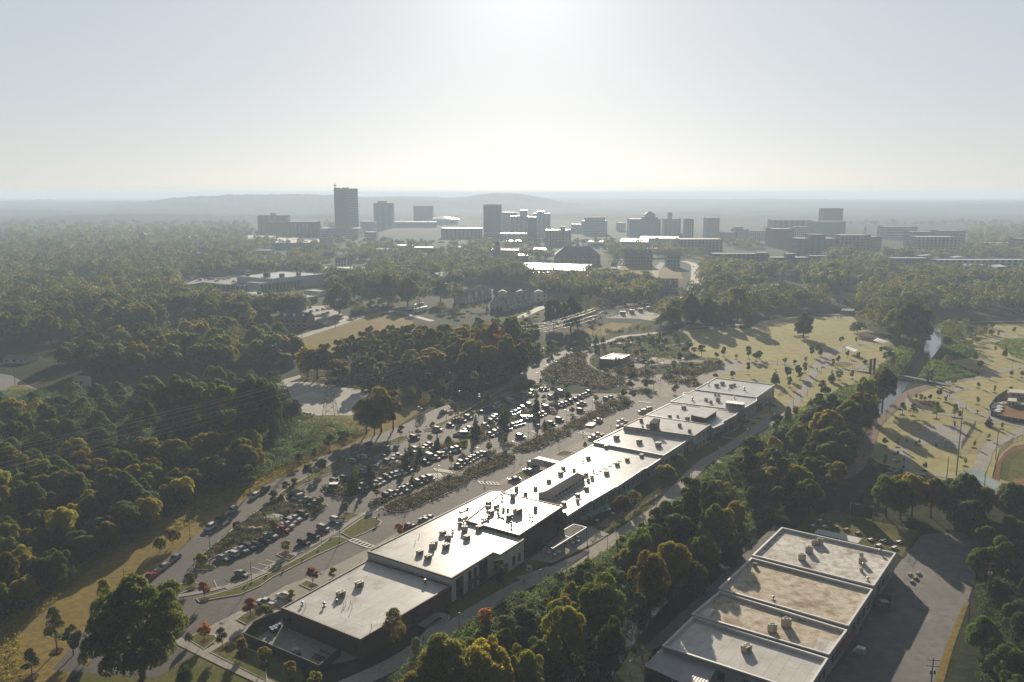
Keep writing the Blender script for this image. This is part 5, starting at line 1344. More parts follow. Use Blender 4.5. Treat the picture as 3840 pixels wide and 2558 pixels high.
def fill(c, pts, spacing, kinds, rad, where, group, seed, clear=0.75):
 """scatter trees over a wood's footprint, keeping clear of trees already placed"""
 poly = pp(c, pts)
 rg = random.Random(seed)
 xs, ys = [p.x for p in poly], [p.y for p in poly]
 A = (max(xs)-min(xs))*(max(ys)-min(ys))
 mine = [(t[2].x, t[2].y, t[3]*NATIVE[t[1]][0]) for t in TREES if t[1] != 'young']
 for _ in range(int(A/spacing**2*5)):
  x, y = rg.uniform(min(xs), max(xs)), rg.uniform(min(ys), max(ys))
  if not inside((x, y), poly):
   continue
  r = rad*rg.uniform(.7, 1.25)
  if any((x-q.x)**2+(y-q.y)**2 < (4.5+r*.8)**2 for q in RIVC):
   continue
  if any((x-a)**2+(y-b)**2 < (clear*max(spacing, (r+q)*.8))**2 for a, b, q in mine):
   continue
  kind, col = rg.choice(kinds)
  nr, nh = NATIVE[kind]
  h = nh*r/nr*rg.uniform(.9, 1.15)
  if kind == 'oak':
   h = min(h, 22)
  mine.append((x, y, r))
  tree_at(kind, Vector((x, y, 0)), r, h, col, '%s %s %s' % (LOOK[col], FORM[kind], where), group)
fill('W', [(0, 1085), (330, 1060), (580, 1055), (600, 1085), (460, 1150), (290, 1245), (170, 1335), (0, 1440), (-60, 1440), (-60, 1085)], 7, [(O, 'olive'), (O, 'gold'), (O, 'dark'), ('vine', 'vine')], 4.6, 'inside the golden thicket', 'golden thicket', 1)
fill('W', [(-40, 940), (420, 905), (640, 880), (680, 960), (640, 1030), (300, 1050), (-40, 1060)], 13, [('vine', 'vine'), ('vine', 'vine'), (O, 'dark')], 5.0, 'in the creeper wood', 'creeper wood trees', 2)
fill('W', [(220, 880), (420, 860), (640, 850), (690, 830), (640, 790), (480, 775), (250, 800), (130, 840)], 11, [(O, 'mid'), (O, 'dark'), (O, 'olive'), (O, 'pale')], 6.5, 'above the left street', 'street wood', 3)
fill('W', [(-80, 800), (200, 790), (330, 775), (420, 745), (600, 772), (640, 768), (560, 740), (420, 728), (300, 700), (-80, 720)], 15, [(O, 'mid'), (O, 'dark'), (O, 'olive')], 8, 'in the estate wood', 'estate trees', 4)
fill('W', [(760, 860), (1020, 870), (1180, 850), (1245, 800), (1200, 770), (1000, 790), (860, 800)], 9, [('tall', 'olive'), ('tall', 'pale'), ('tall', 'pale'), ('tall', 'mid'), (O, 'gold')], 4.5, 'deep in the autumn wood', 'autumn wood', 5)
fill('W', [(1500, 755), (1580, 745), (1760, 725), (1900, 712), (1900, 690), (1760, 680), (1580, 690)], 12, [(O, 'mid'), (O, 'dark'), (O, 'olive')], 6.5, 'beside the substation', 'substation trees', 6)
fill('W', [(1960, 720), (2130, 735), (2354, 720), (2420, 690), (2354, 660), (2000, 680)], 13, [(O, 'mid'), (O, 'olive'), (O, 'dark')], 7, 'beyond the park', 'park wood', 7)
fill('W', [(1020, 1620), (1180, 1495), (1400, 1350), (1600, 1205), (1740, 1115), (1830, 1040), (1890, 965), (1940, 960), (1960, 1050), (1800, 1190), (1600, 1330), (1480, 1460), (1330, 1650)], 6.5, [(O, 'olive'), (O, 'mid'), ('tall', 'dark'), (O, 'dark')], 4.6, 'in the river belt', 'river belt trees', 8)
fill('W', [(2260, 1240), (2420, 1200), (2420, 1700), (2250, 1700), (2240, 1500)], 9, [('vine', 'vine'), ('vine', 'vine'), (O, 'dark')], 4.0, 'in the yard thicket', 'yard thicket', 9)
fill('W', [(1980, 1170), (2280, 1160), (2420, 1170), (2420, 1250), (2260, 1230), (2000, 1190)], 9, [(O, 'dark'), (O, 'dark'), (O, 'rust')], 5.0, 'screening the ball field', 'ball field screen trees', 10)
fill('W', [(2120, 740), (2200, 740), (2280, 770), (2230, 800), (2160, 790), (2110, 830), (2060, 890), (2030, 930), (2010, 905), (2060, 850), (2100, 800)], 9, [('bush', 'mid'), ('bush', 'olive'), ('bush', 'mid'), (O, 'mid')], 2.6, 'lining the river', 'river side shrubs', 12)
fill('W', [(1940, 960), (1990, 900), (2040, 830), (2110, 790), (2080, 830), (2040, 890), (1980, 960)], 8, [('bush', 'mid'), ('bush', 'olive'), (O, 'mid')], 2.8, 'on the inner river bank', 'river side shrubs', 13)
fill('M2', [(60, 480), (250, 370), (480, 250), (690, 170), (640, 130), (400, 200), (100, 360), (-60, 450)], 6, [('bush', 'mid'), ('bush', 'olive'), (Y, 'mid'), ('bush', 'rust')], 2.2, 'across the verge road', 'scrub trees', 14)
fill('M1', [(1430, 640), (1700, 600), (1860, 550), (1900, 470), (1700, 500), (1500, 540)], 6, [('bush', 'mid'), ('bush', 'olive'), (Y, 'mid')], 2.3, 'across the verge road', 'scrub trees', 15)
fill('E5', [(560, 450), (1000, 360), (1300, 330), (1680, 330), (1600, 390), (1300, 420), (900, 420), (620, 480)], 7, [('bush', 'mid'), ('bush', 'olive'), (Y, 'mid')], 1.8, 'behind the playground', 'trees behind the playground', 16)
trees('F7', 'in front of the townhouses', 'townhouse trees', [(1100, 470, 575, 22, 'cone', 'dark'), (1162, 465, 580, 25, 'cone', 'dark'), (1228, 460, 588, 25, 'cone', 'dark'), (1278, 480, 592, 22, 'cone', 'dark'), (1385, 500, 585, 45, O, 'dark'), (1040, 450, 565, 45, 'tall', 'mid'), (860, 470, 545, 30, O, 'mid'), (930, 480, 560, 36, O, 'mid')])
fill('T2', [(480, 1080), (1000, 1150), (1500, 1190), (1580, 1120), (1500, 1020), (1000, 1010), (620, 1000), (520, 1010)], 11, [(O, 'mid'), (O, 'olive'), (O, 'dark')], 6.5, 'behind the substation', 'town edge wood', 21)
fill('T2', [(1960, 1010), (2120, 1020), (2354, 990), (2354, 880), (2100, 840), (1970, 840)], 11, [(O, 'mid'), (O, 'olive')], 6.5, 'right of the climbing street', 'town edge wood', 22)
fill('T2', [(300, 1300), (560, 1270), (900, 1250), (1080, 1300), (1000, 1400), (560, 1420), (420, 1380)], 13, [('bush', 'mid'), ('bush', 'olive'), (O, 'olive')], 2.6, 'on the substation meadow', 'meadow scrub', 23)
fill('T2', [(940, 1150), (1090, 1180), (1080, 1290), (930, 1300)], 8, [('bush', 'mid'), (O, 'mid')], 3.4, 'on the substation meadow', 'meadow scrub', 24)
fill('T1', [(1000, 1190), (1560, 1180), (1680, 1240), (1900, 1250), (2100, 1290), (1900, 1310), (1640, 1220), (1440, 1200), (1040, 1290)], 11, [('bush', 'mid'), (O, 'mid'), (O, 'olive')], 3.6, 'near the old road', 'old road trees', 25)
fill('T1', [(1700, 870), (2350, 900), (2354, 1000), (1900, 980), (1640, 960)], 12, [(O, 'mid'), (O, 'dark'), (O, 'olive')], 6.5, 'behind the teal roofs', 'town edge wood', 26)
fill('W', [(880, 1620), (982, 1536), (1060, 1484), (1118, 1448), (1196, 1404), (1272, 1367), (1367, 1322), (1482, 1244), (1535, 1208), (1616, 1126), (1676, 1083), (1736, 1044), (1800, 985), (1830, 1030), (1740, 1112), (1600, 1210), (1400, 1350), (1180, 1490), (1020, 1640)], 4.0, [('bush', 'mid'), ('bush', 'dark'), ('bush', 'olive'), (Y, 'mid'), ('bush', 'mid')], 1.8, 'edging the rail trail', 'trail edge shrubs', 31, .6)
fill('B2', [(1330, 1000), (1900, 480), (2350, 330), (2350, 430), (1900, 720), (1330, 1250)], 5, [('bush', 'dark'), ('tall', 'dark'), (O, 'olive')], 2.8, 'along the warehouse lean-to', 'belt trees', 32, .7)
TREES.sort(key=lambda t: -t[0])
rest = []
cnt = {}
for t in TREES:
 size, kind, p, sx, sz, col, label, group = t
 lim = {'oak': 290, 'tall': 140, 'hero': 60, 'bush': 295, 'young': 290}.get(kind, 200)
 if cnt.get(kind, 0) >= lim or math.hypot(p.x, p.y) > 980:
  rest.append(t)
  continue
 cnt[kind] = cnt.get(kind, 0)+1
 far = 0 if math.hypot(p.x, p.y) < 420 and kind in ('oak', 'tall', 'young') else 1
 if sx > 1.4:
  far = 0
 v = rnd.randrange(sum(1 for q in PROTO if q[0] == kind and q[1] == far))
 o, kids = PROTO[kind, far, v].place(p, rnd.random()*6.28, (sx, sx*rnd.uniform(.92, 1.08), sz), label, group)
 for k in kids:
  if k.name.startswith('crown'):
   k.material_slots[0].link = 'OBJECT'
   k.material_slots[0].material = LEAF[col]
for K in PROTO.values():
 if not K.used:
  for ch in list(K.root.children):
   bpy.data.objects.remove(ch)
  bpy.data.objects.remove(K.root)
  K.used = True
def far_tree_arrays(pos, rad, hh, tint, nq, rg):
 n = len(pos)
 k = np.repeat(np.arange(n), nq)
 d = rg.normal(size=(len(k), 3))
 d /= np.linalg.norm(d, axis=1)[:, None]
 d[:, 2] = np.where(d[:, 2] < -.5, -d[:, 2], d[:, 2])
 pu = rg.integers(0, 6, len(k))
 pofs = rg.normal(size=(n, 6, 3))*np.array([.42, .42, .3])
 c = pofs[np.arange(n).repeat(nq), pu]
 loc = (c + d*.52)
 P3 = np.empty((len(k), 3))
 P3[:, 0] = pos[k, 0] + loc[:, 0]*rad[k]
 P3[:, 1] = pos[k, 1] + loc[:, 1]*rad[k]
 P3[:, 2] = hh[k]*(.60) + loc[:, 2]*hh[k]*.46
 P3[:, 2] = np.maximum(P3[:, 2], 0.2)
 nrm = d*.9 + rg.normal(size=d.shape)*.4 + np.array([0, 0, .25])
 size = rad[k]*2.0/np.sqrt(nq/5.0)*(.7+.6*rg.random(len(k)))
 V, Q, t = quads_at(P3, nrm, size, rg)
 return V, Q, np.clip(tint[k]*1.15+(t-.28)*.5, 0, 1.2)
far_leaf = leaf_mat('leaf_far', (0.045, 0.07, 0.022), (0.15, 0.145, 0.04), .42, 0.0, 0.0)
FP, FR, FH, FT = [], [], [], []
for s_, kind, p, sx, sz, col, label, group in rest:
 FP.append((p.x, p.y)); FR.append(sx*NATIVE[kind][0]); FH.append(sz*NATIVE[kind][1])
 FT.append({'gold': .9, 'olive': .7, 'dark': .1, 'rust': 1.0}.get(col, .4))
CLEAR_W = [   # picture areas (full view pixels, ground level) kept free of far trees
 [(395, 690), (560, 720), (760, 720), (760, 640), (560, 630), (420, 640)], [(800, 560), (1750, 560), (1760, 500), (800, 500)],
 [(920, 660), (1120, 665), (1110, 625), (920, 625)], [(1060, 720), (1260, 720), (1260, 655), (1060, 655)], [(1200, 640), (1410, 640), (1410, 600), (1200, 600)],
 [(1400, 665), (1610, 670), (1620, 600), (1430, 590)], [(1620, 620), (1900, 620), (1900, 575), (1620, 575)], [(1270, 605), (1390, 605), (1390, 570), (1270, 570)],
 [(1690, 660), (1860, 680), (1840, 645), (1690, 640)], [(1380, 740), (1560, 730), (1580, 690), (1440, 690)], [(1930, 650), (2060, 690), (2060, 660), (1960, 640)],
 [(580, 540), (740, 545), (740, 500), (580, 500)], [(2040, 630), (2354, 650), (2354, 600), (2040, 600)], [(1760, 590), (2220, 590), (2220, 520), (1760, 520)],
 [(720, 760), (1000, 740), (1000, 690), (740, 690)], [(0, 930), (330, 930), (330, 850), (0, 850)], [(640, 850), (1000, 730), (960, 700), (620, 800)],
 [(1300, 760), (1500, 760), (1640, 640), (1560, 640), (1300, 740)], [(740, 640), (860, 640), (860, 605), (740, 605)], [(1560, 600), (1620, 760), (1640, 640), (1620, 590)]]
rg = np.random.default_rng(5)
ncl = 0
for _ in range(90000):
 u, v = rg.random(), rg.random()
 yy = 1/(1/700 + u*(1/2900-1/700))
 xx = (v-.5)*1.36*yy
 fx, fy = P(xx, yy, 0)
 wx, wy = fx*.613, fy*.613
 dens = mnoise.noise(Vector((xx/90, yy/120, 2)))
 town = 1.0 if (yy > 1150 and 560 < wx < 1760) else 0.0
 if yy < 900 and wx > 700:
  continue
 if town and dens < -.12:
  continue
 if dens < -.38:
  continue
 if any(inside((wx, wy), c) for c in CLEAR_W[:]):
  continue
 if rg.random() > (.9 if not town else .75):
  continue
 r = (3.2+6.4*rg.random()**1.4)*(.85 if town else 1)
 FP.append((xx, yy)); FR.append(r); FH.append(r*rg.uniform(1.7, 2.5)); FT.append(rg.random()*.75)
 ncl += 1
 if ncl > 9000:
  break
FP, FR, FH, FT = np.array(FP), np.array(FR), np.array(FH), np.array(FT)
dist = np.hypot(FP[:, 0], FP[:, 1])
VV, QQ, TT = [], [], []
off = 0
for lo, hi, nq in ((0, 800, 900), (800, 1150, 520), (1150, 1700, 240), (1700, 9999, 110)):
 s_ = (dist >= lo) & (dist < hi)
 if s_.any():
  V, Q, t = far_tree_arrays(FP[s_], FR[s_], FH[s_], FT[s_], nq, rg)
  VV.append(V); QQ.append(Q+off); TT.append(t)
  off += len(V)
fw = np_mesh('far_woodland', np.concatenate(VV), np.concatenate(QQ), far_leaf, np.concatenate(TT))
tag(fw, 'hazy mass of small tree crowns filling the town and hills beyond the park', 'woodland')
fw['kind'] = 'stuff'
def cover(name, label, cat, polys, hmax, leaf0, colour, bump=6.0, dens=1.6, seed=3, hmin=.1, thr=-.2):
 rg = np.random.default_rng(seed)
 Ps, Ns, Ss = [], [], []
 for poly in polys:
  xs, ys = np.array([p[0] for p in poly]), np.array([p[1] for p in poly])
  cxm, cym = xs.mean(), ys.mean()
  cells = 1
  ay = np.linspace(ys.min(), ys.max(), 2+int((ys.max()-ys.min())/25))
  for y0, y1 in zip(ay[:-1], ay[1:]):
   ym = (y0+y1)/2
   leaf = max(leaf0, math.hypot(cxm, ym)*.0012)
   n = int((xs.max()-xs.min())*(y1-y0)*dens/leaf**2)
   X = rg.uniform(xs.min(), xs.max(), n)
   Yv = rg.uniform(y0, y1, n)
   ins = np.zeros(n, bool)
   m = len(poly)
   for i in range(m):
    x1, yy1, x2, yy2 = xs[i], ys[i], xs[i-1], ys[i-1]
    if yy1 == yy2:
     continue
    cond = ((yy1 > Yv) != (yy2 > Yv)) & (X < (x2-x1)*(Yv-yy1)/(yy2-yy1)+x1)
    ins ^= cond
   X, Yv = X[ins], Yv[ins]
   hn = np.array([mnoise.noise(Vector((a/bump, b/bump, seed)))+.5*mnoise.noise(Vector((a/bump*2.7, b/bump*2.7, seed+4))) for a, b in zip(X, Yv)])
   h = hmin + hmax*np.clip(hn-thr, 0, 1)
   k = hn > thr-.25
   z = h*(.25+.75*rg.random(len(X))**.4)
   Ps.append(np.stack([X, Yv, z], 1)[k])
   Ss.append(np.full(k.sum(), leaf)*(.7+.7*rg.random(k.sum())))
 p = np.concatenate(Ps)
 s = np.concatenate(Ss)
 nrm = rg.normal(size=p.shape)*.6 + np.array([0, 0, 1.0])
 V, Q, t = quads_at(p, nrm, s, rg)
 o = np_mesh(name, V, Q, LEAF[colour] if isinstance(colour, str) else colour, t)
 tag(o, label, cat)
 o['kind'] = 'stuff'
 return o
cover('undergrowth', 'dark creeper smothered undergrowth below the wood at the left', 'undergrowth', [pp('W', [(-60, 905), (400, 905), (650, 880), (690, 960), (760, 970), (860, 985), (740, 1040), (600, 1100), (460, 1150), (290, 1250), (170, 1345), (-60, 1450)])], 3.8, .38, 'vine', 6.0, 1.6, 3, .3, -.5)
cover('undergrowth', 'tangled green undergrowth along the river and rail trail', 'undergrowth', [pp('W', [(850, 1620), (968, 1512), (1046, 1460), (1103, 1424), (1182, 1380), (1259, 1343), (1353, 1298), (1468, 1222), (1520, 1187), (1600, 1105), (1661, 1062), (1720, 1030), (1790, 985), (1860, 930), (1990, 880), (2060, 810), (2110, 765), (2120, 790), (2080, 850), (2050, 890), (2000, 950), (1980, 1030), (1890, 1120), (1700, 1250), (1560, 1330), (1430, 1480), (1330, 1640)])], 2.6, .36, 'mid', 3.5, 2.0, 4, .4, -.6)
cover('undergrowth', 'creeper and scrub smothering the slope beside the warehouse yard', 'undergrowth', [pp('W', [(2240, 1560), (2250, 1440), (2240, 1330), (2260, 1240), (2420, 1190), (2420, 1640), (2200, 1640)])], 2.8, .34, 'vine', 5.0, 1.5, 5)
cover('undergrowth', 'riverside scrub on the far bank by the lawn', 'undergrowth', [pp('E6', [(1630, 120), (1800, 160), (2000, 190), (1980, 225), (1800, 260), (1790, 300), (1940, 370), (1970, 420), (1690, 440), (1660, 470), (1700, 510), (1960, 540), (1960, 590), (1700, 640), (1560, 640), (1440, 610), (1530, 490), (1620, 400), (1665, 300), (1655, 180)]), pp('E6', [(2100, 320), (2200, 280), (2500, 270), (2500, 460), (2354, 460), (2250, 420), (2180, 370)])], 2.2, .5, 'mid', 6.0, 1.5, 6)
cover('undergrowth', 'low scrub between the autumn wood and the road', 'undergrowth', [pp('M1', [(1420, 660), (1700, 640), (1960, 570), (2130, 520), (2300, 440), (2340, 380), (2100, 400), (1900, 420), (1700, 520), (1420, 560)]), pp('M2', [(0, 520), (250, 380), (500, 250), (700, 165), (820, 120), (600, 110), (300, 200), (0, 330)]), pp('M1', [(520, 420), (900, 470), (1400, 560), (1400, 470), (1850, 380), (1800, 300), (1400, 330), (900, 330), (560, 330)])], 1.6, .5, 'mid', 6.0, 1.1, 7)
cover('undergrowth', 'straw coloured rough grass between verge and thicket', 'rough grass', [pp('B0', [(-80, 1560), (-80, 900), (60, 930), (300, 740), (560, 620), (760, 640), (540, 800), (180, 1100), (200, 1300), (260, 1549)]), pp('W', [(400, 1150), (600, 1085), (700, 1030), (740, 1005), (760, 1030), (620, 1110), (460, 1190), (380, 1240)])], .9, .3, 'gold', 2.0, 1.2, 8, .1, -.5)
cover('planting', 'mixed shrubs and grasses filling the car park planting beds', 'planting', bed_polys['shrubs'], 1.7, .30, 'bed', 3.0, 1.8, 9, .15, -.5)
cover('planting', 'dark green rounded shrub clumps in the car park planting beds', 'planting', bed_polys['shrubs'], 1.5, .30, 'dark', 3.0, .9, 19, .15, .0)
cover('planting', 'low shrubs in the sunken basin of the lower car park', 'planting', bed_polys['mulch'][:1], 1.3, .26, 'dark', 3.0, 1.5, 10, .1, -.3)
cover('planting', 'dense planting round the playground and its paths', 'planting', [pp('E5', q) for q in ([(620, 640), (700, 690), (850, 740), (900, 700), (860, 650), (700, 600), (640, 560)], [(870, 720), (960, 680), (1200, 720), (1400, 700), (1430, 740), (1280, 760), (1150, 780), (1020, 750)], [(1050, 540), (1350, 520), (1640, 560), (2000, 570), (2090, 600), (2110, 650), (1950, 700), (1650, 710), (1900, 640), (1980, 610), (1600, 590), (1300, 570)], [(760, 510), (900, 480), (1020, 470), (1350, 460), (1600, 470), (1750, 530), (1500, 540), (1200, 530)], [(900, 420), (1200, 380), (1600, 390), (1700, 430), (1300, 450), (950, 450)])], 1.3, .5, 'mid', 5.0, 1.2, 11, .1, -.1)
cover('planting', 'clipped beds along the mill terrace', 'planting', [pp('D2', [(1570, 890), (1700, 780), (1960, 590), (2010, 590), (1880, 700), (1640, 900)]), pp('D2', [(1030, 1240), (1170, 1150), (1180, 1190), (1060, 1250)]), pp('D2', [(1220, 1130), (1340, 1040), (1500, 980), (1560, 930), (1420, 1060), (1280, 1140)]), pp('B1', [(160, 1110), (330, 1000), (345, 1030), (200, 1130)])], 1.0, .26, 'dark', 2.0, 1.8, 12, .4, -.6)
b = MB()
for t in TREES:
 if t[1] in ('young', 'cone', 'pine') and math.hypot(t[2].x, t[2].y) < 560:
  z = .262 if any(w in t[7] for w in ('car park', 'forecourt', 'plaza', 'yard', 'verge')) else .15
  r_ = 1.15 if t[1] == 'young' else 1.4
  b.add([(t[2].x+r_*math.cos(a), t[2].y+r_*math.sin(a), z) for a in np.linspace(0, 5.76, 12)], [tuple(range(12))])
struct(b.build('mulch', mulch_m))
def paint(name, c, rough=.28, metal=0.0):
 m = mat('paint_'+name, c, None, rough=rough+.2, metal=metal*.2, spec=.06, coat=.06)
 return m
PAINT = {'white': paint('white', (.5, .5, .5)), 'silver': paint('silver', (.27, .27, .275), .34, .4), 'grey': paint('grey', (.17, .175, .18), .3, .4), 'black': paint('black', (.015, .015, .017)),
         'dark grey': paint('dark_grey', (.05, .052, .055), .3, .3), 'red': paint('red', (.25, .022, .02)), 'maroon': paint('maroon', (.09, .02, .022)), 'tan': paint('tan', (.3, .25, .18), .3, .3),
         'blue': paint('blue', (.05, .09, .16), .3, .3), 'brown': paint('brown', (.12, .085, .06), .3, .3)}
tyre_m = mat('tyre', (.018, .018, .018), (.03, .03, .03), 5, .85)
carglass_m = mat('car_glass', (.012, .014, .016), None, rough=.05, spec=.7)
lamp_m = mat('lamp_lens', (.6, .6, .58), None, rough=.15)
tail_m = mat('tail_lens', (.3, .02, .015), None, rough=.2)
def loft(b, secs, mi=0):
 """skin rounded cross sections: (x, z0, z1, half width)"""
 rings = []
 for x, z0, z1, w in secs:
  r = min(.16, (z1-z0)*.4)
  rings.append([(x, -w+r*.4, z0), (x, w-r*.4, z0), (x, w, z0+r), (x, w, z1-r*1.2), (x, w-r*1.1, z1), (x, -w+r*1.1, z1), (x, -w, z1-r*1.2), (x, -w, z0+r)])
 n = 8
 v = [p for r in rings for p in r]
 f = []
 for k in range(len(rings)-1):
  for i in range(n):
   f.append((k*n+i, k*n+(i+1) % n, (k+1)*n+(i+1) % n, (k+1)*n+i))
 f.append(tuple(range(n-1, -1, -1)))
 f.append(tuple((len(rings)-1)*n+i for i in range(n)))
 b.add(v, f, mi)
def cabin(b, gl, base, top, zb, zt, wb, wt):
 """window band as glass, roof panel and pillars as body"""
 (x0, x1), (x2, x3) = base, top
 B = [(x0, -wb, zb), (x1, -wb, zb), (x1, wb, zb), (x0, wb, zb)]
 T = [(x2, -wt, zt), (x3, -wt, zt), (x3, wt, zt), (x2, wt, zt)]
 gl.add(B+T, [(0, 1, 5, 4), (1, 2, 6, 5), (2, 3, 7, 6), (3, 0, 4, 7)])
 xm = (x2+x3)/2
 L = (x3-x2)/2
 v = [(x2-.04, -wt-.02, zt-.02), (x3+.04, -wt-.02, zt-.02), (x3+.04, wt+.02, zt-.02), (x2-.04, wt+.02, zt-.02),
         (xm-L*.8, -wt*.82, zt+.07), (xm+L*.8, -wt*.82, zt+.07), (xm+L*.8, wt*.82, zt+.07), (xm-L*.8, wt*.82, zt+.07)]
 b.add(v, [(0, 1, 5, 4), (1, 2, 6, 5), (2, 3, 7, 6), (3, 0, 4, 7), (4, 5, 6, 7)])
 for i in range(4):
  b.beam(Vector(B[i]), Vector(T[i]), .09, .09)
 for s in (-1, 1):
  xx = x0+(x1-x0)*.48
  b.beam((xx, s*wb*1.0, zb), (xm, s*(wt+.01), zt), .09, .05)
def proto_car(name, body, cab, wheels, extra=None, cat='car'):
 r = thing(name, 'x', cat)
 b, gl = MB(), MB()
 loft(b, body)
 cabin(b, gl, *cab)
 if extra:
  extra(b, gl, r)
 o = b.build('body', PAINT['white'], r, False)
 gl.build('window', carglass_m, r)
 L0, L1 = body[0][0], body[-1][0]
 for wx in wheels:
  for s in (-1, 1):
   w = MB()
   w.tube((wx, s*.66, .33), (wx, s*.9, .33), .34, .34, 10)
   w.build('wheel', tyre_m, r)
 for s in (-1, 1):
  h = MB()
  h.box(L1-.12, L1+.015, s*.62-.17, s*.62+.17, .62, .78, bottom=True)
  h.build('headlight', lamp_m, r)
  h = MB()
  h.box(L0-.015, L0+.1, s*.68-.12, s*.68+.12, .68, .88, bottom=True)
  h.build('tail_light', tail_m, r)
 return Kind(r)
def bed(b, gl, r):
 t = MB()
 t.add([(-2.65, -.8, .93), (-.75, -.8, .93), (-.75, .8, .93), (-2.65, .8, .93)], [(0, 1, 2, 3)])
 t.build('load_bed', steel_m, r)
 for s in (-1, 1):
  b.box(-2.72, -.7, s*.86-.07, s*.86+.07, .9, 1.12, bottom=True)
 b.box(-2.78, -2.68, -.86, .86, .9, 1.12, bottom=True)
sedan_b = [(-2.32, .35, .8, .8), (-2.2, .28, .98, .88), (-1.3, .25, 1.02, .9), (0, .22, .95, .91), (1.2, .25, .9, .9), (2.1, .28, .78, .86), (2.32, .35, .66, .78)]
suv_b = [(-2.35, .4, .95, .84), (-2.28, .3, 1.08, .92), (-1.0, .28, 1.08, .94), (.4, .26, 1.06, .94), (1.3, .28, 1.04, .93), (2.15, .3, .95, .9), (2.36, .4, .78, .82)]
pick_b = [(-2.8, .45, .92, .88), (-2.7, .4, .95, .93), (-.6, .36, .98, .95), (.9, .34, 1.1, .95), (1.9, .36, 1.1, .95), (2.55, .38, 1.0, .93), (2.75, .45, .85, .88)]
van_b = [(-2.8, .4, 1.1, .93), (-2.72, .32, 1.25, 1.0), (0, .3, 1.25, 1.0), (1.7, .32, 1.22, 1.0), (2.5, .34, 1.0, .96), (2.75, .42, .8, .9)]
def vanbox(b, gl, r):
 loft(b, [(-2.76, 1.2, 2.35, .93), (-2.6, 1.2, 2.45, .95), (.9, 1.2, 2.45, .95), (1.2, 1.2, 2.3, .93)])
CARS = {'saloon': proto_car('saloon_car', sedan_b, ((-1.95, 1.1), (-1.15, .35), .94, 1.4, .84, .64), (-1.4, 1.42)),
  'SUV': proto_car('sport_utility_car', suv_b, ((-2.2, 1.2), (-1.95, .55), 1.02, 1.66, .88, .72), (-1.42, 1.45)),
  'pickup': proto_car('pickup_truck', pick_b, ((-.75, 1.35), (-.5, .75), 1.05, 1.72, .88, .74), (-1.75, 1.75), bed, 'pickup truck'),
  'van': proto_car('panel_van', van_b, ((.9, 2.05), (.9, 1.35), 1.18, 2.05, .93, .8), (-1.7, 1.75), vanbox, 'van')}
def cars(c, where, d, rows, flip=True, group=None, z=.03):
 """d: picture vector of the nose"""
 for it in rows:
  x, y, col, ty = it[:4]
  dd = it[4] if len(it) > 4 else d
  p = g(c, x, y, .5)
  q = g(c, x+dd[0]*.2, y+dd[1]*.2, .5)
  a = math.atan2(q.y-p.y, q.x-p.x) + rnd.uniform(-.03, .03)
  p.z = z
  o, kids = CARS[ty].place(p, a, rnd.uniform(.97, 1.03), '%s %s %s' % (col, ty, where), group or 'cars parked in the car park')
  for k in kids:
   if k.name.startswith('body'):
    k.material_slots[0].link = 'OBJECT'
    k.material_slots[0].material = PAINT[col]
S_, U_, K_, N_ = 'saloon', 'SUV', 'pickup', 'van'
cars('E4', 'at the kerb of the verge road', (-165, 110), [(145, 700, 'white', U_), (300, 575, 'dark grey', K_), (470, 450, 'silver', U_), (800, 240, 'white', U_), (955, 145, 'dark grey', U_)], group='cars along the verge road')
cars('B0', 'at the kerb of the verge road', (-120, 85), [(1545, 455, 'grey', S_), (1440, 535, 'silver', S_), (1330, 622, 'red', K_)], group='cars along the verge road')
cars('B0', 'behind the great tree at lower left', (-120, 85), [(1095, 810, 'white', N_), (945, 920, 'white', N_)], group='cars along the verge road')
cars('E4', 'in the row beside the planted basin', (200, 55), [(335, 1150, 'silver', S_), (470, 1090, 'white', U_, (-200, -55)), (600, 1035, 'silver', K_), (715, 990, 'black', U_), (825, 950, 'black', S_), (915, 895, 'black', K_), (1035, 820, 'silver', K_), (1210, 730, 'red', K_), (1285, 665, 'white', K_), (1335, 615, 'grey', U_), (1395, 570, 'white', K_), (1510, 505, 'dark grey', U_)])
cars('E4', 'in the row facing the mill lane', (200, 62), [(615, 1380, 'silver', S_), (1525, 925, 'black', U_), (1670, 830, 'black', U_), (1815, 712, 'silver', U_), (2000, 592, 'white', U_)])
cars('E4', 'in the angled row behind the basin', (-200, 75), [(1370, 205, 'black', U_), (1440, 258, 'silver', U_), (1545, 290, 'silver', S_), (1620, 315, 'black', K_), (1690, 350, 'grey', K_)])
cars('E1', 'against the verge strip', (-150, -25), [(645, 510, 'white', U_), (715, 480, 'dark grey', U_), (815, 450, 'white', U_), (870, 425, 'dark grey', S_), (1130, 335, 'grey', N_)])
cars('E1', 'on the upper side of the first bed', (170, 60), [(415, 808, 'dark grey', U_), (430, 865, 'black', U_), (565, 770, 'grey', U_), (830, 665, 'white', S_), (860, 625, 'white', S_), (1030, 612, 'white', U_), (1055, 578, 'dark grey', S_), (1190, 523, 'maroon', U_), (1280, 502, 'white', S_)])
cars('E1', 'on the lower side of the first bed', (170, 68), [(790, 945, 'black', S_), (845, 885, 'silver', U_), (945, 845, 'dark grey', K_), (1030, 832, 'white', S_), (1090, 800, 'white', S_), (1180, 750, 'black', U_), (1260, 712, 'grey', S_), (1325, 692, 'white', S_), (1405, 675, 'white', S_), (1490, 632, 'black', K_)])
cars('E1', 'in the row along the footway', (180, 85), [(1180, 1025, 'dark grey', U_), (1250, 992, 'silver', U_), (1340, 972, 'black', S_), (1430, 925, 'white', K_, (-180, -60)), (1495, 882, 'dark grey', S_), (1640, 825, 'silver', U_), (1730, 785, 'brown', U_), (1815, 762, 'grey', U_)])
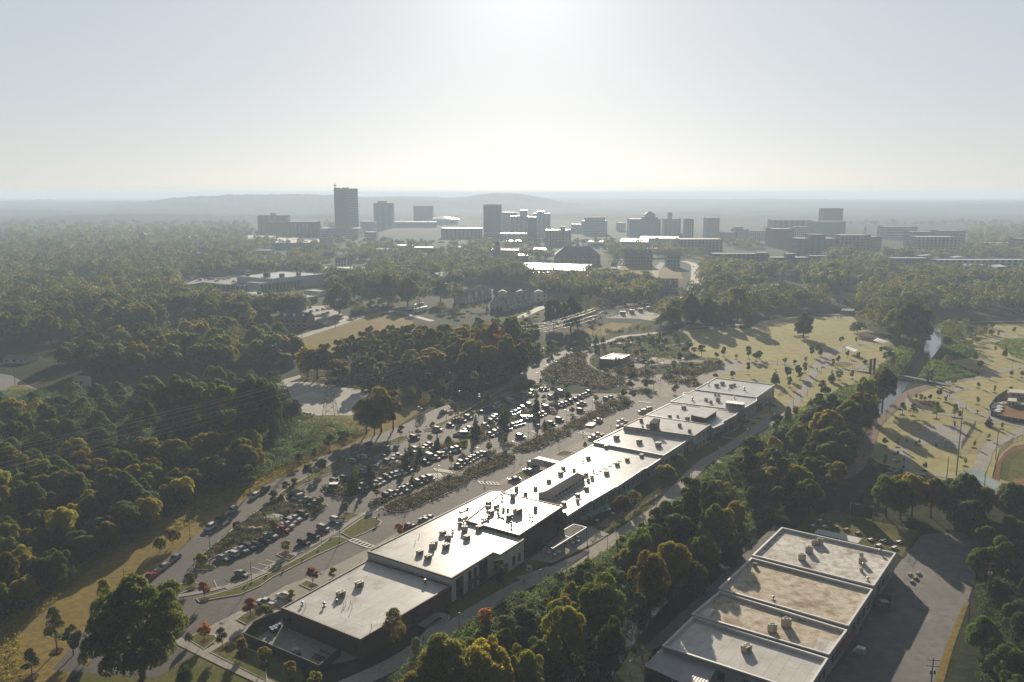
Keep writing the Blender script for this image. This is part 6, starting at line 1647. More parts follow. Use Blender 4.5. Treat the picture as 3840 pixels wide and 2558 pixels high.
cars('E1', 'crossing the upper car park', (-150, 10), [(1345, 432, 'white', K_), (1580, 165, 'black', U_, (150, 40)), (1930, 40, 'white', U_, (150, 30))])
cars('E1', 'on the upper side of the second bed', (150, 60), [(1600, 340, 'white', U_), (1595, 398, 'white', S_), (1722, 338, 'white', S_), (1762, 312, 'white', U_), (1812, 278, 'maroon', U_)])
cars('E1', 'on the lower side of the second bed', (150, 62), [(1745, 522, 'dark grey', S_), (1815, 458, 'white', N_), (1905, 458, 'white', S_), (1960, 420, 'brown', U_), (2015, 408, 'grey', S_), (2065, 373, 'white', U_), (2145, 348, 'white', U_), (2215, 332, 'grey', U_)])
cars('E2', 'in the row along the footway by the brick path', (130, 70), [(660, 1442, 'tan', S_), (705, 1402, 'silver', U_), (795, 1372, 'silver', S_), (840, 1340, 'tan', S_), (900, 1312, 'silver', S_), (955, 1280, 'silver', S_), (1005, 1258, 'silver', S_), (1052, 1264, 'dark grey', S_)])
cars('E2', 'nosed up to the grass strip', (150, 45), [(545, 842, 'black', S_), (640, 775, 'dark grey', K_), (725, 768, 'tan', S_), (805, 728, 'black', U_), (1010, 655, 'dark grey', S_), (1060, 625, 'blue', K_), (1110, 605, 'dark grey', U_), (1180, 592, 'silver', S_), (1215, 572, 'silver', U_), (1255, 540, 'white', K_), (1430, 502, 'white', N_), (1560, 444, 'red', S_), (1605, 432, 'blue', S_), (1650, 395, 'white', U_), (1720, 398, 'white', K_), (1745, 355, 'white', U_), (1890, 315, 'white', S_), (1945, 312, 'silver', S_)])
cars('E2', 'driving on the verge road', (-120, 45), [(435, 645, 'silver', S_), (865, 460, 'maroon', U_, (-110, 50))], group='cars on the verge road')
cars('E2', 'on the upper side of the walled bed', (140, 60), [(770, 935, 'tan', U_), (830, 902, 'white', U_), (1050, 842, 'silver', S_), (1145, 788, 'silver', U_), (1190, 745, 'white', U_), (1225, 720, 'white', U_)])
cars('E2', 'on the lower side of the walled bed', (140, 65), [(1130, 980, 'brown', S_), (1205, 952, 'white', U_), (1275, 932, 'silver', U_), (1340, 902, 'dark grey', K_), (1400, 882, 'grey', S_), (1470, 842, 'silver', S_), (1530, 826, 'silver', S_), (1590, 806, 'silver', S_)])
cars('E2', 'in the glinting middle rows', (140, 60), [(1450, 672, 'silver', S_), (1510, 645, 'white', S_), (1555, 622, 'silver', S_), (1615, 592, 'white', U_), (1705, 548, 'tan', U_), (1620, 745, 'silver', U_), (1660, 732, 'white', S_), (1712, 742, 'silver', U_), (1760, 732, 'white', S_), (1850, 692, 'dark grey', S_), (1910, 665, 'white', S_), (1950, 605, 'red', N_)])
cars('E3', 'in the top row by the big shrub bed', (140, 60), [(570, 558, 'grey', S_), (630, 543, 'silver', U_), (682, 520, 'dark grey', S_), (740, 494, 'dark grey', U_), (820, 464, 'black', S_), (885, 428, 'silver', S_), (930, 405, 'silver', S_), (972, 390, 'white', S_), (1010, 362, 'black', U_), (600, 375, 'white', N_), (450, 430, 'white', U_)])
cars('E3', 'standing alone in the upper car park', (140, 30), [(905, 525, 'black', K_, (-120, 10)), (895, 632, 'dark grey', U_), (1280, 462, 'silver', U_), (1342, 434, 'silver', S_), (580, 764, 'dark grey', U_), (460, 820, 'silver', U_), (10, 1012, 'black', U_)])
cars('E3', 'beside the mill loading side', (-130, 10), [(1145, 775, 'white', K_, (130, -30)), (1505, 788, 'white', K_), (1485, 855, 'white', S_), (1800, 644, 'white', U_), (1880, 608, 'white', U_), (1085, 1030, 'silver', K_), (1145, 990, 'tan', K_), (130, 1515, 'silver', S_, (-120, -40))], group='vehicles beside the mill')
cars('D2', 'beside the mill loading side', (-130, 10), [(95, 492, 'dark grey', S_)], group='vehicles beside the mill')
cars('B1', 'on the mill forecourt', (-90, -20), [(1490, 180, 'maroon', K_, (-60, 20)), (1630, 120, 'silver', S_), (1668, 98, 'silver', S_), (390, 790, 'white', U_), (230, 850, 'white', K_)], group='vehicles beside the mill')
cars('M2', 'on the verge road by the playground', (-60, 5), [(825, 142, 'white', U_)], group='cars on the verge road')
cars('M1', 'on the gravel lot', (90, -20), [(602, 722, 'white', K_), (550, 714, 'dark grey', U_), (1112, 515, 'dark grey', U_)], group='cars on the gravel lot')
cars('T1', 'outside the medical building', (60, 12), [(410, 1215, 'black', U_), (475, 1242, 'silver', S_), (515, 1248, 'dark grey', S_), (575, 1215, 'dark grey', S_), (630, 1242, 'silver', S_), (685, 1232, 'white', S_), (735, 1224, 'dark grey', S_), (778, 1217, 'silver', S_), (738, 1268, 'black', S_), (778, 1254, 'grey', S_), (620, 1208, 'blue', S_), (370, 1258, 'white', S_)], group='cars at the medical building')
cars('T3', 'in the street beyond the park', (40, 8), [(2110, 1202, 'white', S_), (2200, 1170, 'silver', S_), (2240, 1190, 'silver', U_), (2275, 1208, 'silver', S_), (2320, 1190, 'white', U_), (2290, 945, 'white', U_)], group='cars beyond the park')
cars('T2', 'on the street climbing to the city', (10, -30), [(1885, 848, 'black', S_), (1910, 878, 'dark grey', U_), (1800, 1097, 'blue', U_), (1430, 888, 'white', S_, (40, 2)), (1240, 800, 'blue', S_), (1215, 850, 'white', S_), (1225, 880, 'grey', S_)], group='cars on the city street')
lp = g('E3', 115, 1425, 0)
lq = g('E3', 500, 1520, 0)
la = math.atan2(lp.y-lq.y, lp.x-lq.x)
lor = thing('articulated_lorry', 'white articulated lorry with a long box trailer beside the mill', 'lorry', (0, 0, 0))
b, gl = MB(), MB()
loft(b, [(3.2, .6, 2.2, 1.1), (4.6, .6, 2.1, 1.1), (6.2, .6, 1.9, 1.0), (6.9, .7, 1.6, .9)])
loft(b, [(2.6, .9, 3.5, 1.15), (3.2, .9, 3.6, 1.15), (4.6, 1.9, 2.9, 1.1), (4.9, 1.9, 2.1, 1.05)])
b.build('cab', PAINT['white'], lor)
gl.add([(4.66, -1.0, 2.1), (4.66, 1.0, 2.1), (4.35, .95, 2.85), (4.35, -.95, 2.85)], [(0, 1, 2, 3)])
gl.build('windscreen', carglass_m, lor)
b = MB()
b.box(-10.2, 2.3, -1.28, 1.28, 1.15, 4.0, bottom=True)
tb_ = b.build('trailer', PAINT['white'], lor)
b = MB()
for k, (x, h) in enumerate(((-5.6, 1.1), (-4.8, .8), (-3.9, 1.0), (-2.7, 1.1), (-2.0, .7), (-1.3, 1.0), (.2, .6))):
 b.add([(x, -1.3, 2.2), (x+.55, -1.3, 2.2), (x+.55, -1.3, 2.2+h), (x, -1.3, 2.2+h)], [(0, 1, 2, 3)])
 b.add([(-x-8, 1.3, 2.2), (-x-7.45, 1.3, 2.2), (-x-7.45, 1.3, 2.2+h), (-x-8, 1.3, 2.2+h)], [(3, 2, 1, 0)])
l_ = b.build('lettering', wood_m, lor)
for wx in (-8.6, -7.4, 2.4, 3.4, 5.9):
 for s in (-1, 1):
  w = MB()
  w.tube((wx, s*.85, .5), (wx, s*1.22, .5), .5, .5, 12)
  w.build('wheel', tyre_m, lor)
lor.location = lp+(lq-lp).normalized()*6.9
lor.rotation_euler = (0, 0, la)
p, q = g('E3', 965, 860), g('E3', 1095, 815)
tl = thing('flatbed_trailer', 'tan decked flatbed trailer hitched to a white pickup in the lane', 'trailer', (p.x, p.y, 0))
b = MB()
b.prism([(v.x, v.y) for v in pp('E3', [(955, 862), (1010, 815), (1115, 818), (1070, 872)])], .55, .7, top=True)
b.build('deck', tan_m, tl)
b = MB()
b.beam(g('E3', 1090, 842, .5), g('E3', 1120, 812, .5), .1, .1)
b.build('drawbar', steel_m, tl)
for x, y in ((1000, 872), (1030, 880)):
 w = MB()
 v = g('E3', x, y)
 w.lathe([(.3, .05), (.3, .5)], 8, 0, (v.x, v.y, 0))
 w.build('wheel', tyre_m, tl)
lampglass = mat('lamp_glass', (.7, .68, .62), None, rough=.3)
def proto_lamp():
 r = thing('car_park_lamp', 'x', 'street lamp')
 b = MB()
 b.tube((0, 0, 0), (0, 0, 6.3), .09, .065, 6)
 b.tube((0, 0, 0), (0, 0, .6), .24, .24, 8)
 b.build('pole', steel_m, r)
 b = MB()
 b.beam((0, 0, 6.2), (.9, 0, 6.28), .08, .08)
 b.build('arm', steel_m, r)
 b = MB()
 b.box(.55, 1.25, -.22, .22, 6.22, 6.36, bottom=True)
 b.build('lamp_head', steel_m, r)
 return Kind(r)
def proto_post():
 r = thing('trail_lamp', 'x', 'street lamp')
 b = MB()
 b.tube((0, 0, 0), (0, 0, 4.0), .075, .06, 6)
 b.tube((0, 0, 0), (0, 0, .35), .16, .16, 8)
 b.build('post', steel_m, r)
 b = MB()
 b.lathe([(.1, 4.0), (.26, 4.25), (.3, 4.42)], 8)
 b.build('lantern', lampglass, r, True)
 b = MB()
 b.lathe([(.36, 4.42), (.3, 4.52), (.05, 4.62)], 8)
 b.build('cap', steel_m, r)
 return Kind(r)
LAMP, POST = proto_lamp(), proto_post()
for c, where, lst in (('B0', 'on the verge', [(1680, 288), (1107, 755)]), ('E4', 'in the lower car park', [(155, 1140), (760, 1528), (2055, 925), (742, 215), (1612, 265)]),
                      ('M1', 'beside the road and car park', [(980, 1078), (1322, 972), (1812, 792), (2112, 642), (1258, 1200), (1300, 1400), (1732, 1300), (1495, 1488), (220, 440), (1065, 420), (1582, 772)]),
                      ('E2', 'in the upper car park', [(662, 512), (990, 602), (1115, 320), (1480, 432), (1465, 262), (100, 762), (970, 1402), (828, 1500), (1490, 1302), (1812, 1032), (2250, 812), (1600, 1182), (1690, 945)]),
                      ('E3', 'beside the mill lane', [(1060, 642), (682, 812), (560, 1062), (1960, 312), (1460, 442), (265, 232)]),
                      ('E5', 'by the playground', [(1345, 820), (1500, 800), (170, 760), (100, 560), (550, 600), (240, 720)])):
 for x, y in lst:
  LAMP.place(g(c, x, y), AX+R_(rnd.choice((90, -90))), 1, 'tall dark lamp post '+where, 'car park lamps')
for c, where, lst in (('B1', 'beside the rail trail', [(1935, 1090)]), ('B2', 'beside the rail trail', [(535, 695), (1125, 372), (1555, 78)]), ('D3', 'beside the rail trail', [(1230, 1362), (1560, 1062), (1890, 832), (2205, 642)]),
                      ('D2', 'beside the rail trail', [(1872, 945)]), ('E6', 'on the park trail', [(260, 500), (550, 520), (632, 568), (585, 658), (512, 768), (232, 1002), (395, 852), (2252, 530), (1994, 590), (1180, 975), (1047, 1240), (2205, 250)])):
 for x, y in lst:
  POST.place(g(c, x, y), 0, 1, 'slender trail lamp '+where, 'trail lamps')
pole_m = mat('weathered_pole', (.09, .065, .05), (.13, .1, .08), 2, .9, stretch=(1, 1, .1))
for c, x, yb, yt, lb, arms in (('B3', 1868, 1090, 770, 'wooden utility pole at the yard edge below the guyed pole', 1), ('B3', 1560, 1560, 1285, 'wooden utility pole with transformers at the bottom of the yard', 2), ('B3', 2040, 790, 470, 'wooden utility pole with transformers above the thicket', 2),
                               ('M0', 580, 600, 430, 'lone utility pole at the street corner', 0), ('M0', 405, 612, 390, 'utility pole at the end of the street', 1), ('M0', 135, 460, 300, 'utility pole by the white house', 1),
                               ('M3', 2112, 1070, 815, 'tall timber pole beside the ball field fence', 0), ('M3', 1693, 1280, 1045, 'tall timber pole in front of the sports court', 0), ('M3', 2008, 1390, 1172, 'tall timber pole by the green roofed shelter', 0),
                               ('T1', 843, 1395, 1280, 'utility pole beside the old road', 1), ('T1', 548, 1480, 1390, 'utility pole near the brick house', 0)):
 p, h = base_height(c, x, yb, yt)
 r = thing('utility_pole', lb, 'utility pole', p)
 b = MB()
 b.tube(p, p+Vector((0, 0, h)), .17, .11, 7)
 b.build('pole', pole_m, r)
 for k in range(arms):
  b = MB()
  z = h-.5-k*1.4
  b.beam(p+Vector((-1.3, .2, z)), p+Vector((1.3, -.2, z)), .12, .14)
  b.build('crossarm', pole_m, r)
 if arms == 2:
  for s in (-.4, .4):
   b = MB()
   b.lathe([(.22, 0), (.25, .1), (.25, .8), (.12, .95)], 8, 0, p+Vector((s, -.2, h-3.6)))
   b.build('transformer', galv_m, r)
p, h = base_height('M3', 1778, 1210, 625)
r = thing('floodlight_mast', 'tall galvanised floodlight mast over the sports court', 'mast', p)
b = MB()
b.tube(p, p+Vector((0, 0, h)), .3, .14, 8)
b.build('mast', galv_m, r)
b = MB()
b.beam(p+Vector((-1.2, 0, h-.1)), p+Vector((1.2, 0, h)), .12, .12)
b.build('crossbar', galv_m, r)
for s in (-1, 0, 1):
 b = MB()
 b.lathe([(.1, 0), (.35, -.35), (.3, -.4)], 8, 0, p+Vector((s, 0, h-.1)))
 b.build('floodlight', galv_m, r)
latt_m = mat('pylon_steel', (.16, .14, .12), (.22, .19, .17), 1.0, .6, metal=.3)
def pylon(c, x, yb, yt, lb, r0, arms=3, aw=5.5, ax=0.5):
 p, h = base_height(c, x, yb, yt)
 r = thing('pylon', lb, 'pylon', p)
 b = MB()
 ca, sa = math.cos(ax), math.sin(ax)
 L = lambda u, v, z: p + Vector((u*ca-v*sa, u*sa+v*ca, z))
 zs = [0, .18, .34, .48, .6, .7, .78, .86, .93, 1]
 rad = lambda t: r0*(1-t)**1.3*.9 + .55 if t < .7 else .55+ (r0*.19)*max(0, (1-t))/.3*.5
 th = .09+.05*pxsize(p)
 cs = ((-1, -1), (1, -1), (1, 1), (-1, 1))
 for t0, t1 in zip(zs[:-1], zs[1:]):
  a0, a1 = rad(t0), rad(t1)
  for i in range(4):
   u, v = cs[i]
   w, y = cs[(i+1) % 4]
   b.tube(L(u*a0, v*a0, h*t0), L(u*a1, v*a1, h*t1), th, th, 4, cap=False)
   b.tube(L(u*a0, v*a0, h*t0), L(w*a1, y*a1, h*t1), th*.6, th*.6, 3, cap=False)
   b.tube(L(w*a0, y*a0, h*t0), L(u*a1, v*a1, h*t1), th*.6, th*.6, 3, cap=False)
   b.tube(L(u*a1, v*a1, h*t1), L(w*a1, y*a1, h*t1), th*.6, th*.6, 3, cap=False)
 b.build('lattice_tower', latt_m, r)
 tips = []
 for k in range(arms):
  z = h*(1-.14*k) if k else h*.995
  w = aw*(.55 if k == 0 else (1 if k % 2 else .8))
  b = MB()
  for s in (-1, 1):
   b.tube(L(0, .5, z), L(s*w, 0, z+.1), th*.8, th*.6, 4)
   b.tube(L(0, -.5, z), L(s*w, 0, z+.1), th*.8, th*.6, 4)
   b.tube(L(0, 0, z-1.2), L(s*w, 0, z+.1), th*.6, th*.5, 4)
   tips.append(L(s*w, 0, z-.1))
  b.build('crossarm', latt_m, r)
 return tips
t1 = pylon('M1', 795, 785, 328, 'lattice pylon between the gravel lot and the creeper mounds', 3.4, 3, 4.0, R_(-5))
t2 = pylon('F7', 1240, 1120, 770, 'lattice pylon standing in the autumn wood', 3.2, 4, 4.5, R_(-5))
t3 = pylon('E5', 700, 320, 15, 'lattice pylon by the road near the substation', 3.2, 3, 4.5, R_(-5))
wire_m = mat('wire', (.3, .27, .24), None, rough=.5)
t0 = [v + Vector((-165, -215, 3)) for v in t1]
for ta, tb2, lb, wr in ((t0, t1, 'overhead power line crossing the golden thicket', .055), (t1, t2, 'overhead power line over the autumn wood', .04), (t2, t3, 'overhead power line running to the substation', .05)):
 for k, (a, b_) in enumerate(zip(ta, tb2)):
  b = MB()
  pr = None
  for i in range(17):
   s = i/16
   v = a.lerp(b_, s)-Vector((0, 0, 4*s*(1-s)*(4.5 if ta is t0 else 3)))
   if pr is not None:
    b.tube(pr, v, wr, wr, 3, cap=False)
   pr = v
  tag(b.build('power_line', wire_m), lb, 'power line', 'wires between the pylons')
skin_m = mat('person_clothes', (.1, .09, .09), None, rough=.8)
def person_mats():
 out = []
 for nm, top, leg in (('dark', (.03, .03, .035), (.02, .02, .025)), ('blue', (.06, .1, .18), (.03, .03, .04)), ('white', (.5, .5, .48), (.04, .045, .07)), ('red', (.3, .05, .04), (.03, .03, .03))):
  m = bpy.data.materials.new('person_'+nm)
  m.use_nodes = True
  n = m.node_tree
  b = n.nodes['Principled BSDF']
  b.inputs['Roughness'].default_value = .8
  tc = n.nodes.new('ShaderNodeTexCoord')
  sx = n.nodes.new('ShaderNodeSeparateXYZ')
  n.links.new(tc.outputs['Object'], sx.inputs[0])
  mr = n.nodes.new('ShaderNodeMath')
  mr.operation = 'DIVIDE'
  mr.inputs[1].default_value = 1.8
  n.links.new(sx.outputs['Z'], mr.inputs[0])
  cr = n.nodes.new('ShaderNodeValToRGB')
  cr.color_ramp.interpolation = 'CONSTANT'
  e = cr.color_ramp.elements
  e[0].position, e[0].color = 0, (.05, .05, .05, 1)
  e[1].position, e[1].color = .05, (*leg, 1)
  for pos, col in ((.53, top), (.82, (.32, .2, .14)), (.945, (.04, .028, .02))):
   x = e.new(pos)
   x.color = (*col, 1)
  n.links.new(mr.outputs[0], cr.inputs[0])
  n.links.new(cr.outputs[0], b.inputs['Base Color'])
  out.append((nm, m))
 return out
PM = person_mats()
def person_mesh(pose):
 """one continuous skinned figure; joints with radii"""
 st = .28 if pose == 'walk' else .1
 if pose == 'ride':
  J = [((0, 0, .95), .14), ((.14, 0, 1.2), .15), ((.24, 0, 1.4), .12), ((.28, 0, 1.5), .055), ((.31, 0, 1.62), .105), ((.33, 0, 1.7), .08),
             ((.05, .1, .9), .095), ((.38, .1, .72), .07), ((.2, .1, .32), .05), ((.32, .1, .28), .04),
             ((.05, -.1, .9), .095), ((.32, -.1, .6), .07), ((.08, -.1, .22), .05), ((.2, -.1, .18), .04),
             ((.24, .2, 1.38), .06), ((.36, .23, 1.15), .045), ((.55, .2, 1.02), .035), ((.24, -.2, 1.38), .06), ((.36, -.23, 1.15), .045), ((.55, -.2, 1.02), .035)]
 else:
  J = [((0, 0, .95), .14), ((0, 0, 1.2), .14), ((.02, 0, 1.4), .12), ((.03, 0, 1.5), .055), ((.05, 0, 1.62), .105), ((.05, 0, 1.71), .08),
             ((0, .1, .88), .095), ((st*.6, .1, .48), .065), ((st*.8, .1, .08), .045), ((st*.8+.16, .1, .04), .035),
             ((0, -.1, .88), .095), ((-st*.3, -.1, .5), .065), ((-st*1.1, -.1, .12), .045), ((-st*1.1+.14, -.1, .05), .035),
             ((.02, .2, 1.4), .06), ((-.08, .25, 1.14), .045), ((.02, .24, .9), .035), ((.02, -.2, 1.4), .06), ((.08, -.25, 1.14), .045), ((.2, -.22, .92), .035)]
 E = [(0, 1), (1, 2), (2, 3), (3, 4), (4, 5), (0, 6), (6, 7), (7, 8), (8, 9), (0, 10), (10, 11), (11, 12), (12, 13), (2, 14), (14, 15), (15, 16), (2, 17), (17, 18), (18, 19)]
 me = bpy.data.meshes.new('person_'+pose)
 me.from_pydata([j[0] for j in J], E, [])
 o = bpy.data.objects.new('person', me)
 COL.objects.link(o)
 md = o.modifiers.new('Skin', 'SKIN')
 for i, j in enumerate(J):
  v = me.skin_vertices[0].data[i]
  v.radius = (j[1], j[1])
 me.skin_vertices[0].data[0].use_root = True
 sb = o.modifiers.new('Subdivision', 'SUBSURF')
 sb.levels = sb.render_levels = 1
 me.materials.append(PM[0][1])
 return o
dg = None
WALK, STAND, RIDE = person_mesh('walk'), person_mesh('stand'), person_mesh('ride')
bpy.context.view_layer.update()
dg = bpy.context.evaluated_depsgraph_get()
PMESH = {}
for k, o in (('walk', WALK), ('stand', STAND), ('ride', RIDE)):
 me = bpy.data.meshes.new_from_object(o.evaluated_get(dg))
 me.name = 'person'
 PMESH[k] = me
 bpy.data.objects.remove(o)
for c, x, y, lb, pose, az, mi in (('B2', 603, 640, 'person in dark clothes jogging on the rail trail past a lamp', 'walk', 50, 0), ('B1', 1622, 1185, 'person in a pale top walking on the trail below the brick hall', 'walk', 230, 2),
                                  ('B2', 945, 385, 'person in blue walking on the trail opposite the pergola', 'walk', 230, 1), ('B2', 1202, 245, 'person in a dark top walking on the trail beyond the pergola', 'walk', 50, 0),
                                  ('B2', 1258, 82, 'person in a white top standing by the terrace tree', 'stand', 180, 2), ('E3', 1338, 890, 'person in a red top walking across the mill lane', 'walk', 200, 3),
                                  ('M1', 2150, 1325, 'person crossing the lane at the striped crossing', 'walk', 60, 0), ('E3', 2030, 212, 'person in dark clothes standing on the plaza', 'stand', 40, 0), ('E3', 2062, 212, 'person in blue standing on the plaza beside another', 'stand', 200, 1),
                                  ('E6', 593, 540, 'person in dark clothes at the trail junction', 'walk', 60, 0), ('E6', 602, 540, 'person in a red top at the trail junction', 'walk', 60, 3), ('E6', 455, 782, 'person in blue on the trail near the end hall', 'walk', 240, 1), ('E6', 540, 664, 'person in dark clothes on the trail below the junction', 'walk', 60, 0),
                                  ('E6', 898, 528, 'person in white near the bridge head', 'stand', 0, 2), ('E6', 916, 530, 'person in red near the bridge head', 'stand', 90, 3), ('E6', 1703, 772, 'person in dark clothes on the path across the river', 'walk', 90, 0), ('E6', 1721, 770, 'person in red on the path across the river', 'walk', 90, 3),
                                  ('E6', 2318, 540, 'person walking on the far lawn path', 'walk', 20, 0), ('E6', 172, 492, 'person in blue on the lawn path', 'walk', 0, 1), ('M3', 993, 1060, 'person in dark clothes on the brick paved river path', 'walk', 60, 0), ('E3', 925, 985, 'person in dark clothes at the upper crossing', 'walk', 300, 0), ('E2', 832, 1250, 'person in dark clothes walking in the car park aisle', 'walk', 260, 0)):
 p = g(c, x, y, .14)
 o = bpy.data.objects.new('person', PMESH[pose])
 COL.objects.link(o)
 o.location = p
 o.rotation_euler = (0, 0, R_(az))
 o.material_slots[0].link = 'OBJECT'
 o.material_slots[0].material = PM[mi][1]
 tag(o, lb, 'person')
p = g('B2', 385, 690, .14)
o = bpy.data.objects.new('person', PMESH['ride'])
COL.objects.link(o)
o.location = p
o.rotation_euler = (0, 0, R_(20))
tag(o, 'person in dark clothes riding a bicycle on the rail trail', 'person')
bk = thing('bicycle', 'dark bicycle ridden along the rail trail by the bike racks', 'bicycle', p)
for x in (-.35, .62):
 b = MB()
 for i in range(16):
  a0, a1 = i*math.pi/8, (i+1)*math.pi/8
  b.tube(p+Vector((x+.33*math.cos(a0), 0, .34+.33*math.sin(a0))), p+Vector((x+.33*math.cos(a1), 0, .34+.33*math.sin(a1))), .025, .025, 4, cap=False)
 b.build('wheel', tyre_m, bk)
b = MB()
for a, c_ in (((-.35, 0, .34), (.12, 0, .3)), ((.12, 0, .3), (0, 0, .85)), ((0, 0, .8), (.5, 0, .85)), ((.12, 0, .3), (.5, 0, .82)), ((.62, 0, .34), (.48, 0, 1.0)), ((-.35, 0, .34), (0, 0, .8))):
 b.tube(p+Vector(a), p+Vector(c_), .025, .025, 5)
b.build('frame', steel_m, bk)
b = MB()
b.tube(p+Vector((.5, -.25, 1.02)), p+Vector((.5, .25, 1.02)), .02, .02, 5)
b.build('handlebar', steel_m, bk)
b = MB()
b.box(p.x-.14, p.x+.12, p.y-.07, p.y+.07, p.z+.84, p.z+.9, bottom=True)
b.build('saddle', steel_m, bk)
bk.rotation_euler = (0, 0, R_(20))
def cmat(name, a, b, r=.8):
 return mat(name, a, b, .15, r)
BW = {'concrete': cmat('tower_concrete', (.3, .29, .27), (.25, .24, .23)), 'brick': cmat('town_brick', (.2, .1, .075), (.26, .13, .1)), 'dark': cmat('dark_cladding', (.1, .1, .1), (.13, .13, .13)),
      'pale': cmat('pale_stone', (.42, .4, .37), (.36, .34, .32)), 'white': cmat('white_render', (.62, .62, .6), (.55, .55, .53)), 'green': cmat('green_curtain_wall', (.1, .16, .15), (.13, .2, .18), .3),
      'yellow': cmat('yellow_panel', (.5, .38, .12), (.45, .34, .1)), 'blue': cmat('blue_mural', (.12, .3, .42), (.2, .4, .5)), 'teal': cmat('teal_siding', (.16, .36, .34), (.14, .32, .31)), 'orange': cmat('orange_brick', (.34, .17, .09), (.4, .2, .11)),
      'purple': cmat('maroon_brick', (.2, .085, .075), (.24, .1, .09)), 'slate': cmat('slate_roof', (.075, .078, .085), (.1, .1, .105)), 'shingle': cmat('tan_shingle', (.26, .22, .18), (.3, .26, .21)), 'tealroof': cmat('teal_metal_roof', (.14, .22, .215), (.17, .25, .245), .5)}
bandglass = mat('tower_glazing', (.03, .04, .045), None, rough=.18, spec=.6)
flat_roof = mat('gravel_roof', (.45, .44, .42), (.36, .35, .33), .2, .45)
def tower(name, label, pts, h, wall='concrete', floors=0, style='bands', z0=0.0, cat='building', roofm=None, cap=True, group=None):
 """block from a ground outline: walls, roof, one glazing pattern per camera-facing side"""
 n = len(pts)
 ar = sum(pts[i][0]*pts[(i+1) % n][1]-pts[(i+1) % n][0]*pts[i][1] for i in range(n))
 pts = [(p[0], p[1]) for p in (pts if ar > 0 else pts[::-1])]
 r = thing(name, label, cat, (pts[0][0], pts[0][1], z0), group)
 b = MB()
 b.prism(pts, z0, h, top=False)
 b.build('wall', BW[wall] if isinstance(wall, str) else wall, r)
 b = MB()
 b.add([(*p, h-.5) for p in pts], [tuple(range(n))])
 b.build('roof', roofm or flat_roof, r)
 if floors:
  k = 0
  for i in range(n):
   a, c = Vector(pts[i]), Vector(pts[(i+1) % n])
   d = c-a
   nn = Vector((d.y, -d.x)).normalized()
   mid = (a+c)/2
   if nn.dot(-mid) <= 0 or d.length < 2:
    continue
   g_ = MB()
   o = nn*(.12+d.length*.001)
   fh = (h-z0)/floors
   if style == 'bands':
    for f in range(floors):
     zz = z0+f*fh+fh*.35
     p, q = a+d*.03+o, a+d*.97+o
     g_.add([(*p, zz), (*q, zz), (*q, zz+fh*.42), (*p, zz+fh*.42)], [(0, 1, 2, 3)])
   elif style == 'fins':
    m = max(4, int(d.length/2.2))
    for j in range(m):
     p, q = a+d*((j+.25)/m)+o, a+d*((j+.75)/m)+o
     g_.add([(*p, z0+fh), (*q, z0+fh), (*q, h-fh*.8), (*p, h-fh*.8)], [(0, 1, 2, 3)])
   else:
    m = min(max(3, int(d.length/4.2)), max(3, 60//floors))
    for f in range(floors):
     zz = z0+f*fh+fh*.25
     for j in range(m):
      p, q = a+d*((j+.25)/m)+o, a+d*((j+.75)/m)+o
      g_.add([(*p, zz), (*q, zz), (*q, zz+fh*.55), (*p, zz+fh*.55)], [(0, 1, 2, 3)])
   g_.build('glazing', bandglass, r)
 return r, pts
def front(c, x0, x1, yb, yt, depth, skew=0.0, yb1=None):
 """outline whose front runs x0..x1 at picture row yb, and the height reaching row yt"""
 a, b = g(c, x0, yb), g(c, x1, yb if yb1 is None else yb1)
 d = (b-a)
 d.z = 0
 nn = Vector((-d.y, d.x, 0)).normalized()
 off = nn*depth + d.normalized()*depth*skew
 m = (a+b)/2
 return [a, b, b+off, a+off], hgt(m, S(c, (x0+x1)/2, yt)[1])
def quick(name, label, c, x0, x1, yt, yb, depth, wall, floors, style='bands', skew=0.0, cat='building', roofm=None, pent=None, group=None):
 pts, h = front(c, x0, x1, yb, yt, depth, skew)
 r, pts = tower(name, label, pts, h, wall, floors, style, cat=cat, roofm=roofm, group=group)
 if pent:
  px0, px1, pyt = pent
  t0, t1 = (px0-x0)/(x1-x0), (px1-x0)/(x1-x0)
  A, B, C_, D = [Vector((p[0], p[1], 0)) for p in front(c, x0, x1, yb, yt, depth, skew)[0]]
  q = [A.lerp(B, t0).lerp(D.lerp(C_, t0), .25), A.lerp(B, t1).lerp(D.lerp(C_, t1), .25), A.lerp(B, t1).lerp(D.lerp(C_, t1), .7), A.lerp(B, t0).lerp(D.lerp(C_, t0), .7)]
  hh = hgt(q[0], S(c, px0, pyt)[1])
  b = MB()
  b.prism([(p[0], p[1]) for p in q], h-.5, max(hh, h+1))
  b.build('plant_room', BW[wall], r)
 return r
G1 = 'city skyline buildings'
a, m, b = g('F1', 1403, 800), g('F1', 1604, 812), g('F1', 1752, 800)
pts = [a, m, b, a+(b-m)]
H0 = hgt(m, S('F1', 1600, 105)[1])
r, _ = tower('office_tower', 'tallest grey slab tower on the skyline with banded side', pts, H0, 'concrete', 0, group=G1)
gl = MB()
mm, bb = Vector(m[:2]), Vector(b[:2])
for i in range(24):
 z = H0*(.17+.034*i)
 p, q = mm.lerp(bb, .04), mm.lerp(bb, .97)
 nn = Vector(((q-p).y, -(q-p).x)).normalized()*.5
 gl.add([(*(p+nn), z), (*(q+nn), z), (*(q+nn), z+H0*.017), (*(p+nn), z+H0*.017)], [(0, 1, 2, 3)])
gl.build('glazing', bandglass, r)
gl = MB()
aa = Vector(a[:2])
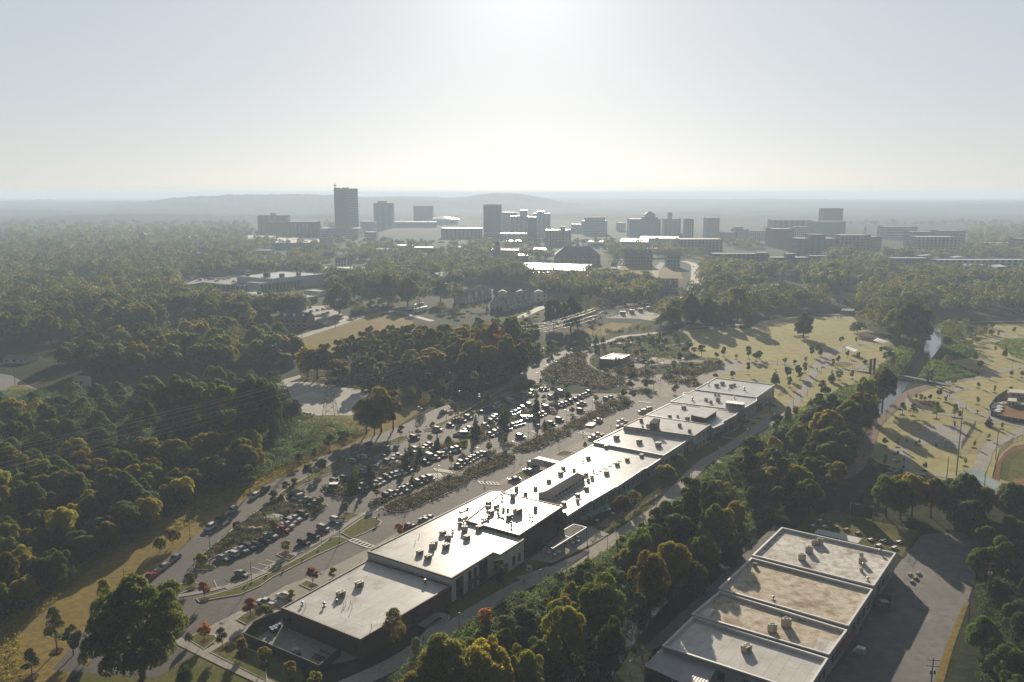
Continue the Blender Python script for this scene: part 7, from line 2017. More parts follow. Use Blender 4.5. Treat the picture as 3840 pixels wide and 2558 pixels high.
for i in range(26):
 p = aa.lerp(mm, (i+.3)/26)
 q = aa.lerp(mm, (i+.62)/26)
 nn = Vector(((q-p).y, -(q-p).x)).normalized()*.5
 gl.add([(*(p+nn), H0*.16), (*(q+nn), H0*.16), (*(q+nn), H0*.975), (*(p+nn), H0*.975)], [(0, 1, 2, 3)])
gl.build('glazing', cmat('vertical_seams', (.22, .21, .2), (.25, .24, .23)), r)
b = MB()
for k in range(12):
 t = rnd.random()
 p = aa.lerp(mm, t)
 b.box(p.x-2, p.x+2, p.y+4, p.y+8, H0-.5, H0+rnd.uniform(1, 3))
p = aa.lerp(mm, .08)
for z in (3, 7, 11):
 b.tube((p.x, p.y+3, H0), (p.x, p.y+3, H0+z+5), .5, .35, 5)
b.box(p.x-3, p.x+3, p.y+1, p.y+5, H0+6, H0+9)
b.build('mast_cluster', BW['dark'], r)
quick('office_podium', 'white banded low block at the foot of the tallest tower', 'F1', 1150, 1750, 692, 830, 60, 'white', 5, group=G1)
quick('residence_block', 'wide grey block at the left end of the skyline with rooftop trees', 'F1', 270, 703, 502, 800, 30, 'concrete', 11, 'grid', pent=(450, 520, 465), group=G1)
quick('brick_block', 'brick apartment block in front of the wide grey block', 'F1', 428, 690, 598, 835, 25, 'brick', 7, 'grid', group=G1)
r = quick('mural_building', 'grey block with tall arched mural wall and curved roof edge', 'F1', 688, 1136, 595, 860, 40, 'dark', 0, group=G1)
pts, h = front('F1', 688, 1136, 860, 595, 40)
b = MB()
for i in range(8):
 t0, t1 = (i+.18)/8, (i+.82)/8
 p, q = Vector(pts[0][:2]).lerp(Vector(pts[1][:2]), t0), Vector(pts[0][:2]).lerp(Vector(pts[1][:2]), t1)
 hh = h*(.92 if i % 3 else .8)
 b.add([(p.x, p.y-.4, 1), (q.x, q.y-.4, 1), (q.x, q.y-.4, hh*.85), ((p.x+q.x)/2, p.y-.4, hh), (p.x, p.y-.4, hh*.85)], [(0, 1, 2, 3, 4)])
b.build('mural_panel', BW['pale'], r)
quick('apartment_tower', 'grey slab tower right of the tallest tower', 'F1', 1970, 2253, 322, 690, 32, 'dark', 18, 'grid', pent=(2025, 2152, 290), group=G1)
quick('stone_hall', 'pale arcaded hall between the two left towers', 'F1', 1770, 1985, 590, 740, 40, 'pale', 3, 'fins', group=G1)
quick('town_block', 'low grey row below the second tower', 'F1', 1830, 2000, 745, 860, 30, 'pale', 3, 'grid', group=G1)
quick('box_tower', 'plain dark box tower third along the skyline', 'F2', 397, 677, 203, 470, 45, 'dark', 12, 'fins', group=G1)
p = g('F2', 835, 470)
rr = 52
b = MB()
ar = thing('arena', 'low arena with a bright shallow dome roof', 'arena', p, G1)
b.lathe([(rr, 0), (rr, hgt(p, S('F2', 835, 395)[1]))], 28, 0, p)
b.build('wall', BW['pale'], ar)
b = MB()
h = hgt(p, S('F2', 835, 395)[1])
b.lathe([(rr+2, h), (rr*.6, h+5), (rr*.2, h+8), (1, h+8.5)], 28, 0, p)
b.build('roof', roof_m, ar)
quick('long_terrace', 'long low block with shiny roof below the box tower', 'F2', 60, 725, 440, 520, 50, 'dark', 3, group=G1)
quick('ribbed_tower', 'tan tower with vertical ribs near the middle of the skyline', 'F2', 1424, 1688, 187, 660, 34, 'pale', 16, 'fins', pent=(1500, 1600, 178), group=G1)
quick('tower_podium', 'grey podium at the foot of the ribbed tower', 'F2', 1425, 2060, 610, 700, 50, 'concrete', 3, group=G1)
quick('ribbed_annexe', 'pale ribbed block right of the ribbed tower', 'F2', 1692, 1915, 298, 600, 30, 'pale', 12, 'fins', group=G1)
quick('glass_tower', 'green glass tower with a wedge shaped crown', 'F2', 1818, 2080, 352, 640, 34, 'green', 14, 'grid', pent=(1962, 2066, 268), group=G1)
quick('dark_glass_tower', 'darker glass block joined to the wedge crowned tower', 'F2', 2082, 2205, 365, 720, 30, 'dark', 14, 'grid', group=G1)
quick('green_tower', 'green tower with a bright roof edge', 'F3', -2, 250, 238, 520, 36, 'green', 14, 'grid', pent=(55, 160, 205), group=G1)
quick('pale_apartments', 'pale apartment block with stepped roof in mid skyline', 'F3', 180, 555, 478, 700, 34, 'pale', 7, 'grid', pent=(402, 470, 430), group=G1)
quick('brick_courts', 'long brick block left of the ribbed tower', 'F2', 800, 1400, 532, 680, 40, 'brick', 6, 'grid', group=G1)
quick('pink_block', 'small pinkish block beside the wide grey offices', 'F3', 562, 720, 395, 520, 26, 'brick', 7, 'grid', group=G1)
quick('wide_offices', 'wide grey offices with a raised top floor', 'F3', 722, 1085, 345, 545, 40, 'concrete', 8, pent=(760, 1058, 292), group=G1)
quick('corner_block', 'low corner block right of the wide grey offices', 'F3', 1228, 1355, 372, 500, 26, 'pale', 6, 'grid', group=G1)
r = quick('gabled_hotel', 'pale stone block rising to a stepped pointed centre', 'F3', 1412, 1868, 318, 590, 45, 'pale', 12, 'fins', group=G1)
pts, h = front('F3', 1412, 1868, 590, 318, 45)
A, B_ = Vector(pts[0]), Vector(pts[1])
D_ = Vector(pts[3])-A
b = MB()
for t0, t1, yt in ((.42, .9, 285), (.48, .82, 252)):
 p, q = A.lerp(B_, t0), A.lerp(B_, t1)
 b.prism([tuple(v[:2]) for v in (p-D_*.03, q-D_*.03, q+D_*.6, p+D_*.6)], h-1, hgt(p, S('F3', 1600, yt)[1]))
b.build('upper_stage', BW['pale'], r)
b = MB()
p, q = A.lerp(B_, .48), A.lerp(B_, .82)
h1, h2 = hgt(p, S('F3', 1600, 252)[1]), hgt(p, S('F3', 1715, 200)[1])
mid = (p+q)/2 + D_*.3
for e, f in ((p-D_*.03, q-D_*.03), (q-D_*.03, q+D_*.6), (q+D_*.6, p+D_*.6), (p+D_*.6, p-D_*.03)):
 b.add([(e.x, e.y, h1), (f.x, f.y, h1), (mid.x, mid.y, h2)], [(0, 1, 2)])
b.build('pyramid_roof', BW['slate'], r)
r = quick('stepped_tower', 'brown stepped tower with a chimney like top', 'F3', 1920, 2163, 312, 580, 34, 'concrete', 13, 'grid', pent=(1990, 2040, 220), group=G1)
quick('slim_tower', 'slim pale tower with lantern top', 'F3', 2228, 2352, 325, 620, 26, 'pale', 9, 'grid', pent=(2240, 2340, 310), group=G1)
r = quick('panel_tower', 'grey tower with a yellow panelled face', 'F4', 578, 768, 303, 600, 34, 'concrete', 0, group=G1)
pts, h = front('F4', 578, 768, 600, 303, 34)
b = MB()
p, q = Vector(pts[0]).lerp(Vector(pts[1]), .36), Vector(pts[0]).lerp(Vector(pts[1]), .95)
for f in range(7):
 z = h*(.12+.085*f)
 b.add([(p.x, p.y-.6, z), (q.x, q.y-.6, z), (q.x, q.y-.6, z+h*.06), (p.x, p.y-.6, z+h*.06)], [(0, 1, 2, 3)])
b.build('yellow_panel', BW['yellow'], r)
quick('brick_lofts', 'dark brick lofts with a flat roof right of the slim tower', 'F4', 190, 820, 615, 800, 40, 'brick', 5, 'grid', group=G1)
quick('brick_offices', 'brick offices below the yellow panelled tower', 'F4', 780, 1040, 512, 640, 34, 'brick', 5, 'grid', group=G1)
quick('round_hotel', 'pale hotel with a bright rounded parapet', 'F4', 995, 1205, 470, 640, 34, 'pale', 6, 'bands', pent=(1010, 1135, 430), group=G1)
quick('small_blocks', 'cream block beside the rounded hotel', 'F4', 1212, 1480, 490, 620, 30, 'pale', 5, 'grid', group=G1)
quick('red_windowless_block', 'deep red brick block with few windows', 'F4', 1545, 1868, 462, 740, 45, 'purple', 0, group=G1)
quick('long_stone_row', 'long grey residential row behind the red block', 'F4', 1545, 2115, 335, 600, 40, 'concrete', 8, 'grid', group=G1)
quick('pale_row', 'pale row right of the red block', 'F4', 1870, 2112, 430, 640, 30, 'pale', 6, 'grid', group=G1)
quick('riverside_hotel', 'dark gridded hotel in front of the glazed tower', 'F4', 1905, 2540, 605, 860, 40, 'dark', 8, 'grid', pent=(2105, 2352, 545), group=G1)
r = quick('glazed_tower', 'dark glazed tower with pale bands at the right of the skyline', 'F5', 100, 316, 125, 430, 34, 'dark', 9, 'bands', group=G1)
quick('podium_block', 'pale framed base of the dark glazed tower', 'F5', 10, 352, 268, 470, 44, 'pale', 8, 'fins', group=G1)
quick('orange_block', 'orange brick block with grid windows', 'F5', 292, 630, 422, 660, 40, 'orange', 7, 'grid', group=G1)
quick('grey_block', 'grey block right of the orange brick block', 'F5', 632, 760, 442, 600, 30, 'dark', 5, 'grid', group=G1)
quick('ridge_offices', 'broad pale offices at the right behind the trees', 'F5', 790, 1155, 328, 470, 40, 'concrete', 5, 'bands', group=G1)
quick('teal_block', 'block with a teal glazed top storey', 'F5', 1088, 1350, 384, 560, 34, 'green', 5, 'bands', group=G1)
quick('blank_block', 'long low grey block in front of the teal topped block', 'F5', 1152, 1600, 442, 620, 44, 'concrete', 6, 'grid', group=G1)
quick('pink_offices', 'pinkish offices with overhanging roof at far right', 'F5', 1400, 1690, 372, 540, 40, 'brick', 5, 'grid', group=G1)
quick('red_block', 'red block at the right frame edge', 'F5', 2292, 2420, 462, 640, 34, 'purple', 5, 'bands', group=G1)
quick('maroon_row', 'low maroon row near the right frame edge', 'F5', 1960, 2290, 512, 620, 40, 'purple', 3, 'grid', group=G1)
for c, x, w, ye, yt, yb, wall, lb in (('F2', 1634, 62, 770, 700, 990, 'brick', 'dark brick clock tower with a pointed roof and lit belfry'), ('F5', 578, 22, 365, 305, 420, 'white', 'thin white church steeple at the right of the city'), ('F2', 1368, 24, 730, 665, 780, 'brick', 'slender dark spire left of the ribbed tower'), ('T0', 1258, 55, 565, 545, 660, 'brick', 'brick tower with an open hipped lookout among the left trees')):
 p = g(c, x, yb)
 wd_ = w/CR[c][2]*pxsize(p)
 h1, h2 = hgt(p, S(c, x, ye)[1]), hgt(p, S(c, x, yt)[1])
 r = thing('church_tower', lb, 'tower', p)
 b = MB()
 b.prism([(p.x-wd_/2, p.y), (p.x+wd_/2, p.y), (p.x+wd_/2, p.y+wd_), (p.x-wd_/2, p.y+wd_)], 0, h1, top=False)
 b.build('wall', BW[wall], r)
 b = MB()
 q = [(p.x-wd_*.58, p.y-wd_*.08), (p.x+wd_*.58, p.y-wd_*.08), (p.x+wd_*.58, p.y+wd_*1.08), (p.x-wd_*.58, p.y+wd_*1.08)]
 for i in range(4):
  b.add([(*q[i], h1), (*q[(i+1) % 4], h1), (p.x, p.y+wd_/2, h2)], [(0, 1, 2)])
 b.build('roof', BW['slate'], r)
 b = MB()
 for k in range(3):
  x0 = p.x+wd_*(-.36+.26*k)
  b.add([(x0, p.y-.15, h1*.82), (x0+wd_*.18, p.y-.15, h1*.82), (x0+wd_*.18, p.y-.15, h1*.93), (x0, p.y-.15, h1*.93)], [(0, 1, 2, 3)])
 b.build('belfry_opening', BW['pale'], r)
def house(name, label, c, p0, p1, yb, yt, ye, depth, wall, roofm, skew=0.0, dormers=0, hip=False, yb1=None, cat='house', group=None, wins=3, storeys=2):
 """front p0..p1 at row yb, eaves at row ye, ridge (parallel to the front) at row yt"""
 pts, he = front(c, p0, p1, yb, ye, depth, skew, yb1)
 A, B, C_, D = [Vector((p[0], p[1], 0)) for p in pts]
 mid = (A+B+C_+D)/4
 hr = max(hgt(mid, S(c, (p0+p1)/2, yt)[1]), he+1.0)
 r = thing(name, label, cat, A, group)
 w = MB()
 w.prism([tuple(v[:2]) for v in (A, B, C_, D)], 0, he, top=False)
 R0, R1 = (A+D)/2, (B+C_)/2
 if hip:
  R0, R1 = R0.lerp(R1, .22), R1.lerp(R0, .22)
 else:
  for p, q, k in ((D, A, R0), (B, C_, R1)):
   w.add([(p.x, p.y, he), (q.x, q.y, he), (k.x, k.y, hr)], [(0, 1, 2)])
 w.build('wall', BW[wall], r)
 ov = (B-A).normalized()*.4
 dv = (D-A).normalized()*.5
 rf = MB()
 a, b_, c_, d = A-ov-dv, B+ov-dv, C_+ov+dv, D-ov+dv
 k0, k1 = (R0, R1) if hip else (R0-ov, R1+ov)
 zz = he-.15
 rf.add([(a.x, a.y, zz), (b_.x, b_.y, zz), (k1.x, k1.y, hr+.12), (k0.x, k0.y, hr+.12)], [(0, 1, 2, 3)])
 rf.add([(c_.x, c_.y, zz), (d.x, d.y, zz), (k0.x, k0.y, hr+.12), (k1.x, k1.y, hr+.12)], [(0, 1, 2, 3)])
 if hip:
  rf.add([(b_.x, b_.y, zz), (c_.x, c_.y, zz), (k1.x, k1.y, hr+.12)], [(0, 1, 2)])
  rf.add([(d.x, d.y, zz), (a.x, a.y, zz), (k0.x, k0.y, hr+.12)], [(0, 1, 2)])
 rf.build('roof', BW[roofm] if isinstance(roofm, str) else roofm, r)
 nn = (A-D).normalized()
 for k in range(dormers):
  t = (k+.5)/dormers
  e = A.lerp(B, t)
  hw = (B-A)*(.26/dormers)
  bk = e + (D-A)*.42
  dm = MB()
  f0, f1 = e-hw+nn*.1, e+hw+nn*.1
  zt = he+(hr-he)*.45
  pk = (f0+f1)/2
  dm.add([(f0.x, f0.y, he-.2), (f1.x, f1.y, he-.2), (f1.x, f1.y, zt), (pk.x, pk.y, zt+(hr-zt)*.7), (f0.x, f0.y, zt)], [(0, 1, 2, 3, 4)])
  q0, q1 = bk-hw, bk+hw
  pb = (q0+q1)/2
  zp = zt+(hr-zt)*.7+.1
  dm2 = MB()
  dm2.add([(f0.x, f0.y, zt), (pk.x, pk.y, zp), (pb.x, pb.y, zp), (q0.x, q0.y, zt)], [(0, 1, 2, 3)])
  dm2.add([(pk.x, pk.y, zp), (f1.x, f1.y, zt), (q1.x, q1.y, zt), (pb.x, pb.y, zp)], [(0, 1, 2, 3)])
  o = dm.build('dormer', BW['white'] if wall != 'brick' else BW[wall], r)
  o2 = dm2.build('dormer_roof', BW[roofm] if isinstance(roofm, str) else roofm, r)
  o2.parent = o
 for s in range(storeys):
  z0 = he*(s+.3)/storeys
  for k in range(wins):
   t = (k+.3)/wins
   f0, f1 = A.lerp(B, t)+nn*.05, A.lerp(B, t+.4/wins)+nn*.05
   m = MB()
   m.add([(f0.x, f0.y, z0), (f1.x, f1.y, z0), (f1.x, f1.y, z0+he*.42/storeys), (f0.x, f0.y, z0+he*.42/storeys)], [(0, 1, 2, 3)])
   m.build('window', bandglass, r)
 return r
house('farmhouse', 'two storey white gabled house beside the barrel roofed sheds', 'F1', 1400, 1560, 1255, 1120, 1165, 9, 'white', 'slate', wins=4)
house('brick_house', 'dark brick house with white dormers beside the old road', 'F6', 1440, 1790, 940, 745, 835, 14, 'brick', 'slate', .2, 3, wins=5)
house('white_bungalow', 'white bungalow at the left frame edge', 'M0', 28, 225, 265, 190, 222, 9, 'white', 'slate', .3, wins=3, storeys=1)
house('small_white_house', 'small white gabled house at the street corner', 'M0', 645, 740, 470, 372, 405, 8, 'white', 'shingle', wins=2, storeys=1)
house('estate_house', 'pale gable ended house deep in the left wood', 'T0', 990, 1060, 1030, 960, 990, 10, 'white', 'slate', wins=2)
house('estate_house', 'low brick house half hidden below the left wood', 'T0', 1140, 1250, 1560, 1460, 1490, 10, 'brick', 'shingle', wins=2, storeys=1)
house('townhouse_row', 'front townhouse row with tan roof and white porches by the dark cedars', 'F7', 1330, 1690, 560, 330, 430, 16, 'white', 'shingle', .0, 5, yb1=470, wins=8, group='townhouses')
house('townhouse_row', 'left townhouse row with a stepped tan roof', 'F7', 830, 1165, 470, 268, 380, 14, 'white', 'shingle', 0, 4, yb1=400, wins=8, group='townhouses')
house('townhouse_row', 'dark roofed townhouse row behind the other two', 'F7', 1180, 1860, 440, 275, 345, 22, 'white', 'slate', 0, 3, wins=9, group='townhouses')
house('apartment_house', 'brick and blue gabled apartment house on the hill', 'F3', 1350, 1750, 1010, 770, 870, 20, 'brick', 'slate', 0, 3, wins=9, storeys=3)
house('teal_house', 'tall teal house with a tan roof on the hill', 'F3', 1955, 2155, 1030, 795, 850, 14, 'teal', 'shingle', 0, 0, wins=4, storeys=3)
house('grey_townhouse', 'grey townhouse row stepping down toward the street', 'F3', 1822, 2130, 1390, 1195, 1290, 16, 'concrete', 'slate', 0, 4, wins=7)
r = house('hip_roofed_church', 'large brick church with a great dark hipped roof', 'F3', 320, 985, 985, 722, 850, 34, 'brick', 'slate', 0, 0, True, wins=10, cat='church')
p = g('F3', 655, 985)
p.y += 17
b = MB()
h1 = hgt(p, S('F3', 655, 735)[1])
b.lathe([(3.2, h1-3), (3.0, h1+3), (2.2, h1+3.2), (2.0, h1+8), (1.2, h1+8.4), (.3, h1+16)], 8, 0, p)
b.build('cupola', BW['pale'], r)
house('meeting_hall', 'blue grey roofed hall behind the hill houses', 'F3', 1200, 1450, 810, 680, 765, 20, 'pale', 'slate', 0, 0, wins=5, cat='building')
house('dark_villa', 'dark roofed villa below the hill', 'F3', 1020, 1260, 1260, 1170, 1225, 12, 'dark', 'slate', 0, 2, wins=3)
house('corner_shop', 'house with a pale roof among trees below the tallest tower', 'F1', 1870, 2050, 1285, 1180, 1240, 12, 'white', 'slate', 0, 0, wins=4, storeys=1)
def slab(name, label, c, pts, z, wall, roofm, cat='building', group=None):
 return hall(name, label, pp(c, pts, z), z, BW[wall] if isinstance(wall, str) else wall, roofm, cap_m, .4, .4, cat, group)
md = slab('market_building', 'long low white building with bright roof and units, left of centre', 'F6', [(900, 287), (1335, 320), (2025, 256), (1480, 226)], 12.5, 'white', roof_m)
pd_ = slab('market_wing', 'lower front wing of the long white building with tall dark bays', 'F6', [(1030, 362), (1192, 380), (1868, 300), (1700, 284)], 9.5, 'white', roof_m)
q = pp('F6', [(1030, 362), (1192, 380), (1868, 300), (1700, 284)], 9.5)
openings(pd_, q[1], q[2], [((k+.12)/15, (k+.95)/15, .3, 8.0) for k in range(15)])
dk = slab('parking_deck', 'two level parking deck with cars on its roof beside the long white building', 'F6', [(120, 425), (480, 362), (700, 386), (1000, 407), (1040, 362), (900, 302), (450, 312), (300, 370)], 6, 'concrete', old_asphalt)
q = pp('F6', [(480, 362), (700, 386), (1000, 407)], 6)
openings(dk, q[0], q[1], [((k+.08)/4, (k+.92)/4, .3, 4.6) for k in range(4)], 'opening')
openings(dk, q[1], q[2], [((k+.08)/5, (k+.92)/5, .3, 4.6) for k in range(5)], 'opening')
K = K_UNIT
for x, y, w in ((1040, 285, 65), (1280, 295, 120), (1470, 300, 90), (1680, 280, 80), (1885, 255, 30)):
 p = g('F6', x, y, 12.1)
 K.place(p, .3, w/3.363*pxsize(p)/2.7, 'large roof unit on the long white building', 'rooftop plant')
for x, y, col in ((440, 345, 'white'), (510, 325, 'silver'), (560, 335, 'grey'), (610, 330, 'white'), (680, 330, 'white'), (745, 330, 'silver'), (800, 320, 'white'), (650, 355, 'tan'), (870, 360, 'silver'), (930, 365, 'white'), (340, 335, 'white')):
 p = g('F6', x, y, 5.65)
 o, kids = CARS['SUV' if x % 4 else 'van'].place(p, .4, 1, '%s car on the parking deck roof' % col, 'cars on the parking deck')
 for k in kids:
  if k.name.startswith('body'):
   k.material_slots[0].link = 'OBJECT'
   k.material_slots[0].material = PAINT[col]
slab('clinic_left_wing', 'left wing of the medical building with white roof', 'F6', [(930, 498), (1280, 556), (1450, 546), (1130, 478)], 6, 'dark', roof_m)
cw = slab('clinic_right_wing', 'tan right wing of the medical building with a blue painted panel', 'F6', [(1450, 560), (1660, 573), (1922, 536), (1480, 490)], 6.5, 'orange', roof_m)
q = pp('F6', [(1660, 573), (1922, 536)], 6.5)
openings(cw, q[0], q[1], [(0.01, .4, .3, 5.9)], 'blue_panel', BW['blue'], .08)
openings(cw, q[0], q[1], [(.5, .58, 1, 3.5), (.66, .74, 1, 3.5), (.82, .9, 1, 3.5)])
slab('clinic_porch', 'low white roofed entrance block of the medical building', 'F6', [(880, 606), (1080, 636), (1300, 611), (1010, 570)], 4.5, 'concrete', roof_m)
slab('white_kiosk', 'small white kiosk in front of the medical building', 'F6', [(1350, 650), (1400, 661), (1507, 646), (1440, 636)], 3.6, 'white', flat_roof)
slab('white_outbuilding', 'small white outbuilding right of the medical building', 'F6', [(1745, 466), (1960, 482), (2050, 462), (1860, 448)], 4.5, 'white', roof_m)
slab('brick_store', 'flat brick store below the parking deck', 'F6', [(230, 500), (370, 512), (655, 477), (430, 465)], 4.5, 'brick', flat_roof)
for x, y, w in ((1185, 520, 75), (1255, 535, 60), (1410, 545, 65), (1490, 520, 60), (1640, 530, 62), (1345, 500, 45)):
 p = g('F6', x, y, 6.1)
 K.place(p, .3, w/3.363*pxsize(p)/2.7, 'roof unit on the medical building', 'rooftop plant')
for x0, x1, yb, ye, yt, lb in ((1215, 1655, 1400, 1330, 1268, 'left barrel roofed brick shed'), (1665, 1945, 1400, 1330, 1282, 'right barrel roofed brick shed')):
 pts, he = front('F1', x0, x1, yb, ye, 34)
 A, B, C_, D = [Vector((p[0], p[1], 0)) for p in pts]
 r = thing('barrel_shed', lb+' below the white farmhouse', 'shed', A)
 b = MB()
 b.prism([tuple(v[:2]) for v in (A, B, C_, D)], 0, he, top=False)
 b.build('wall', BW['brick'], r)
 b = MB()
 for i in range(8):
  a0, a1 = math.pi*i/8, math.pi*(i+1)/8
  f = lambda a_, e0, e1: e0.lerp(e1, (1-math.cos(a_))/2)+Vector((0, 0, he+4.5*math.sin(a_)))
  b.add([f(a0, A, D), f(a0, B, C_), f(a1, B, C_), f(a1, A, D)], [(0, 1, 2, 3)])
 b.build('roof', galv_m, r)
house('teal_roofed_hall', 'long low building with a pale teal metal roof', 'F7', -10, 400, 190, 66, 150, 30, 'pale', 'tealroof', .2, 0, True, wins=6, storeys=1, cat='building')
r = house('teal_gabled_hall', 'gabled building with a teal roof and a bright skylight', 'F7', 690, 1000, 215, 55, 180, 42, 'pale', 'tealroof', -.55, 0, False, yb1=160, wins=5, storeys=1, cat='building')
slab('flat_store', 'wide white flat roofed store glaring in the sun', 'T2', [(345, 866), (930, 882), (992, 826), (396, 812)], 7, 'white', roof_m)
slab('store_canopy', 'long forecourt canopy shining white in front of the store', 'T2', [(428, 898), (926, 904), (938, 884), (460, 872)], 5, 'white', roof_m)
slab('low_store', 'dark low building with shiny roof slabs left of the store', 'F2', [(1060, 1075), (1450, 1085), (1530, 1040), (1150, 1010)], 6, 'dark', flat_roof)
for nm, c, pts, z, wall, rm, lb in (
  ('bright_roofed_hall', 'F2', [(1760, 722), (1960, 728), (2018, 706), (1830, 700)], 9, 'pale', roof_m, 'low hall whose roof flashes white under the ribbed tower'),
  ('flat_block', 'F2', [(1000, 808), (1080, 812), (1122, 796), (1010, 790)], 8, 'pale', roof_m, 'small low block with a flashing roof beside the church'),
  ('flat_block', 'F2', [(100, 785), (380, 790), (400, 770), (120, 765)], 9, 'brick', flat_roof, 'brick block with pale roof among the central trees'),
  ('flat_block', 'F2', [(400, 815), (680, 820), (690, 803), (420, 800)], 8, 'brick', flat_roof, 'second brick block with pale roof among the central trees'),
  ('flat_block', 'F2', [(-60, 850), (170, 840), (180, 825), (-20, 828)], 8, 'brick', flat_roof, 'brick terrace with pale roof at centre left'),
  ('flat_block', 'F1', [(1990, 1000), (2300, 1005), (2340, 982), (2020, 978)], 9, 'brick', roof_m, 'brick store with a bright roof below the second tower'),
  ('flat_block', 'F2', [(1930, 930), (2080, 935), (2085, 910), (1950, 905)], 8, 'dark', roof_m, 'dark block with two flashing roof slabs right of the clock tower'),
  ('church_nave', 'F2', [(1540, 850), (1930, 860), (1940, 835), (1560, 828)], 13, 'dark', BW['slate'], 'dark roofed church nave right of the clock tower'),
  ('flat_block', 'F3', [(800, 655), (1055, 660), (1060, 632), (830, 628)], 9, 'pale', roof_m, 'low block with a sparkling roof right of the pale apartments'),
  ('flat_block', 'F3', [(0, 765), (190, 770), (195, 742), (20, 740)], 9, 'dark', roof_m, 'block with broken bright roof slabs left of the great hipped church'),
  ('civic_hall', 'F3', [(1270, 650), (1690, 660), (1690, 600), (1300, 598)], 14, 'brick', flat_roof, 'long brick civic hall with a white cupola'),
  ('long_garage', 'F3', [(1560, 600), (2140, 610), (2140, 572), (1580, 565)], 12, 'concrete', flat_roof, 'long grey garage below the pointed stone block'),
  ('flat_block', 'T0', [(1800, 600), (1930, 600), (1975, 585), (1850, 582)], 9, 'brick', roof_m, 'brick school block among the left trees'),
  ('flat_block', 'T0', [(1640, 600), (1790, 598), (1800, 568), (1700, 566)], 8, 'brick', flat_roof, 'low school wing among the left trees'),
  ('flat_block', 'T0', [(1095, 640), (1240, 632), (1240, 608), (1110, 612)], 8, 'brick', roof_m, 'long school range by the brick lookout tower'),
  ('flat_block', 'T0', [(230, 490), (400, 485), (410, 474), (250, 476)], 9, 'pale', roof_m, 'far flat roofed store at the left horizon'),
  ('flat_block', 'F1', [(110, 850), (520, 845), (520, 800), (120, 790)], 11, 'concrete', flat_roof, 'long grey deck below the wide grey block'),
  ('flat_block', 'F1', [(520, 905), (1160, 900), (1170, 830), (560, 825)], 12, 'dark', flat_roof, 'long dark deck in front of the mural building'),
  ('garden_block', 'F4', [(785, 935), (975, 960), (970, 930), (800, 925)], 6, 'pale', roof_m, 'small pale roofed pavilion in front of the long apartments'),
  ('garden_block', 'F4', [(1520, 1050), (1690, 1075), (1640, 1028), (1520, 1022)], 5, 'pale', flat_roof, 'low pale shed below the long apartments')):
 slab(nm, lb, c, pts, z, wall, rm, group='low town blocks')
quick('long_apartments', 'left part of the long grey apartments beyond the trees', 'F4', 680, 1500, 830, 1040, 30, 'dark', 5, 'grid', roofm=roof_m, pent=(1350, 1500, 815), group='park apartments')
quick('long_apartments', 'right part of the long grey apartments beyond the trees', 'F4', 1500, 2115, 885, 1060, 30, 'dark', 5, 'grid', roofm=roof_m, pent=(1780, 1900, 830), group='park apartments')
quick('long_apartments', 'low end of the long grey apartments under dark trees', 'F5', -40, 178, 655, 760, 24, 'dark', 3, 'grid', roofm=roof_m, group='park apartments')
quick('wing_roofed_apartments', 'dark apartments at right with a raised white roof line', 'F5', 880, 1300, 680, 810, 26, 'dark', 4, 'grid', roofm=roof_m, group='park apartments')
quick('white_terrace', 'very long white terrace reaching the right frame edge', 'F5', 1380, 2420, 700, 830, 26, 'pale', 4, 'grid', roofm=roof_m, group='park apartments')
for x0, xm, x1, y0, ym, y1, lb in ((1100, 1200, 1320, 640, 655, 645, 'left butterfly shaped white roof above the dark apartments'), (1440, 1570, 1670, 650, 672, 662, 'right butterfly shaped white roof above the long terrace')):
 z = 16
 p = [g('F5', x0, y0, z+1.5), g('F5', xm, ym, z), g('F5', x1, y1, z+1.5)]
 b = MB()
 dv = Vector((0, 14, 0))
 for a, c_ in ((p[0], p[1]), (p[1], p[2])):
  b.add([a, c_, c_+dv, a+dv], [(0, 1, 2, 3)])
  b.add([a-Vector((0, 0, .5)), c_-Vector((0, 0, .5)), c_, a], [(0, 1, 2, 3)])
 r = thing('butterfly_roof', lb, 'roof', p[1])
 b.build('roof', roof_m, r)
 b = MB()
 b.prism([(p[0].x+2, p[0].y+3), (p[2].x-2, p[0].y+3), (p[2].x-2, p[0].y+12), (p[0].x+2, p[0].y+12)], 0, z-.2, top=False)
 b.build('wall', BW['dark'], r)
slab('blue_white_roof', 'pair of bluish white roofs below the long terrace, the left one', 'F5', [(1655, 762), (1885, 772), (1895, 745), (1690, 738)], 12, 'dark', roof_m)
slab('blue_white_roof', 'pair of bluish white roofs below the long terrace, the right one', 'F5', [(1945, 755), (2050, 778), (2160, 772), (2060, 748)], 12, 'dark', roof_m)
for x, yb, yt in ((1390, 850, 790), (1834, 850, 800)):
 p, h = base_height('F5', x, yb, yt)
 b = MB()
 b.box(p.x-2, p.x+2, p.y, p.y+4, 0, h+2)
 tag(b.build('stair_core', BW['pale']), 'pale stair core sunlit on one side below the %s' % ('left butterfly roof' if x < 1500 else 'bluish roofs'), 'tower')
for pts, lb in (([(105, 560), (200, 555), (300, 505)], 'longer white box trailer parked by the old road'), ([(210, 592), (262, 590), (352, 555)], 'shorter white box trailer parked by the old road')):
 q = pp('F7', pts)
 r = thing('box_trailer', lb, 'trailer', q[0])
 wv = (q[2]-q[0]).normalized()
 pv = Vector((-wv.y, wv.x, 0))*2.6
 b = MB()
 b.prism([tuple(v[:2]) for v in (q[0], q[2], q[2]+pv, q[0]+pv)], 1.0, 4.2)
 b.build('box', plain_white, r)
 b = MB()
 for t in (.12, .2, .85):
  v = q[0].lerp(q[2], t)
  b.tube((v.x, v.y, .5), (v.x+pv.x, v.y+pv.y, .5), .5, .5, 8)
 b.build('wheel', tyre_m, r)
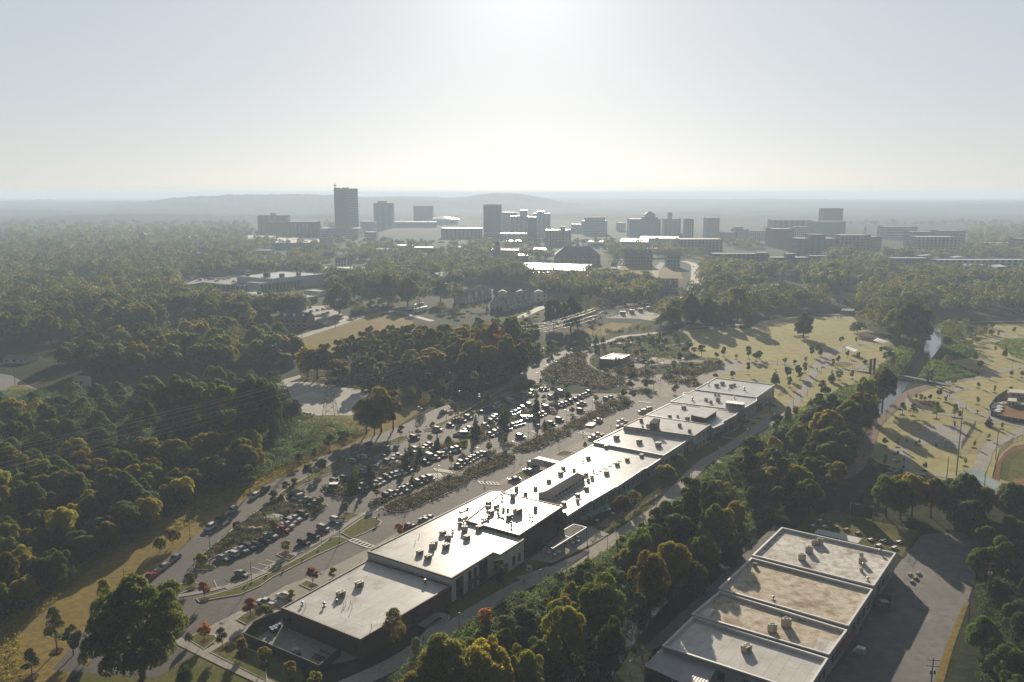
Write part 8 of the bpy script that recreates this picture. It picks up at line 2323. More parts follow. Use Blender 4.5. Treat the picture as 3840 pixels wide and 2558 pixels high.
sp = pp('T2', [(1115, 1305), (1400, 1310), (1540, 1330), (1750, 1190), (1650, 1145), (1300, 1250)])
flat_sheet('substation_yard', sp, .03, gravel)
rgs = random.Random(4)
r = thing('substation', 'fenced electrical substation full of pale steel frames', 'substation', sp[0])
b = MB()
c0 = sum(sp, Vector((0, 0, 0)))/6
for k in range(46):
 t, u = rgs.random(), rgs.random()
 p = sp[0].lerp(sp[3], t*.9+.05).lerp(sp[5].lerp(sp[4], t), u*.7)
 hh = rgs.uniform(4, 9)
 b.tube(p, p+Vector((0, 0, hh)), .16, .12, 4)
 if k % 2:
  b.beam(p+Vector((0, 0, hh)), p+Vector((rgs.uniform(4, 8), 2, hh)), .2, .2)
b.build('steel_frames', latt_m, r)
for k in range(5):
 p = sp[0].lerp(sp[3], .2+.14*k).lerp(sp[5], .15)
 b = MB()
 b.box(p.x-2.2, p.x+2.2, p.y-1.6, p.y+1.6, .2, 3.4)
 for s in (-1, 0, 1):
  b.lathe([(.22, 3.4), (.18, 4.6), (.05, 4.7)], 6, 0, (p.x+s, p.y, 0))
 b.build('transformer', unit_m, r)
b = MB()
for i in range(6):
 p, q = sp[i], sp[(i+1) % 6]
 m_ = int((q-p).length/3)
 for k in range(m_):
  v = p.lerp(q, k/m_)
  b.tube(v, v+Vector((0, 0, 2.4)), .06, .06, 4)
 for z in (.8, 1.6, 2.4):
  b.beam(p+Vector((0, 0, z)), q+Vector((0, 0, z)), .05, .05)
b.build('fence', latt_m, r)
p, h = base_height('F5', 1605, 1180, 890)
r = thing('crane', 'dark lattice crane jib leaning above the right hand trees', 'crane', p)
b = MB()
q = g('F5', 1500, 1180)
top = Vector((p.x-(S('F5', 1605, 0)[0]-S('F5', 1500, 0)[0])*pxsize(p), p.y, h))
d = top-p
for s in ((.5, .5), (-.5, .5), (0, -.5)):
 b.tube(p+Vector((s[0], 0, s[1])), top, .16, .12, 4)
for k in range(14):
 v, w = p+d*(k/14), p+d*((k+1)/14)
 b.tube(v+Vector((.5, 0, .5)), w+Vector((-.5, 0, .5)), .09, .09, 3)
 b.tube(v+Vector((-.5, 0, .5)), w+Vector((0, 0, -.5)), .09, .09, 3)
b.build('jib', mat('crane_paint', (.12, .11, .06), (.18, .15, .08), 1, .6), r)
b = MB()
b.box(p.x-1.5, p.x+3, p.y-1.5, p.y+1.5, .5, 3)
b.build('cab', BW['yellow'], r)
rg7 = random.Random(21)
SPOTS = (('W', 880, 598), ('W', 915, 606), ('W', 960, 590), ('W', 1000, 600), ('W', 1040, 612), ('W', 905, 575), ('W', 950, 566), ('W', 1090, 600), ('W', 1010, 575), ('W', 1180, 590), ('W', 1430, 580), ('W', 1465, 570), ('W', 1500, 582), ('W', 1640, 566), ('W', 1700, 560), ('W', 1240, 545),
         ('W', 330, 590), ('W', 250, 640), ('W', 300, 660), ('W', 200, 600), ('W', 160, 690), ('W', 360, 640), ('W', 330, 720), ('W', 120, 640), ('W', 450, 580), ('W', 520, 590), ('W', 600, 585), ('W', 680, 590), ('W', 760, 580), ('W', 1900, 640), ('W', 1960, 700), ('W', 2020, 720), ('W', 2290, 640), ('W', 1320, 530), ('W', 1560, 545))
for c, x, y in SPOTS:
 left = x < 560
 w = rg7.uniform(9, 15) if left else rg7.uniform(16, 34)
 p = g(c, x, y)
 hw = w/pxsize(p)*.613/2
 px_h = (rg7.uniform(4.5, 6) if left else rg7.uniform(5, 9))/pxsize(p)*.613
 if left or rg7.random() < .35:
  wl = rg7.choice(('white', 'brick', 'pale', 'concrete'))
  house('town_house', 'small %s walled house among the %s trees' % (wl if wl != 'concrete' else 'grey', 'left wood' if left else 'town'), c, x-hw, x+hw, y, y-px_h*1.75, y-px_h, w*.7, wl, rg7.choice(('slate', 'shingle')), 0, 0, wins=3, storeys=1, group='small town houses')
 else:
  wl = rg7.choice(('brick', 'dark', 'pale'))
  quick('town_shed', 'low flat roofed %s block among the town trees' % wl, c, x-hw, x+hw, y-px_h, y, w*.8, wl, 2, 'grid', roofm=roof_m if rg7.random() < .6 else flat_roof, group='small town blocks')
timber_m = mat('rust_steel', (.09, .05, .032), (.13, .07, .045), 1.5, .8)
A, B_ = g('E6', 930, 545), g('E6', 1720, 672)
br = thing('suspension_footbridge', 'suspension footbridge with two rust coloured portal towers over the river', 'footbridge', A)
T1_, T2_ = g('E6', 1075, 520), g('E6', 1560, 690)
axd = (B_-A).normalized()
pv = Vector((-axd.y, axd.x, 0))
b = MB()
for s in (-1, 1):
 pass
n = 30
for k in range(n):
 p, q = A.lerp(B_, k/n), A.lerp(B_, (k+1)/n)
 z0, z1 = .35+1.2*math.sin(math.pi*k/n), .35+1.2*math.sin(math.pi*(k+1)/n)
 v = [p+pv*1.6+Vector((0, 0, z0)), p-pv*1.6+Vector((0, 0, z0)), q-pv*1.6+Vector((0, 0, z1)), q+pv*1.6+Vector((0, 0, z1))]
 b.add(v+[u-Vector((0, 0, .4)) for u in v], [(0, 1, 2, 3), (1, 5, 6, 2), (3, 7, 4, 0), (7, 6, 5, 4)])
b.build('deck', concrete, br)
for s in (-1, 1):
 b = MB()
 for k in range(n):
  p, q = A.lerp(B_, k/n)+pv*1.6*s, A.lerp(B_, (k+1)/n)+pv*1.6*s
  z0, z1 = .35+1.2*math.sin(math.pi*k/n), .35+1.2*math.sin(math.pi*(k+1)/n)
  b.tube(p+Vector((0, 0, z0)), p+Vector((0, 0, z0+1.1)), .04, .04, 4)
  b.beam(p+Vector((0, 0, z0+1.1)), q+Vector((0, 0, z1+1.1)), .07, .07)
 b.build('railing', steel_m, br)
for t, yt, yb, x in ((.18, 440, 525, 1080), (.80, 535, 690, 1560)):
 p = A.lerp(B_, t)
 hh = hgt(p, S('E6', x, yt)[1])
 hh = max(6, min(hh, 11))
 b = MB()
 for s in (-1, 1):
  b.prism([tuple((p+pv*2.4*s+axd*u*.6+pv*w*.45)[:2]) for u, w in ((-1, -1), (1, -1), (1, 1), (-1, 1))], -1, hh)
 b.beam(p+pv*2.4+Vector((0, 0, hh-.5)), p-pv*2.4+Vector((0, 0, hh-.5)), .7, .7)
 b.beam(p+pv*2.4+Vector((0, 0, hh*.55)), p-pv*2.4+Vector((0, 0, hh*.55)), .5, .5)
 b.build('tower', timber_m, br)
 for s in (-1, 1):
  b = MB()
  pr = None
  for k in range(13):
   u = k/12
   e = A.lerp(B_, t+(.5-t)*2*u*.5) if t < .5 else A.lerp(B_, t-(t-.5)*u)
   v = e+pv*2.0*s+Vector((0, 0, hh+(3.0-hh)*(1-(1-u)**2)))
   if pr is not None:
    b.tube(pr, v, .06, .06, 4)
   pr = v
  e = A if t < .5 else B_
  b.tube(p+pv*2.0*s+Vector((0, 0, hh)), e+pv*2.0*s+Vector((0, 0, .5)), .06, .06, 4)
  b.build('cable', steel_m, br)
a, c_ = g('D3', 1520, 1105), g('D3', 1960, 1225)
tb2 = thing('truss_footbridge', 'dark steel truss footbridge leading off the rail trail', 'footbridge', a)
d = (c_-a)
pv2 = Vector((-d.y, d.x, 0)).normalized()
b = MB()
b.prism([tuple(v[:2]) for v in (a+pv2*1.4, a-pv2*1.4, c_-pv2*1.4, c_+pv2*1.4)], .3, .5)
b.build('deck', wood_m, tb2)
for s in (-1, 1):
 b = MB()
 for z in (.5, 1.7):
  b.beam(a+pv2*1.5*s+Vector((0, 0, z)), c_+pv2*1.5*s+Vector((0, 0, z)), .14, .14)
 for k in range(10):
  u, v = a+d*(k/10)+pv2*1.5*s, a+d*((k+1)/10)+pv2*1.5*s
  b.tube(u+Vector((0, 0, .5)), v+Vector((0, 0, 1.7)), .05, .05, 4)
  b.tube(u+Vector((0, 0, .5)), u+Vector((0, 0, 1.7)), .06, .06, 4)
 b.build('truss', steel_m, tb2)
for c, pts, z, lb in (('E6', [(833, 350), (860, 340), (952, 372), (920, 388)], 3.2, 'nearer white roofed picnic shelter by the trail'), ('E6', [(1075, 290), (1110, 268), (1210, 300), (1150, 312)], 3.4, 'farther white roofed picnic shelter beside the grove')):
 q = pp(c, pts, z)
 r = thing('picnic_shelter', lb, 'shelter', (q[0].x, q[0].y, 0))
 b = MB()
 for k in range(8):
  v = [q[0].lerp(q[3], k/8), q[1].lerp(q[2], k/8), q[1].lerp(q[2], (k+1)/8), q[0].lerp(q[3], (k+1)/8)]
  zz = [.35 if k % 2 else 0, .35 if k % 2 else 0, 0 if k % 2 else .35, 0 if k % 2 else .35]
  b.add([u+Vector((0, 0, w)) for u, w in zip(v, zz)], [(0, 1, 2, 3)])
 b.build('roof', plain_white, r)
 for v in q:
  b = MB()
  w = v.lerp((q[0]+q[2])/2, .15)
  b.tube((w.x, w.y, 0), (w.x, w.y, z), .12, .1, 6)
  b.build('post', steel_m, r)
pz_ = 4.2
pv_ = slab('park_pavilion', 'flat tan roofed pavilion beside the playground', 'E5', [(728, 570), (950, 582), (1065, 530), (880, 512)], pz_, wood_m, tan_m)
for x, y in ((790, 560), (812, 556), (830, 552), (855, 545), (890, 535)):
 K_VENT.place(g('E5', x, y, pz_-.4), 0, .9, 'dark roof vent on the park pavilion', 'rooftop plant')
slab('toilet_block', 'small dark roofed kiosk at the top of the park lawn', 'E6', [(805, 30), (900, 34), (915, 18), (820, 14)], 3.5, 'dark', BW['slate'])
play = mat('play_paint', (.5, .46, .4), (.4, .36, .3), 1, .5)
for x, y, k in ((950, 430, 0), (1060, 420, 1), (1390, 430, 2), (1150, 600, 3), (1640, 600, 4), (1330, 600, 5), (1420, 650, 6)):
 p = g('E5', x, y)
 r = thing('climbing_frame', ('rope net climbing frame', 'slide tower', 'timber climbing frame', 'shade sail frame', 'low play deck', 'round climbing net', 'swing frame')[k] + ' on the playground', 'play equipment', p)
 b = MB()
 for sx, sy in ((-1, -1), (1, -1), (1, 1), (-1, 1)):
  b.tube(p+Vector((sx*2, sy*2, 0)), p+Vector((sx*(1.6 if k % 2 else .4), sy*(1.6 if k % 2 else .4), 4)), .1, .1, 5)
 b.build('post', play, r)
 b = MB()
 b.prism([(p.x-1.7, p.y-1.7), (p.x+1.7, p.y-1.7), (p.x+1.7, p.y+1.7), (p.x-1.7, p.y+1.7)], 1.6, 1.8)
 b.build('platform', wood_m, r)
 b = MB()
 b.beam(p+Vector((1.7, 0, 1.7)), p+Vector((4.2, 0, .3)), .7, .1)
 b.build('slide', plain_white, r)
for x, yb, yt in ((795, 460, 400), (825, 530, 500), (1075, 530, 495), (1175, 420, 385), (1320, 450, 425), (1255, 590, 560), (1148, 560, 530), (978, 640, 620), (1655, 420, 390)):
 p, h = base_height('E5', x, yb, yt)
 b = MB()
 b.tube(p, p+Vector((0, 0, h)), .16, .16, 6)
 b.lathe([(.2, h), (.22, h+.3), (.05, h+.4)], 6, 0, p)
 tag(b.build('light_column', plain_white), 'white light column on the playground', 'light column', 'playground light columns')
p = g('E6', 735, 105)
r = thing('swing_set', 'red and white swing set at the top of the lawn', 'play equipment', p)
b = MB()
for s in (-4, 0, 4):
 b.tube(p+Vector((s, -1, 0)), p+Vector((s, 0, 3)), .12, .12, 5)
 b.tube(p+Vector((s, 1, 0)), p+Vector((s, 0, 3)), .12, .12, 5)
b.tube(p+Vector((-4, 0, 3)), p+Vector((4, 0, 3)), .12, .12, 5)
b.build('frame', mat('red_paint', (.4, .1, .07), (.35, .09, .06), 1, .5), r)
b = MB()
for s in (-2.6, -1.4, 1.4, 2.6):
 b.tube(p+Vector((s, 0, 3)), p+Vector((s, 0, .6)), .03, .03, 4)
 b.box(p.x+s-.25, p.x+s+.25, p.y-.15, p.y+.15, .5, .58, bottom=True)
b.build('swing_seat', steel_m, r)
p = g('E6', 790, 108)
r = thing('play_slide', 'white slide beside the red swing set', 'play equipment', p)
b = MB()
b.beam(p+Vector((0, 0, .4)), p+Vector((3, 2, 3.2)), .9, .15)
b.build('chute', plain_white, r)
b = MB()
for s in (-.5, .5):
 b.tube(p+Vector((3+s, 2, 0)), p+Vector((3+s, 2, 3.3)), .1, .1, 5)
b.build('ladder', steel_m, r)
def bench(p, az, lb):
 r = thing('park_bench', lb, 'bench', p, 'plaza benches', az)
 r.rotation_euler = (0, 0, 0)
 b = MB()
 b.obox((p.x, p.y), az, 2.4, .6, .36, .48)
 b.build('seat', concrete, r)
 for s in (-.8, .8):
  b = MB()
  b.obox((p.x+s*math.cos(az), p.y+s*math.sin(az)), az, .3, .45, 0, .36)
  b.build('leg', steel_m, r)
for x, y, dx in ((2150, 195, 60), (1965, 130, 30), (1910, 228, 60), (2260, 225, 60), (2200, 240, 60), (2320, 235, 60)):
 p = g('E3', x, y)
 q = g('E3', x+dx, y+5)
 bench(p, math.atan2(q.y-p.y, q.x-p.x), 'pale concrete bench edging the plaza')
def chain_fence(c, pts, h, lb, name='chain_fence', group=None):
 q = [g(c, *p) for p in pts]
 r = thing(name, lb, 'fence', q[0], group)
 b, w = MB(), MB()
 for p, e in zip(q[:-1], q[1:]):
  m = max(1, int((e-p).length/2.5))
  for k in range(m+1):
   v = p.lerp(e, k/m)
   b.tube(v, v+Vector((0, 0, h)), .06, .06, 4)
  for z in (.1, h*.5, h):
   b.beam(p+Vector((0, 0, z)), e+Vector((0, 0, z)), .05, .05)
  k2 = max(2, int((e-p).length/.6))
  for k in range(k2):
   v, u = p.lerp(e, k/k2), p.lerp(e, min(1, (k+1.5)/k2))
   w.tube(v+Vector((0, 0, .1)), u+Vector((0, 0, h)), .012, .012, 3, cap=False)
   w.tube(u+Vector((0, 0, .1)), v+Vector((0, 0, h)), .012, .012, 3, cap=False)
 b.build('post', steel_m, r)
 w.build('mesh', steel_m, r)
 return r
chain_fence('M3', [(1620, 960), (1800, 992)], 3.4, 'chain link fence along the near side of the sports court')
chain_fence('M3', [(1820, 985), (1905, 850), (1940, 800)], 3.4, 'chain link fence along the right side of the sports court')
chain_fence('M3', [(2085, 1240), (2140, 1030), (2260, 925), (2450, 900)], 2.4, 'pale fence round the ball field outfield')
chain_fence('M3', [(870, 1510), (1060, 1525), (1250, 1540)], 4.0, 'dark backstop fence behind the beer garden')
for x, y in ((1760, 812), (1690, 975)):
 p = g('M3', x, y)
 r = thing('basketball_hoop', 'basketball hoop at the %s end of the sports court' % ('far' if y < 900 else 'near'), 'hoop', p)
 b = MB()
 b.tube(p, p+Vector((0, 0, 3.4)), .1, .1, 6)
 b.build('post', steel_m, r)
 b = MB()
 b.box(p.x-.9, p.x+.9, p.y-.05, p.y+.05, 2.9, 4.0, bottom=True)
 b.build('backboard', plain_white, r)
for c, x, y in (('M3', 1360, 920), ('M3', 1285, 1022), ('M3', 1335, 1082), ('M3', 1330, 1145), ('M3', 1605, 958), ('M3', 1437, 938), ('M3', 1857, 645), ('M3', 1765, 780)):
 p = g(c, x, y)
 r = thing('litter_bin', 'dark litter bin near the sports court', 'bin', p, 'litter bins')
 b = MB()
 b.lathe([(.36, 0), (.4, .95), (.3, 1.0)], 10, 0, p)
 b.build('body', steel_m, r)
 b = MB()
 b.lathe([(.42, 1.0), (.3, 1.18), (.05, 1.22)], 10, 0, p)
 b.build('lid', steel_m, r)
def table(p, az, lb, group, top=plain_white):
 r = thing('picnic_table', lb, 'table', p, group)
 b = MB()
 b.obox((p.x, p.y), az, 1.8, .8, .7, .77)
 b.build('tabletop', top, r)
 ux, uy = math.cos(az), math.sin(az)
 for s in (-1, 1):
  b = MB()
  b.obox((p.x-uy*.75*s, p.y+ux*.75*s), az, 1.8, .3, .42, .47)
  b.build('bench_seat', top, r)
  b = MB()
  b.obox((p.x+ux*.6*s, p.y+uy*.6*s), az, .1, 1.6, 0, .7)
  b.build('leg', steel_m, r)
for x, y in ((1260, 1030), (1280, 1095), (1255, 1155), (1215, 1200)):
 table(g('M3', x, y), .3, 'pale picnic table under trees by the brick path', 'path side picnic tables', concrete)
 flat_sheet('table_slab', [v for v in pp('M3', [(x-60, y), (x-20, y-20), (x+50, y+5), (x+10, y+25)])], .04, concrete)
for x, y in ((560, 175), (620, 130), (695, 150), (660, 180), (755, 190), (545, 205), (1050, 290), (1160, 300), (1120, 340), (1250, 360), (845, 205), (945, 235), (1290, 310)):
 table(g('B3', x, y), .6, 'picnic table in the shaded beer garden', 'beer garden tables', wood_m if x % 2 else plain_white)
flat_sheet('beer_garden', pp('B3', [(420, 190), (520, 90), (760, 30), (1100, 130), (1480, 210), (1330, 440), (1270, 400), (960, 330)]), .03, green_m)
chain_fence('B3', [(1325, 440), (1475, 210), (1080, 130), (740, 40)], 1.8, 'dark fence round the beer garden')
b = MB()
q0, q1 = g('B3', 875, 100), g('B3', 1065, 130)
r = thing('outdoor_screen', 'large dark outdoor screen in the beer garden', 'screen', q0)
b = MB()
b.beam(q0+Vector((0, 0, 3.2)), q1+Vector((0, 0, 3.2)), .3, 4.2)
b.build('panel', steel_m, r)
for q in (q0, q1):
 b = MB()
 b.tube(q, q+Vector((0, 0, 5.4)), .15, .15, 6)
 b.build('post', galv_m, r)
q = pp('M3', [(1830, 1210), (1835, 1165), (2025, 1168), (2015, 1225)], 3.6)
corrugated('ball_field_shelter', 'upper part of the green roofed shelter by the ball field', [q[1], q[2], q[3], q[0]], 3.4, 3.9, True, BW['tealroof'])
q = pp('M3', [(1900, 1230), (2060, 1225), (2170, 1290), (2065, 1355)], 3.6)
corrugated('ball_field_shelter', 'middle part of the green roofed shelter by the ball field', [q[1], q[2], q[3], q[0]], 3.4, 3.9, True, BW['tealroof'])
q = pp('M3', [(2070, 1358), (2168, 1295), (2480, 1325), (2480, 1410)], 3.6)
corrugated('ball_field_shelter', 'right part of the green roofed shelter by the ball field', [q[1], q[2], q[3], q[0]], 3.4, 3.9, True, BW['tealroof'])
q = [g('M3', x, y) for x, y in ((1365, 545), (1385, 580), (1425, 612), (1462, 640))]
r = thing('slatted_screen', 'curved slatted timber screen beside the mulched play bed', 'screen', q[0])
b = MB()
for p, e in zip(q[:-1], q[1:]):
 for k in range(8):
  v = p.lerp(e, k/8)
  b.tube(v, v+Vector((0, 0, 2.4)), .12, .12, 4)
b.build('slats', tan_m, r)
chain = [g('M3', x, y) for x, y in ((2210, 505), (2110, 570), (2055, 650), (2070, 700), (2190, 740), (2420, 780))]
blue_m = mat('blue_mesh_screen', (.03, .045, .08), (.045, .06, .1), 1, .8)
r = thing('site_hoarding', 'dark blue mesh hoarding round the building site', 'fence', chain[0])
b = MB()
for p, e in zip(chain[:-1], chain[1:]):
 b.add([p, e, e+Vector((0, 0, 2)), p+Vector((0, 0, 2))], [(0, 1, 2, 3)])
b.build('mesh', blue_m, r)
b = MB()
for p, e in zip(chain[:-1], chain[1:]):
 for k in range(4):
  v = p.lerp(e, k/4)
  b.tube(v, v+Vector((0, 0, 2.1)), .06, .06, 4)
b.build('post', galv_m, r)
for pts, h, mm, lb in (([(2225, 545), (2225, 515), (2354, 525), (2354, 555)], 2.8, tan_m, 'tan site cabin at the back of the building site'), ([(2210, 618), (2215, 590), (2290, 595), (2285, 625)], 2.7, tan_m, 'square tan site container'),
                       ([(2290, 630), (2292, 612), (2400, 618), (2400, 640)], 1.6, mat('green_skip', (.03, .2, .08), (.03, .16, .07), 1, .6), 'green skip on the building site')):
 q = pp('M3', pts)
 r = thing('site_cabin', lb, 'cabin', q[0])
 b = MB()
 b.prism([tuple(v[:2]) for v in q], .15, h)
 b.build('wall', mm, r)
 openings(r, q[0], q[3], [(.2, .35, 1, 2), (.55, .7, 1, 2)] if h > 2.5 else [(.4, .5, .5, 1)])
rg5 = random.Random(9)
for k in range(22):
 x, y = rg5.uniform(2085, 2190), rg5.uniform(590, 680)
 p = g('M3', x, y)
 b = MB()
 b.obox((p.x, p.y), .35, 2.4, 1.1, .05, .7)
 tag(b.build('material_pallet', plain_white), 'wrapped white pallet stacked on the building site', 'pallet', 'pallets on the building site')
pg = [g('D2', x, y, 3.3) for x, y in ((432, 1280), (840, 1055), (1000, 1095), (575, 1360))]
r = thing('pergola', 'dark steel pergola over cafe tables beside the trail', 'pergola', (pg[0].x, pg[0].y, 0))
b = MB()
for a, c_ in zip(pg, pg[1:]+pg[:1]):
 b.beam(a, c_, .2, .25)
m0, m1 = pg[0].lerp(pg[1], .5), pg[3].lerp(pg[2], .5)
b.beam(m0, m1, .2, .2)
b.build('frame', steel_m, r)
b = MB()
for k in range(34):
 t = (k+.5)/34
 b.beam(pg[0].lerp(pg[1], t), pg[3].lerp(pg[2], t), .05, .14)
b.build('slats', steel_m, r)
for v in (pg[0], pg[1], pg[2], pg[3], pg[3].lerp(pg[2], .34), pg[3].lerp(pg[2], .67), pg[0].lerp(pg[1], .5)):
 b = MB()
 b.tube((v.x, v.y, 0), (v.x, v.y, 3.3), .13, .13, 6)
 b.build('post', steel_m, r)
def round_table(p, lb):
 r = thing('cafe_table', lb, 'table', p, 'cafe tables')
 b = MB()
 b.lathe([(.6, .7), (.62, .76), (.6, .78)], 14, 0, p)
 b.build('tabletop', plain_white, r)
 b = MB()
 b.lathe([(.3, 0), (.28, .04), (.05, .08), (.05, .7)], 8, 0, p)
 b.build('pedestal', steel_m, r)
 for k in range(3):
  a = k*2.1
  b = MB()
  q = p+Vector((math.cos(a)*.95, math.sin(a)*.95, 0))
  b.lathe([(.05, 0), (.05, .45), (.2, .46), (.2, .5)], 8, 0, q)
  o = b.build('stool', steel_m, r)
for x, y in ((750, 1292), (800, 1268), (885, 1284), (830, 1312), (528, 1428), (600, 1458), (655, 1425), (890, 1235), (1130, 1030), (1330, 940)):
 round_table(g('D2', x, y), 'round white cafe table on the mill terrace')
grn = mat('green_awning', (.02, .12, .09), (.03, .16, .12), 1, .7)
for k, (x0, y0, x1, y1) in enumerate(((905, 985, 975, 945), (1000, 940, 1080, 890), (1080, 890, 1180, 845), (1180, 840, 1260, 790), (1390, 690, 1450, 660), (1450, 640, 1560, 590))):
 a, c_ = g('D2', x0, y0, 2.6), g('D2', x1, y1, 2.6)
 d = (c_-a).normalized()
 nn = Vector((d.y, -d.x, 0))
 r = thing('green_awning', 'green cloth awning on the peeling shed wall', 'awning', (a.x, a.y, 0), 'green awnings')
 b = MB()
 for j in range(6):
  u, v = a.lerp(c_, j/6), a.lerp(c_, (j+1)/6)
  zz = .12 if j % 2 else 0
  b.add([u+nn*1.6+Vector((0, 0, -.6+zz)), v+nn*1.6+Vector((0, 0, -.6+.12-zz)), v+Vector((0, 0, .1)), u+Vector((0, 0, .1))], [(0, 1, 2, 3)])
 b.build('canopy', grn, r)
 b = MB()
 for v in (a, c_):
  b.tube(v+nn*1.5+Vector((0, 0, -.6)), v+Vector((0, 0, -.4)), .03, .03, 4)
 b.build('bracket', steel_m, r)
for x, y in ((1180, 960), (1245, 940)):
 p = g('D2', x, y)
 r = thing('parasol', 'green parasol over a terrace table', 'parasol', p, 'terrace parasols')
 b = MB()
 b.lathe([(1.6, 2.2), (.1, 2.8)], 8, 0, p)
 b.build('canopy', grn, r)
 b = MB()
 b.tube(p, p+Vector((0, 0, 2.8)), .04, .04, 5)
 b.build('pole', steel_m, r)
p, h = base_height('B2', 435, 590, 515)
r = thing('banner_sign', 'upright white and green banner sign beside the trail', 'sign', p)
b = MB()
b.box(p.x-.75, p.x+.75, p.y-.03, p.y+.03, .7, h, bottom=True)
b.build('panel', plain_white, r)
b = MB()
b.add([(p.x-.55, p.y-.04, h*.65), (p.x+.55, p.y-.04, h*.65), (p.x+.2, p.y-.04, h*.35), (p.x-.3, p.y-.04, h*.35)], [(0, 1, 2, 3)])
b.build('emblem', grn, r)
for s in (-.8, .8):
 b = MB()
 b.tube(p+Vector((s, 0, 0)), p+Vector((s, 0, h)), .05, .05, 5)
 b.build('post', steel_m, r)
for c, x, yb, yt in (('E4', 1300, 1230, 1120), ('E4', 1570, 1080, 980), ('E4', 1020, 1350, 1265), ('E4', 725, 1490, 1400), ('E4', 1785, 960, 870), ('E4', 1960, 800, 720), ('E1', 1030, 1420, 1330), ('E1', 1068, 1380, 1280), ('E2', 190, 900, 845), ('E1', 1508, 130, 65), ('E1', 1552, 130, 65), ('B0', 1715, 500, 455), ('E3', 1348, 390, 340)):
 p, h = base_height(c, x, yb, yt)
 h = min(h, 3)
 r = thing('road_sign', 'small sign plate on a thin post beside the %s' % {'E4': 'lower footway', 'E1': 'middle car park', 'E2': 'grass strip', 'B0': 'car park entrance', 'E3': 'upper crossing'}[c], 'sign', p, 'small signs')
 b = MB()
 b.tube(p, p+Vector((0, 0, h)), .04, .04, 5)
 b.build('post', steel_m, r)
 b = MB()
 b.box(p.x-.25, p.x+.25, p.y-.07, p.y-.04, h-.7, h, bottom=True)
 b.build('plate', plain_white if c == 'E4' else steel_m, r)
for x, y in ((560, 1495), (860, 1368), (975, 1312), (1090, 1258), (1215, 1205), (365, 1550), (1470, 1075), (1540, 1030), (1695, 925), (1845, 810), (1970, 710)):
 p, q = g('E4', x-40, y+16), g('E4', x+40, y-16)
 b = MB()
 b.beam(p+Vector((0, 0, .14)), q+Vector((0, 0, .14)), .2, .15)
 tag(b.build('wheel_stop', concrete), 'low concrete wheel stop at the head of an empty bay', 'wheel stop', 'wheel stops')
flat_sheet('pebble_bed', [g('E4', 1090+150*math.cos(a), 565+55*math.sin(a)) for a in np.linspace(0, 6.0, 16)], .26, gravel)
rock_m = mat('boulder', (.2, .14, .09), (.3, .22, .15), 1.5, .9)
for x, y, s in ((650, 735, .9), (745, 745, 1.6), (865, 735, 1.2), (610, 715, .8), (700, 765, .7), (190, 0, .1)):
 if s < .2:
  continue
 p = g('E4', x, y)
 bm = bmesh.new()
 bmesh.ops.create_icosphere(bm, subdivisions=2, radius=s)
 for v in bm.verts:
  v.co *= 1+.3*mnoise.noise(v.co*1.3/s+Vector((x, y, 0)))
  v.co.z *= .6
 me = bpy.data.meshes.new('boulder')
 bm.to_mesh(me)
 bm.free()
 me.materials.append(rock_m)
 o = link('boulder', me)
 o.location = (p.x, p.y, .35)
 tag(o, 'brown boulder beside the planted basin', 'boulder', 'boulders in the basin')
for c, pts, lb in (('E2', [(590, 1000), (690, 955), (860, 1000), (820, 1020)], 'low stone walled enclosure at the end of the second bed'), ('E1', [(270, 900), (340, 870), (540, 920), (450, 965)], 'low stone walled enclosure at the end of the first bed')):
 q = pp(c, pts)
 r = thing('walled_enclosure', lb, 'enclosure', q[0])
 b = MB()
 for a, e in zip(q, q[1:]+q[:1]):
  b.beam(a+Vector((0, 0, .55)), e+Vector((0, 0, .55)), .35, .8)
 b.build('wall', concrete, r)
 m0 = sum(q, Vector((0, 0, 0)))/4
 b = MB()
 b.box(m0.x-1.5, m0.x+1.5, m0.y-1, m0.y+1, .2, 2.0)
 b.build('container', steel_m, r)
 b = MB()
 b.box(m0.x-1.55, m0.x+1.55, m0.y-1.05, m0.y+1.05, 2.0, 2.1, bottom=True)
 b.build('lid', galv_m, r)
q = [g('B1', x, y) for x, y in ((372, 985), (130, 1085), (40, 1195), (700, 1480), (890, 1320))]
r = thing('yard_fence', 'tall dark boarded fence round the yard of the brick hall', 'fence', q[0])
b = MB()
for p, e in zip(q[:-1], q[1:]):
 d = (e-p).normalized()
 nn = Vector((-d.y, d.x, 0))*.05
 b.prism([tuple(v[:2]) for v in (p+nn, p-nn, e-nn, e+nn)], 0, 2.3)
b.build('boarding', steel_m, r)
b = MB()
for p, e in zip(q[:-1], q[1:]):
 m = max(1, int((e-p).length/2.5))
 for k in range(m+1):
  v = p.lerp(e, k/m)
  b.tube(v, v+Vector((0, 0, 2.5)), .07, .07, 5)
b.build('post', steel_m, r)
bluebin = mat('blue_plastic', (.02, .05, .2), (.02, .04, .16), 2, .5)
for k, (x, y) in enumerate(((275, 1105), (300, 1095), (325, 1083), (350, 1072), (290, 1120), (318, 1108))):
 p = g('B1', x, y)
 r = thing('wheelie_bin', 'blue wheelie bin in the fenced yard', 'bin', p, 'blue bins')
 b = MB()
 b.prism([(p.x-.32, p.y-.35), (p.x+.32, p.y-.35), (p.x+.34, p.y+.35), (p.x-.34, p.y+.35)], .1, 1.1)
 b.build('body', bluebin, r)
 b = MB()
 b.box(p.x-.37, p.x+.37, p.y-.4, p.y+.42, 1.1, 1.2, bottom=True)
 b.build('lid', bluebin, r)
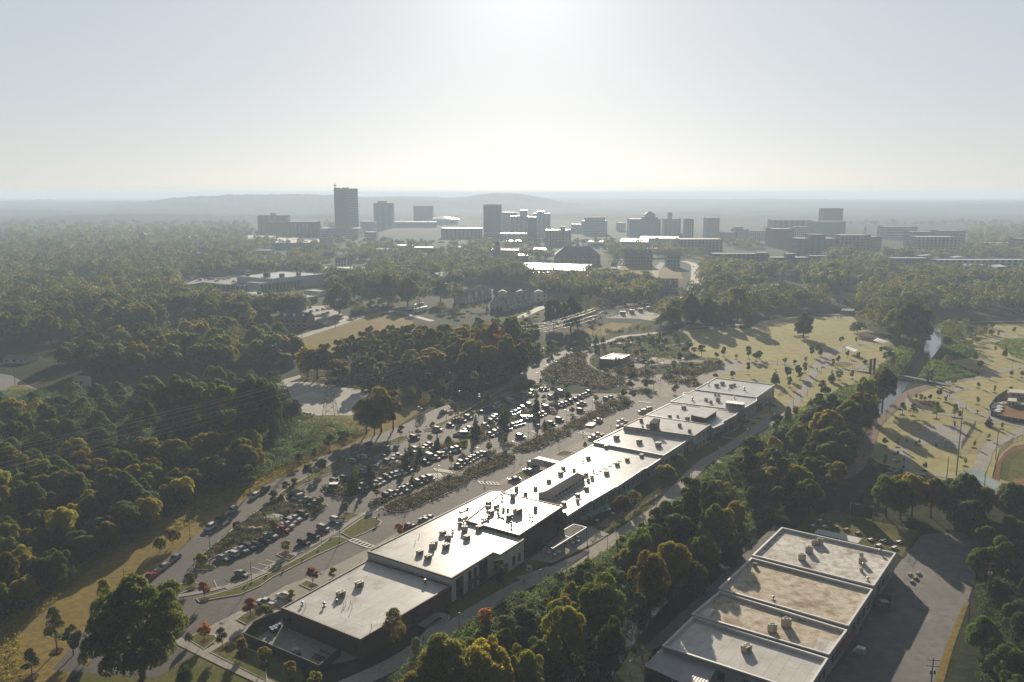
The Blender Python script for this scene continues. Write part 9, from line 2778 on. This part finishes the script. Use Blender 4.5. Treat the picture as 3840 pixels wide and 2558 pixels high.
for x, y, L_, lb in ((730, 1330, 3.4, 'larger open dark trailer in the fenced yard'), (650, 1385, 2.8, 'smaller open dark trailer in the fenced yard')):
 p = g('B1', x, y)
 r = thing('cargo_trailer', lb, 'trailer', p)
 b = MB()
 b.obox((p.x, p.y), R_(-33), L_, 1.8, .45, .6)
 b.build('floor', wood_m, r)
 ux, uy = math.cos(R_(-33)), math.sin(R_(-33))
 for s in (-1, 1):
  b = MB()
  b.obox((p.x-uy*.9*s, p.y+ux*.9*s), R_(-33), L_, .08, .6, 1.0)
  b.build('side', steel_m, r)
  w = MB()
  e = Vector((p.x-uy*1.05*s, p.y+ux*1.05*s, .3))
  w.tube(e, e+Vector((-uy*.2*s, ux*.2*s, 0)), .3, .3, 10)
  w.build('wheel', tyre_m, r)
p = g('B1', 490, 1320)
r = thing('utility_vehicle', 'dark utility vehicle parked against the yard fence', 'utility vehicle', p)
b = MB()
b.obox((p.x, p.y), R_(20), 2.6, 1.4, .4, .9)
b.build('body', steel_m, r)
b = MB()
b.obox((p.x, p.y), R_(20), 1.5, 1.3, 1.75, 1.85)
for s, t in ((-.6, -.6), (.6, -.6), (.6, .6), (-.6, .6)):
 b.tube((p.x+s, p.y+t, .9), (p.x+s, p.y+t, 1.75), .04, .04, 4)
b.build('canopy', galv_m, r)
p = g('B1', 262, 1165)
r = thing('traffic_cone', 'orange traffic cone beside the blue bins', 'cone', p)
b = MB()
b.lathe([(.15, .04), (.03, .7)], 10, 0, p)
b.build('cone', mat('orange_plastic', (.5, .09, .03), (.45, .08, .02), 1, .5), r)
b = MB()
b.box(p.x-.2, p.x+.2, p.y-.2, p.y+.2, 0, .04)
b.build('base', steel_m, r)
q = pp('B3', [(1095, 880), (1105, 800), (1235, 810), (1215, 905)])
r = thing('fenced_bin_store', 'brown boarded bin store against the warehouse', 'enclosure', q[0])
b = MB()
for a, e in zip(q, q[1:]+q[:1]):
 b.beam(a+Vector((0, 0, 1.1)), e+Vector((0, 0, 1.1)), .12, 2.0)
b.build('boarding', wood_m, r)
m0 = sum(q, Vector((0, 0, 0)))/4
b = MB()
b.box(m0.x-1, m0.x+1, m0.y-.8, m0.y+.8, 0, 1.6)
b.build('skip', galv_m, r)
p = g('B3', 955, 1235)
r = thing('pallet_stack', 'white slatted stack beside the loading dock', 'stack', p)
b = MB()
for k in range(5):
 b.obox((p.x+.1*k, p.y), R_(-30), 2.6-.2*k, 1.4, .25*k, .25*k+.16)
b.build('slats', plain_white, r)
for x, y in ((1385, 580), (1430, 610), (1455, 570), (1400, 640), (1370, 700)):
 p = g('B3', x, y)
 b = MB()
 b.obox((p.x, p.y), R_(55), 1.8, .7, 0, .6)
 tag(b.build('concrete_block', concrete), 'concrete barrier block in the warehouse yard', 'block', 'yard blocks')
chain_fence('B1', [(1705, 1062), (1830, 990)], 1.0, 'handrail beside the ramp of the brick hall', 'handrail')
chain_fence('D3', [(2250, 330), (2330, 270)], 1.1, 'handrail of the ramp at the end hall', 'handrail')
q = pp('D3', [(1740, 600), (1760, 575), (1850, 590), (1830, 615)], 3.2)
r = thing('timber_canopy', 'small timber canopy beside the stepped hall', 'canopy', (q[0].x, q[0].y, 0))
b = MB()
b.prism([tuple(v[:2]) for v in q], 3.1, 3.3)
b.build('roof', timber_m, r)
for v in q:
 b = MB()
 b.tube((v.x, v.y, 0), (v.x, v.y, 3.1), .1, .1, 5)
 b.build('post', timber_m, r)
for k, (x0, y0, x1, y1) in enumerate(((1840, 480, 2120, 545), (1845, 500, 2110, 560), (1850, 520, 2060, 580), (1840, 560, 2030, 610))):
 a, c_ = g('D3', x0, y0, 3.6), g('D3', x1, y1, 2.4)
 b = MB()
 pr = None
 for i in range(13):
  v = a.lerp(c_, i/12)-Vector((0, 0, 3*(i/12)*(1-i/12)))
  if pr is not None:
   b.tube(pr, v, .04, .04, 4)
   b.box(v.x-.12, v.x+.12, v.y-.12, v.y+.12, v.z-.3, v.z-.05, bottom=True)
  pr = v
 tag(b.build('string_light', plain_white), 'string of lights hung across the terrace of the stepped hall', 'string light', 'string lights')
for k, (x, y) in enumerate(((1900, 640), (1960, 660), (1850, 650), (2020, 600))):
 table(g('D3', x, y), AX, 'dark picnic table on the terrace of the stepped hall', 'upper terrace tables', steel_m)
ORD = 'first second third fourth fifth sixth seventh eighth ninth tenth eleventh twelfth thirteenth fourteenth fifteenth sixteenth seventeenth eighteenth nineteenth twentieth'.split()
def ordinal(i):
 if i < 20:
  return ORD[i]
 t = 'twenty thirty forty fifty sixty seventy eighty ninety'.split()[(i+1)//10-2]
 u = (i+1) % 10
 return t+'-'+ORD[u-1] if u else {'twenty': 'twentieth', 'thirty': 'thirtieth', 'forty': 'fortieth', 'fifty': 'fiftieth', 'sixty': 'sixtieth', 'seventy': 'seventieth', 'eighty': 'eightieth', 'ninety': 'ninetieth'}[t]
bpy.context.view_layer.update()
def where_px(o):
 if o.type == 'MESH' and o.location.length < 1e-6 and len(o.data.vertices):
  v = o.data.vertices[0].co
  return P(v.x, v.y, v.z)
 return P(o.location.x, o.location.y, o.location.z)
by = {}
for o in REG:
 if o.name in bpy.data.objects and o.get('kind') != 'stuff':
  by.setdefault(o['label'], []).append(o)
for lb, os_ in by.items():
 if len(os_) < 2:
  continue
 os_.sort(key=lambda o: -where_px(o)[1])
 n = len(os_)
 if n <= 6:
  os_.sort(key=lambda o: where_px(o)[0])
  for i, o in enumerate(os_):
   o['label'] = lb + ', ' + ('leftmost' if i == 0 else 'rightmost' if i == n-1 else ordinal(i)+' from the left')
 else:
  nb = 2 if n <= 14 else 3 if n <= 30 else 4
  per = math.ceil(n/nb)
  for k in range(nb):
   row = sorted(os_[k*per:(k+1)*per], key=lambda o: where_px(o)[0])
   nm = {2: ('near row', 'far row'), 3: ('near row', 'middle row', 'far row'), 4: ('near row', 'second row', 'third row', 'far row')}[nb][k]
   for i, o in enumerate(row):
    o['label'] = '%s, %s from left in %s' % (lb, ordinal(i), nm)
seen = {}
for o in REG:
 if o.name in bpy.data.objects and len(o['label'].split()) > 16:
  o['label'] = ' '.join(o['label'].split()[:16])
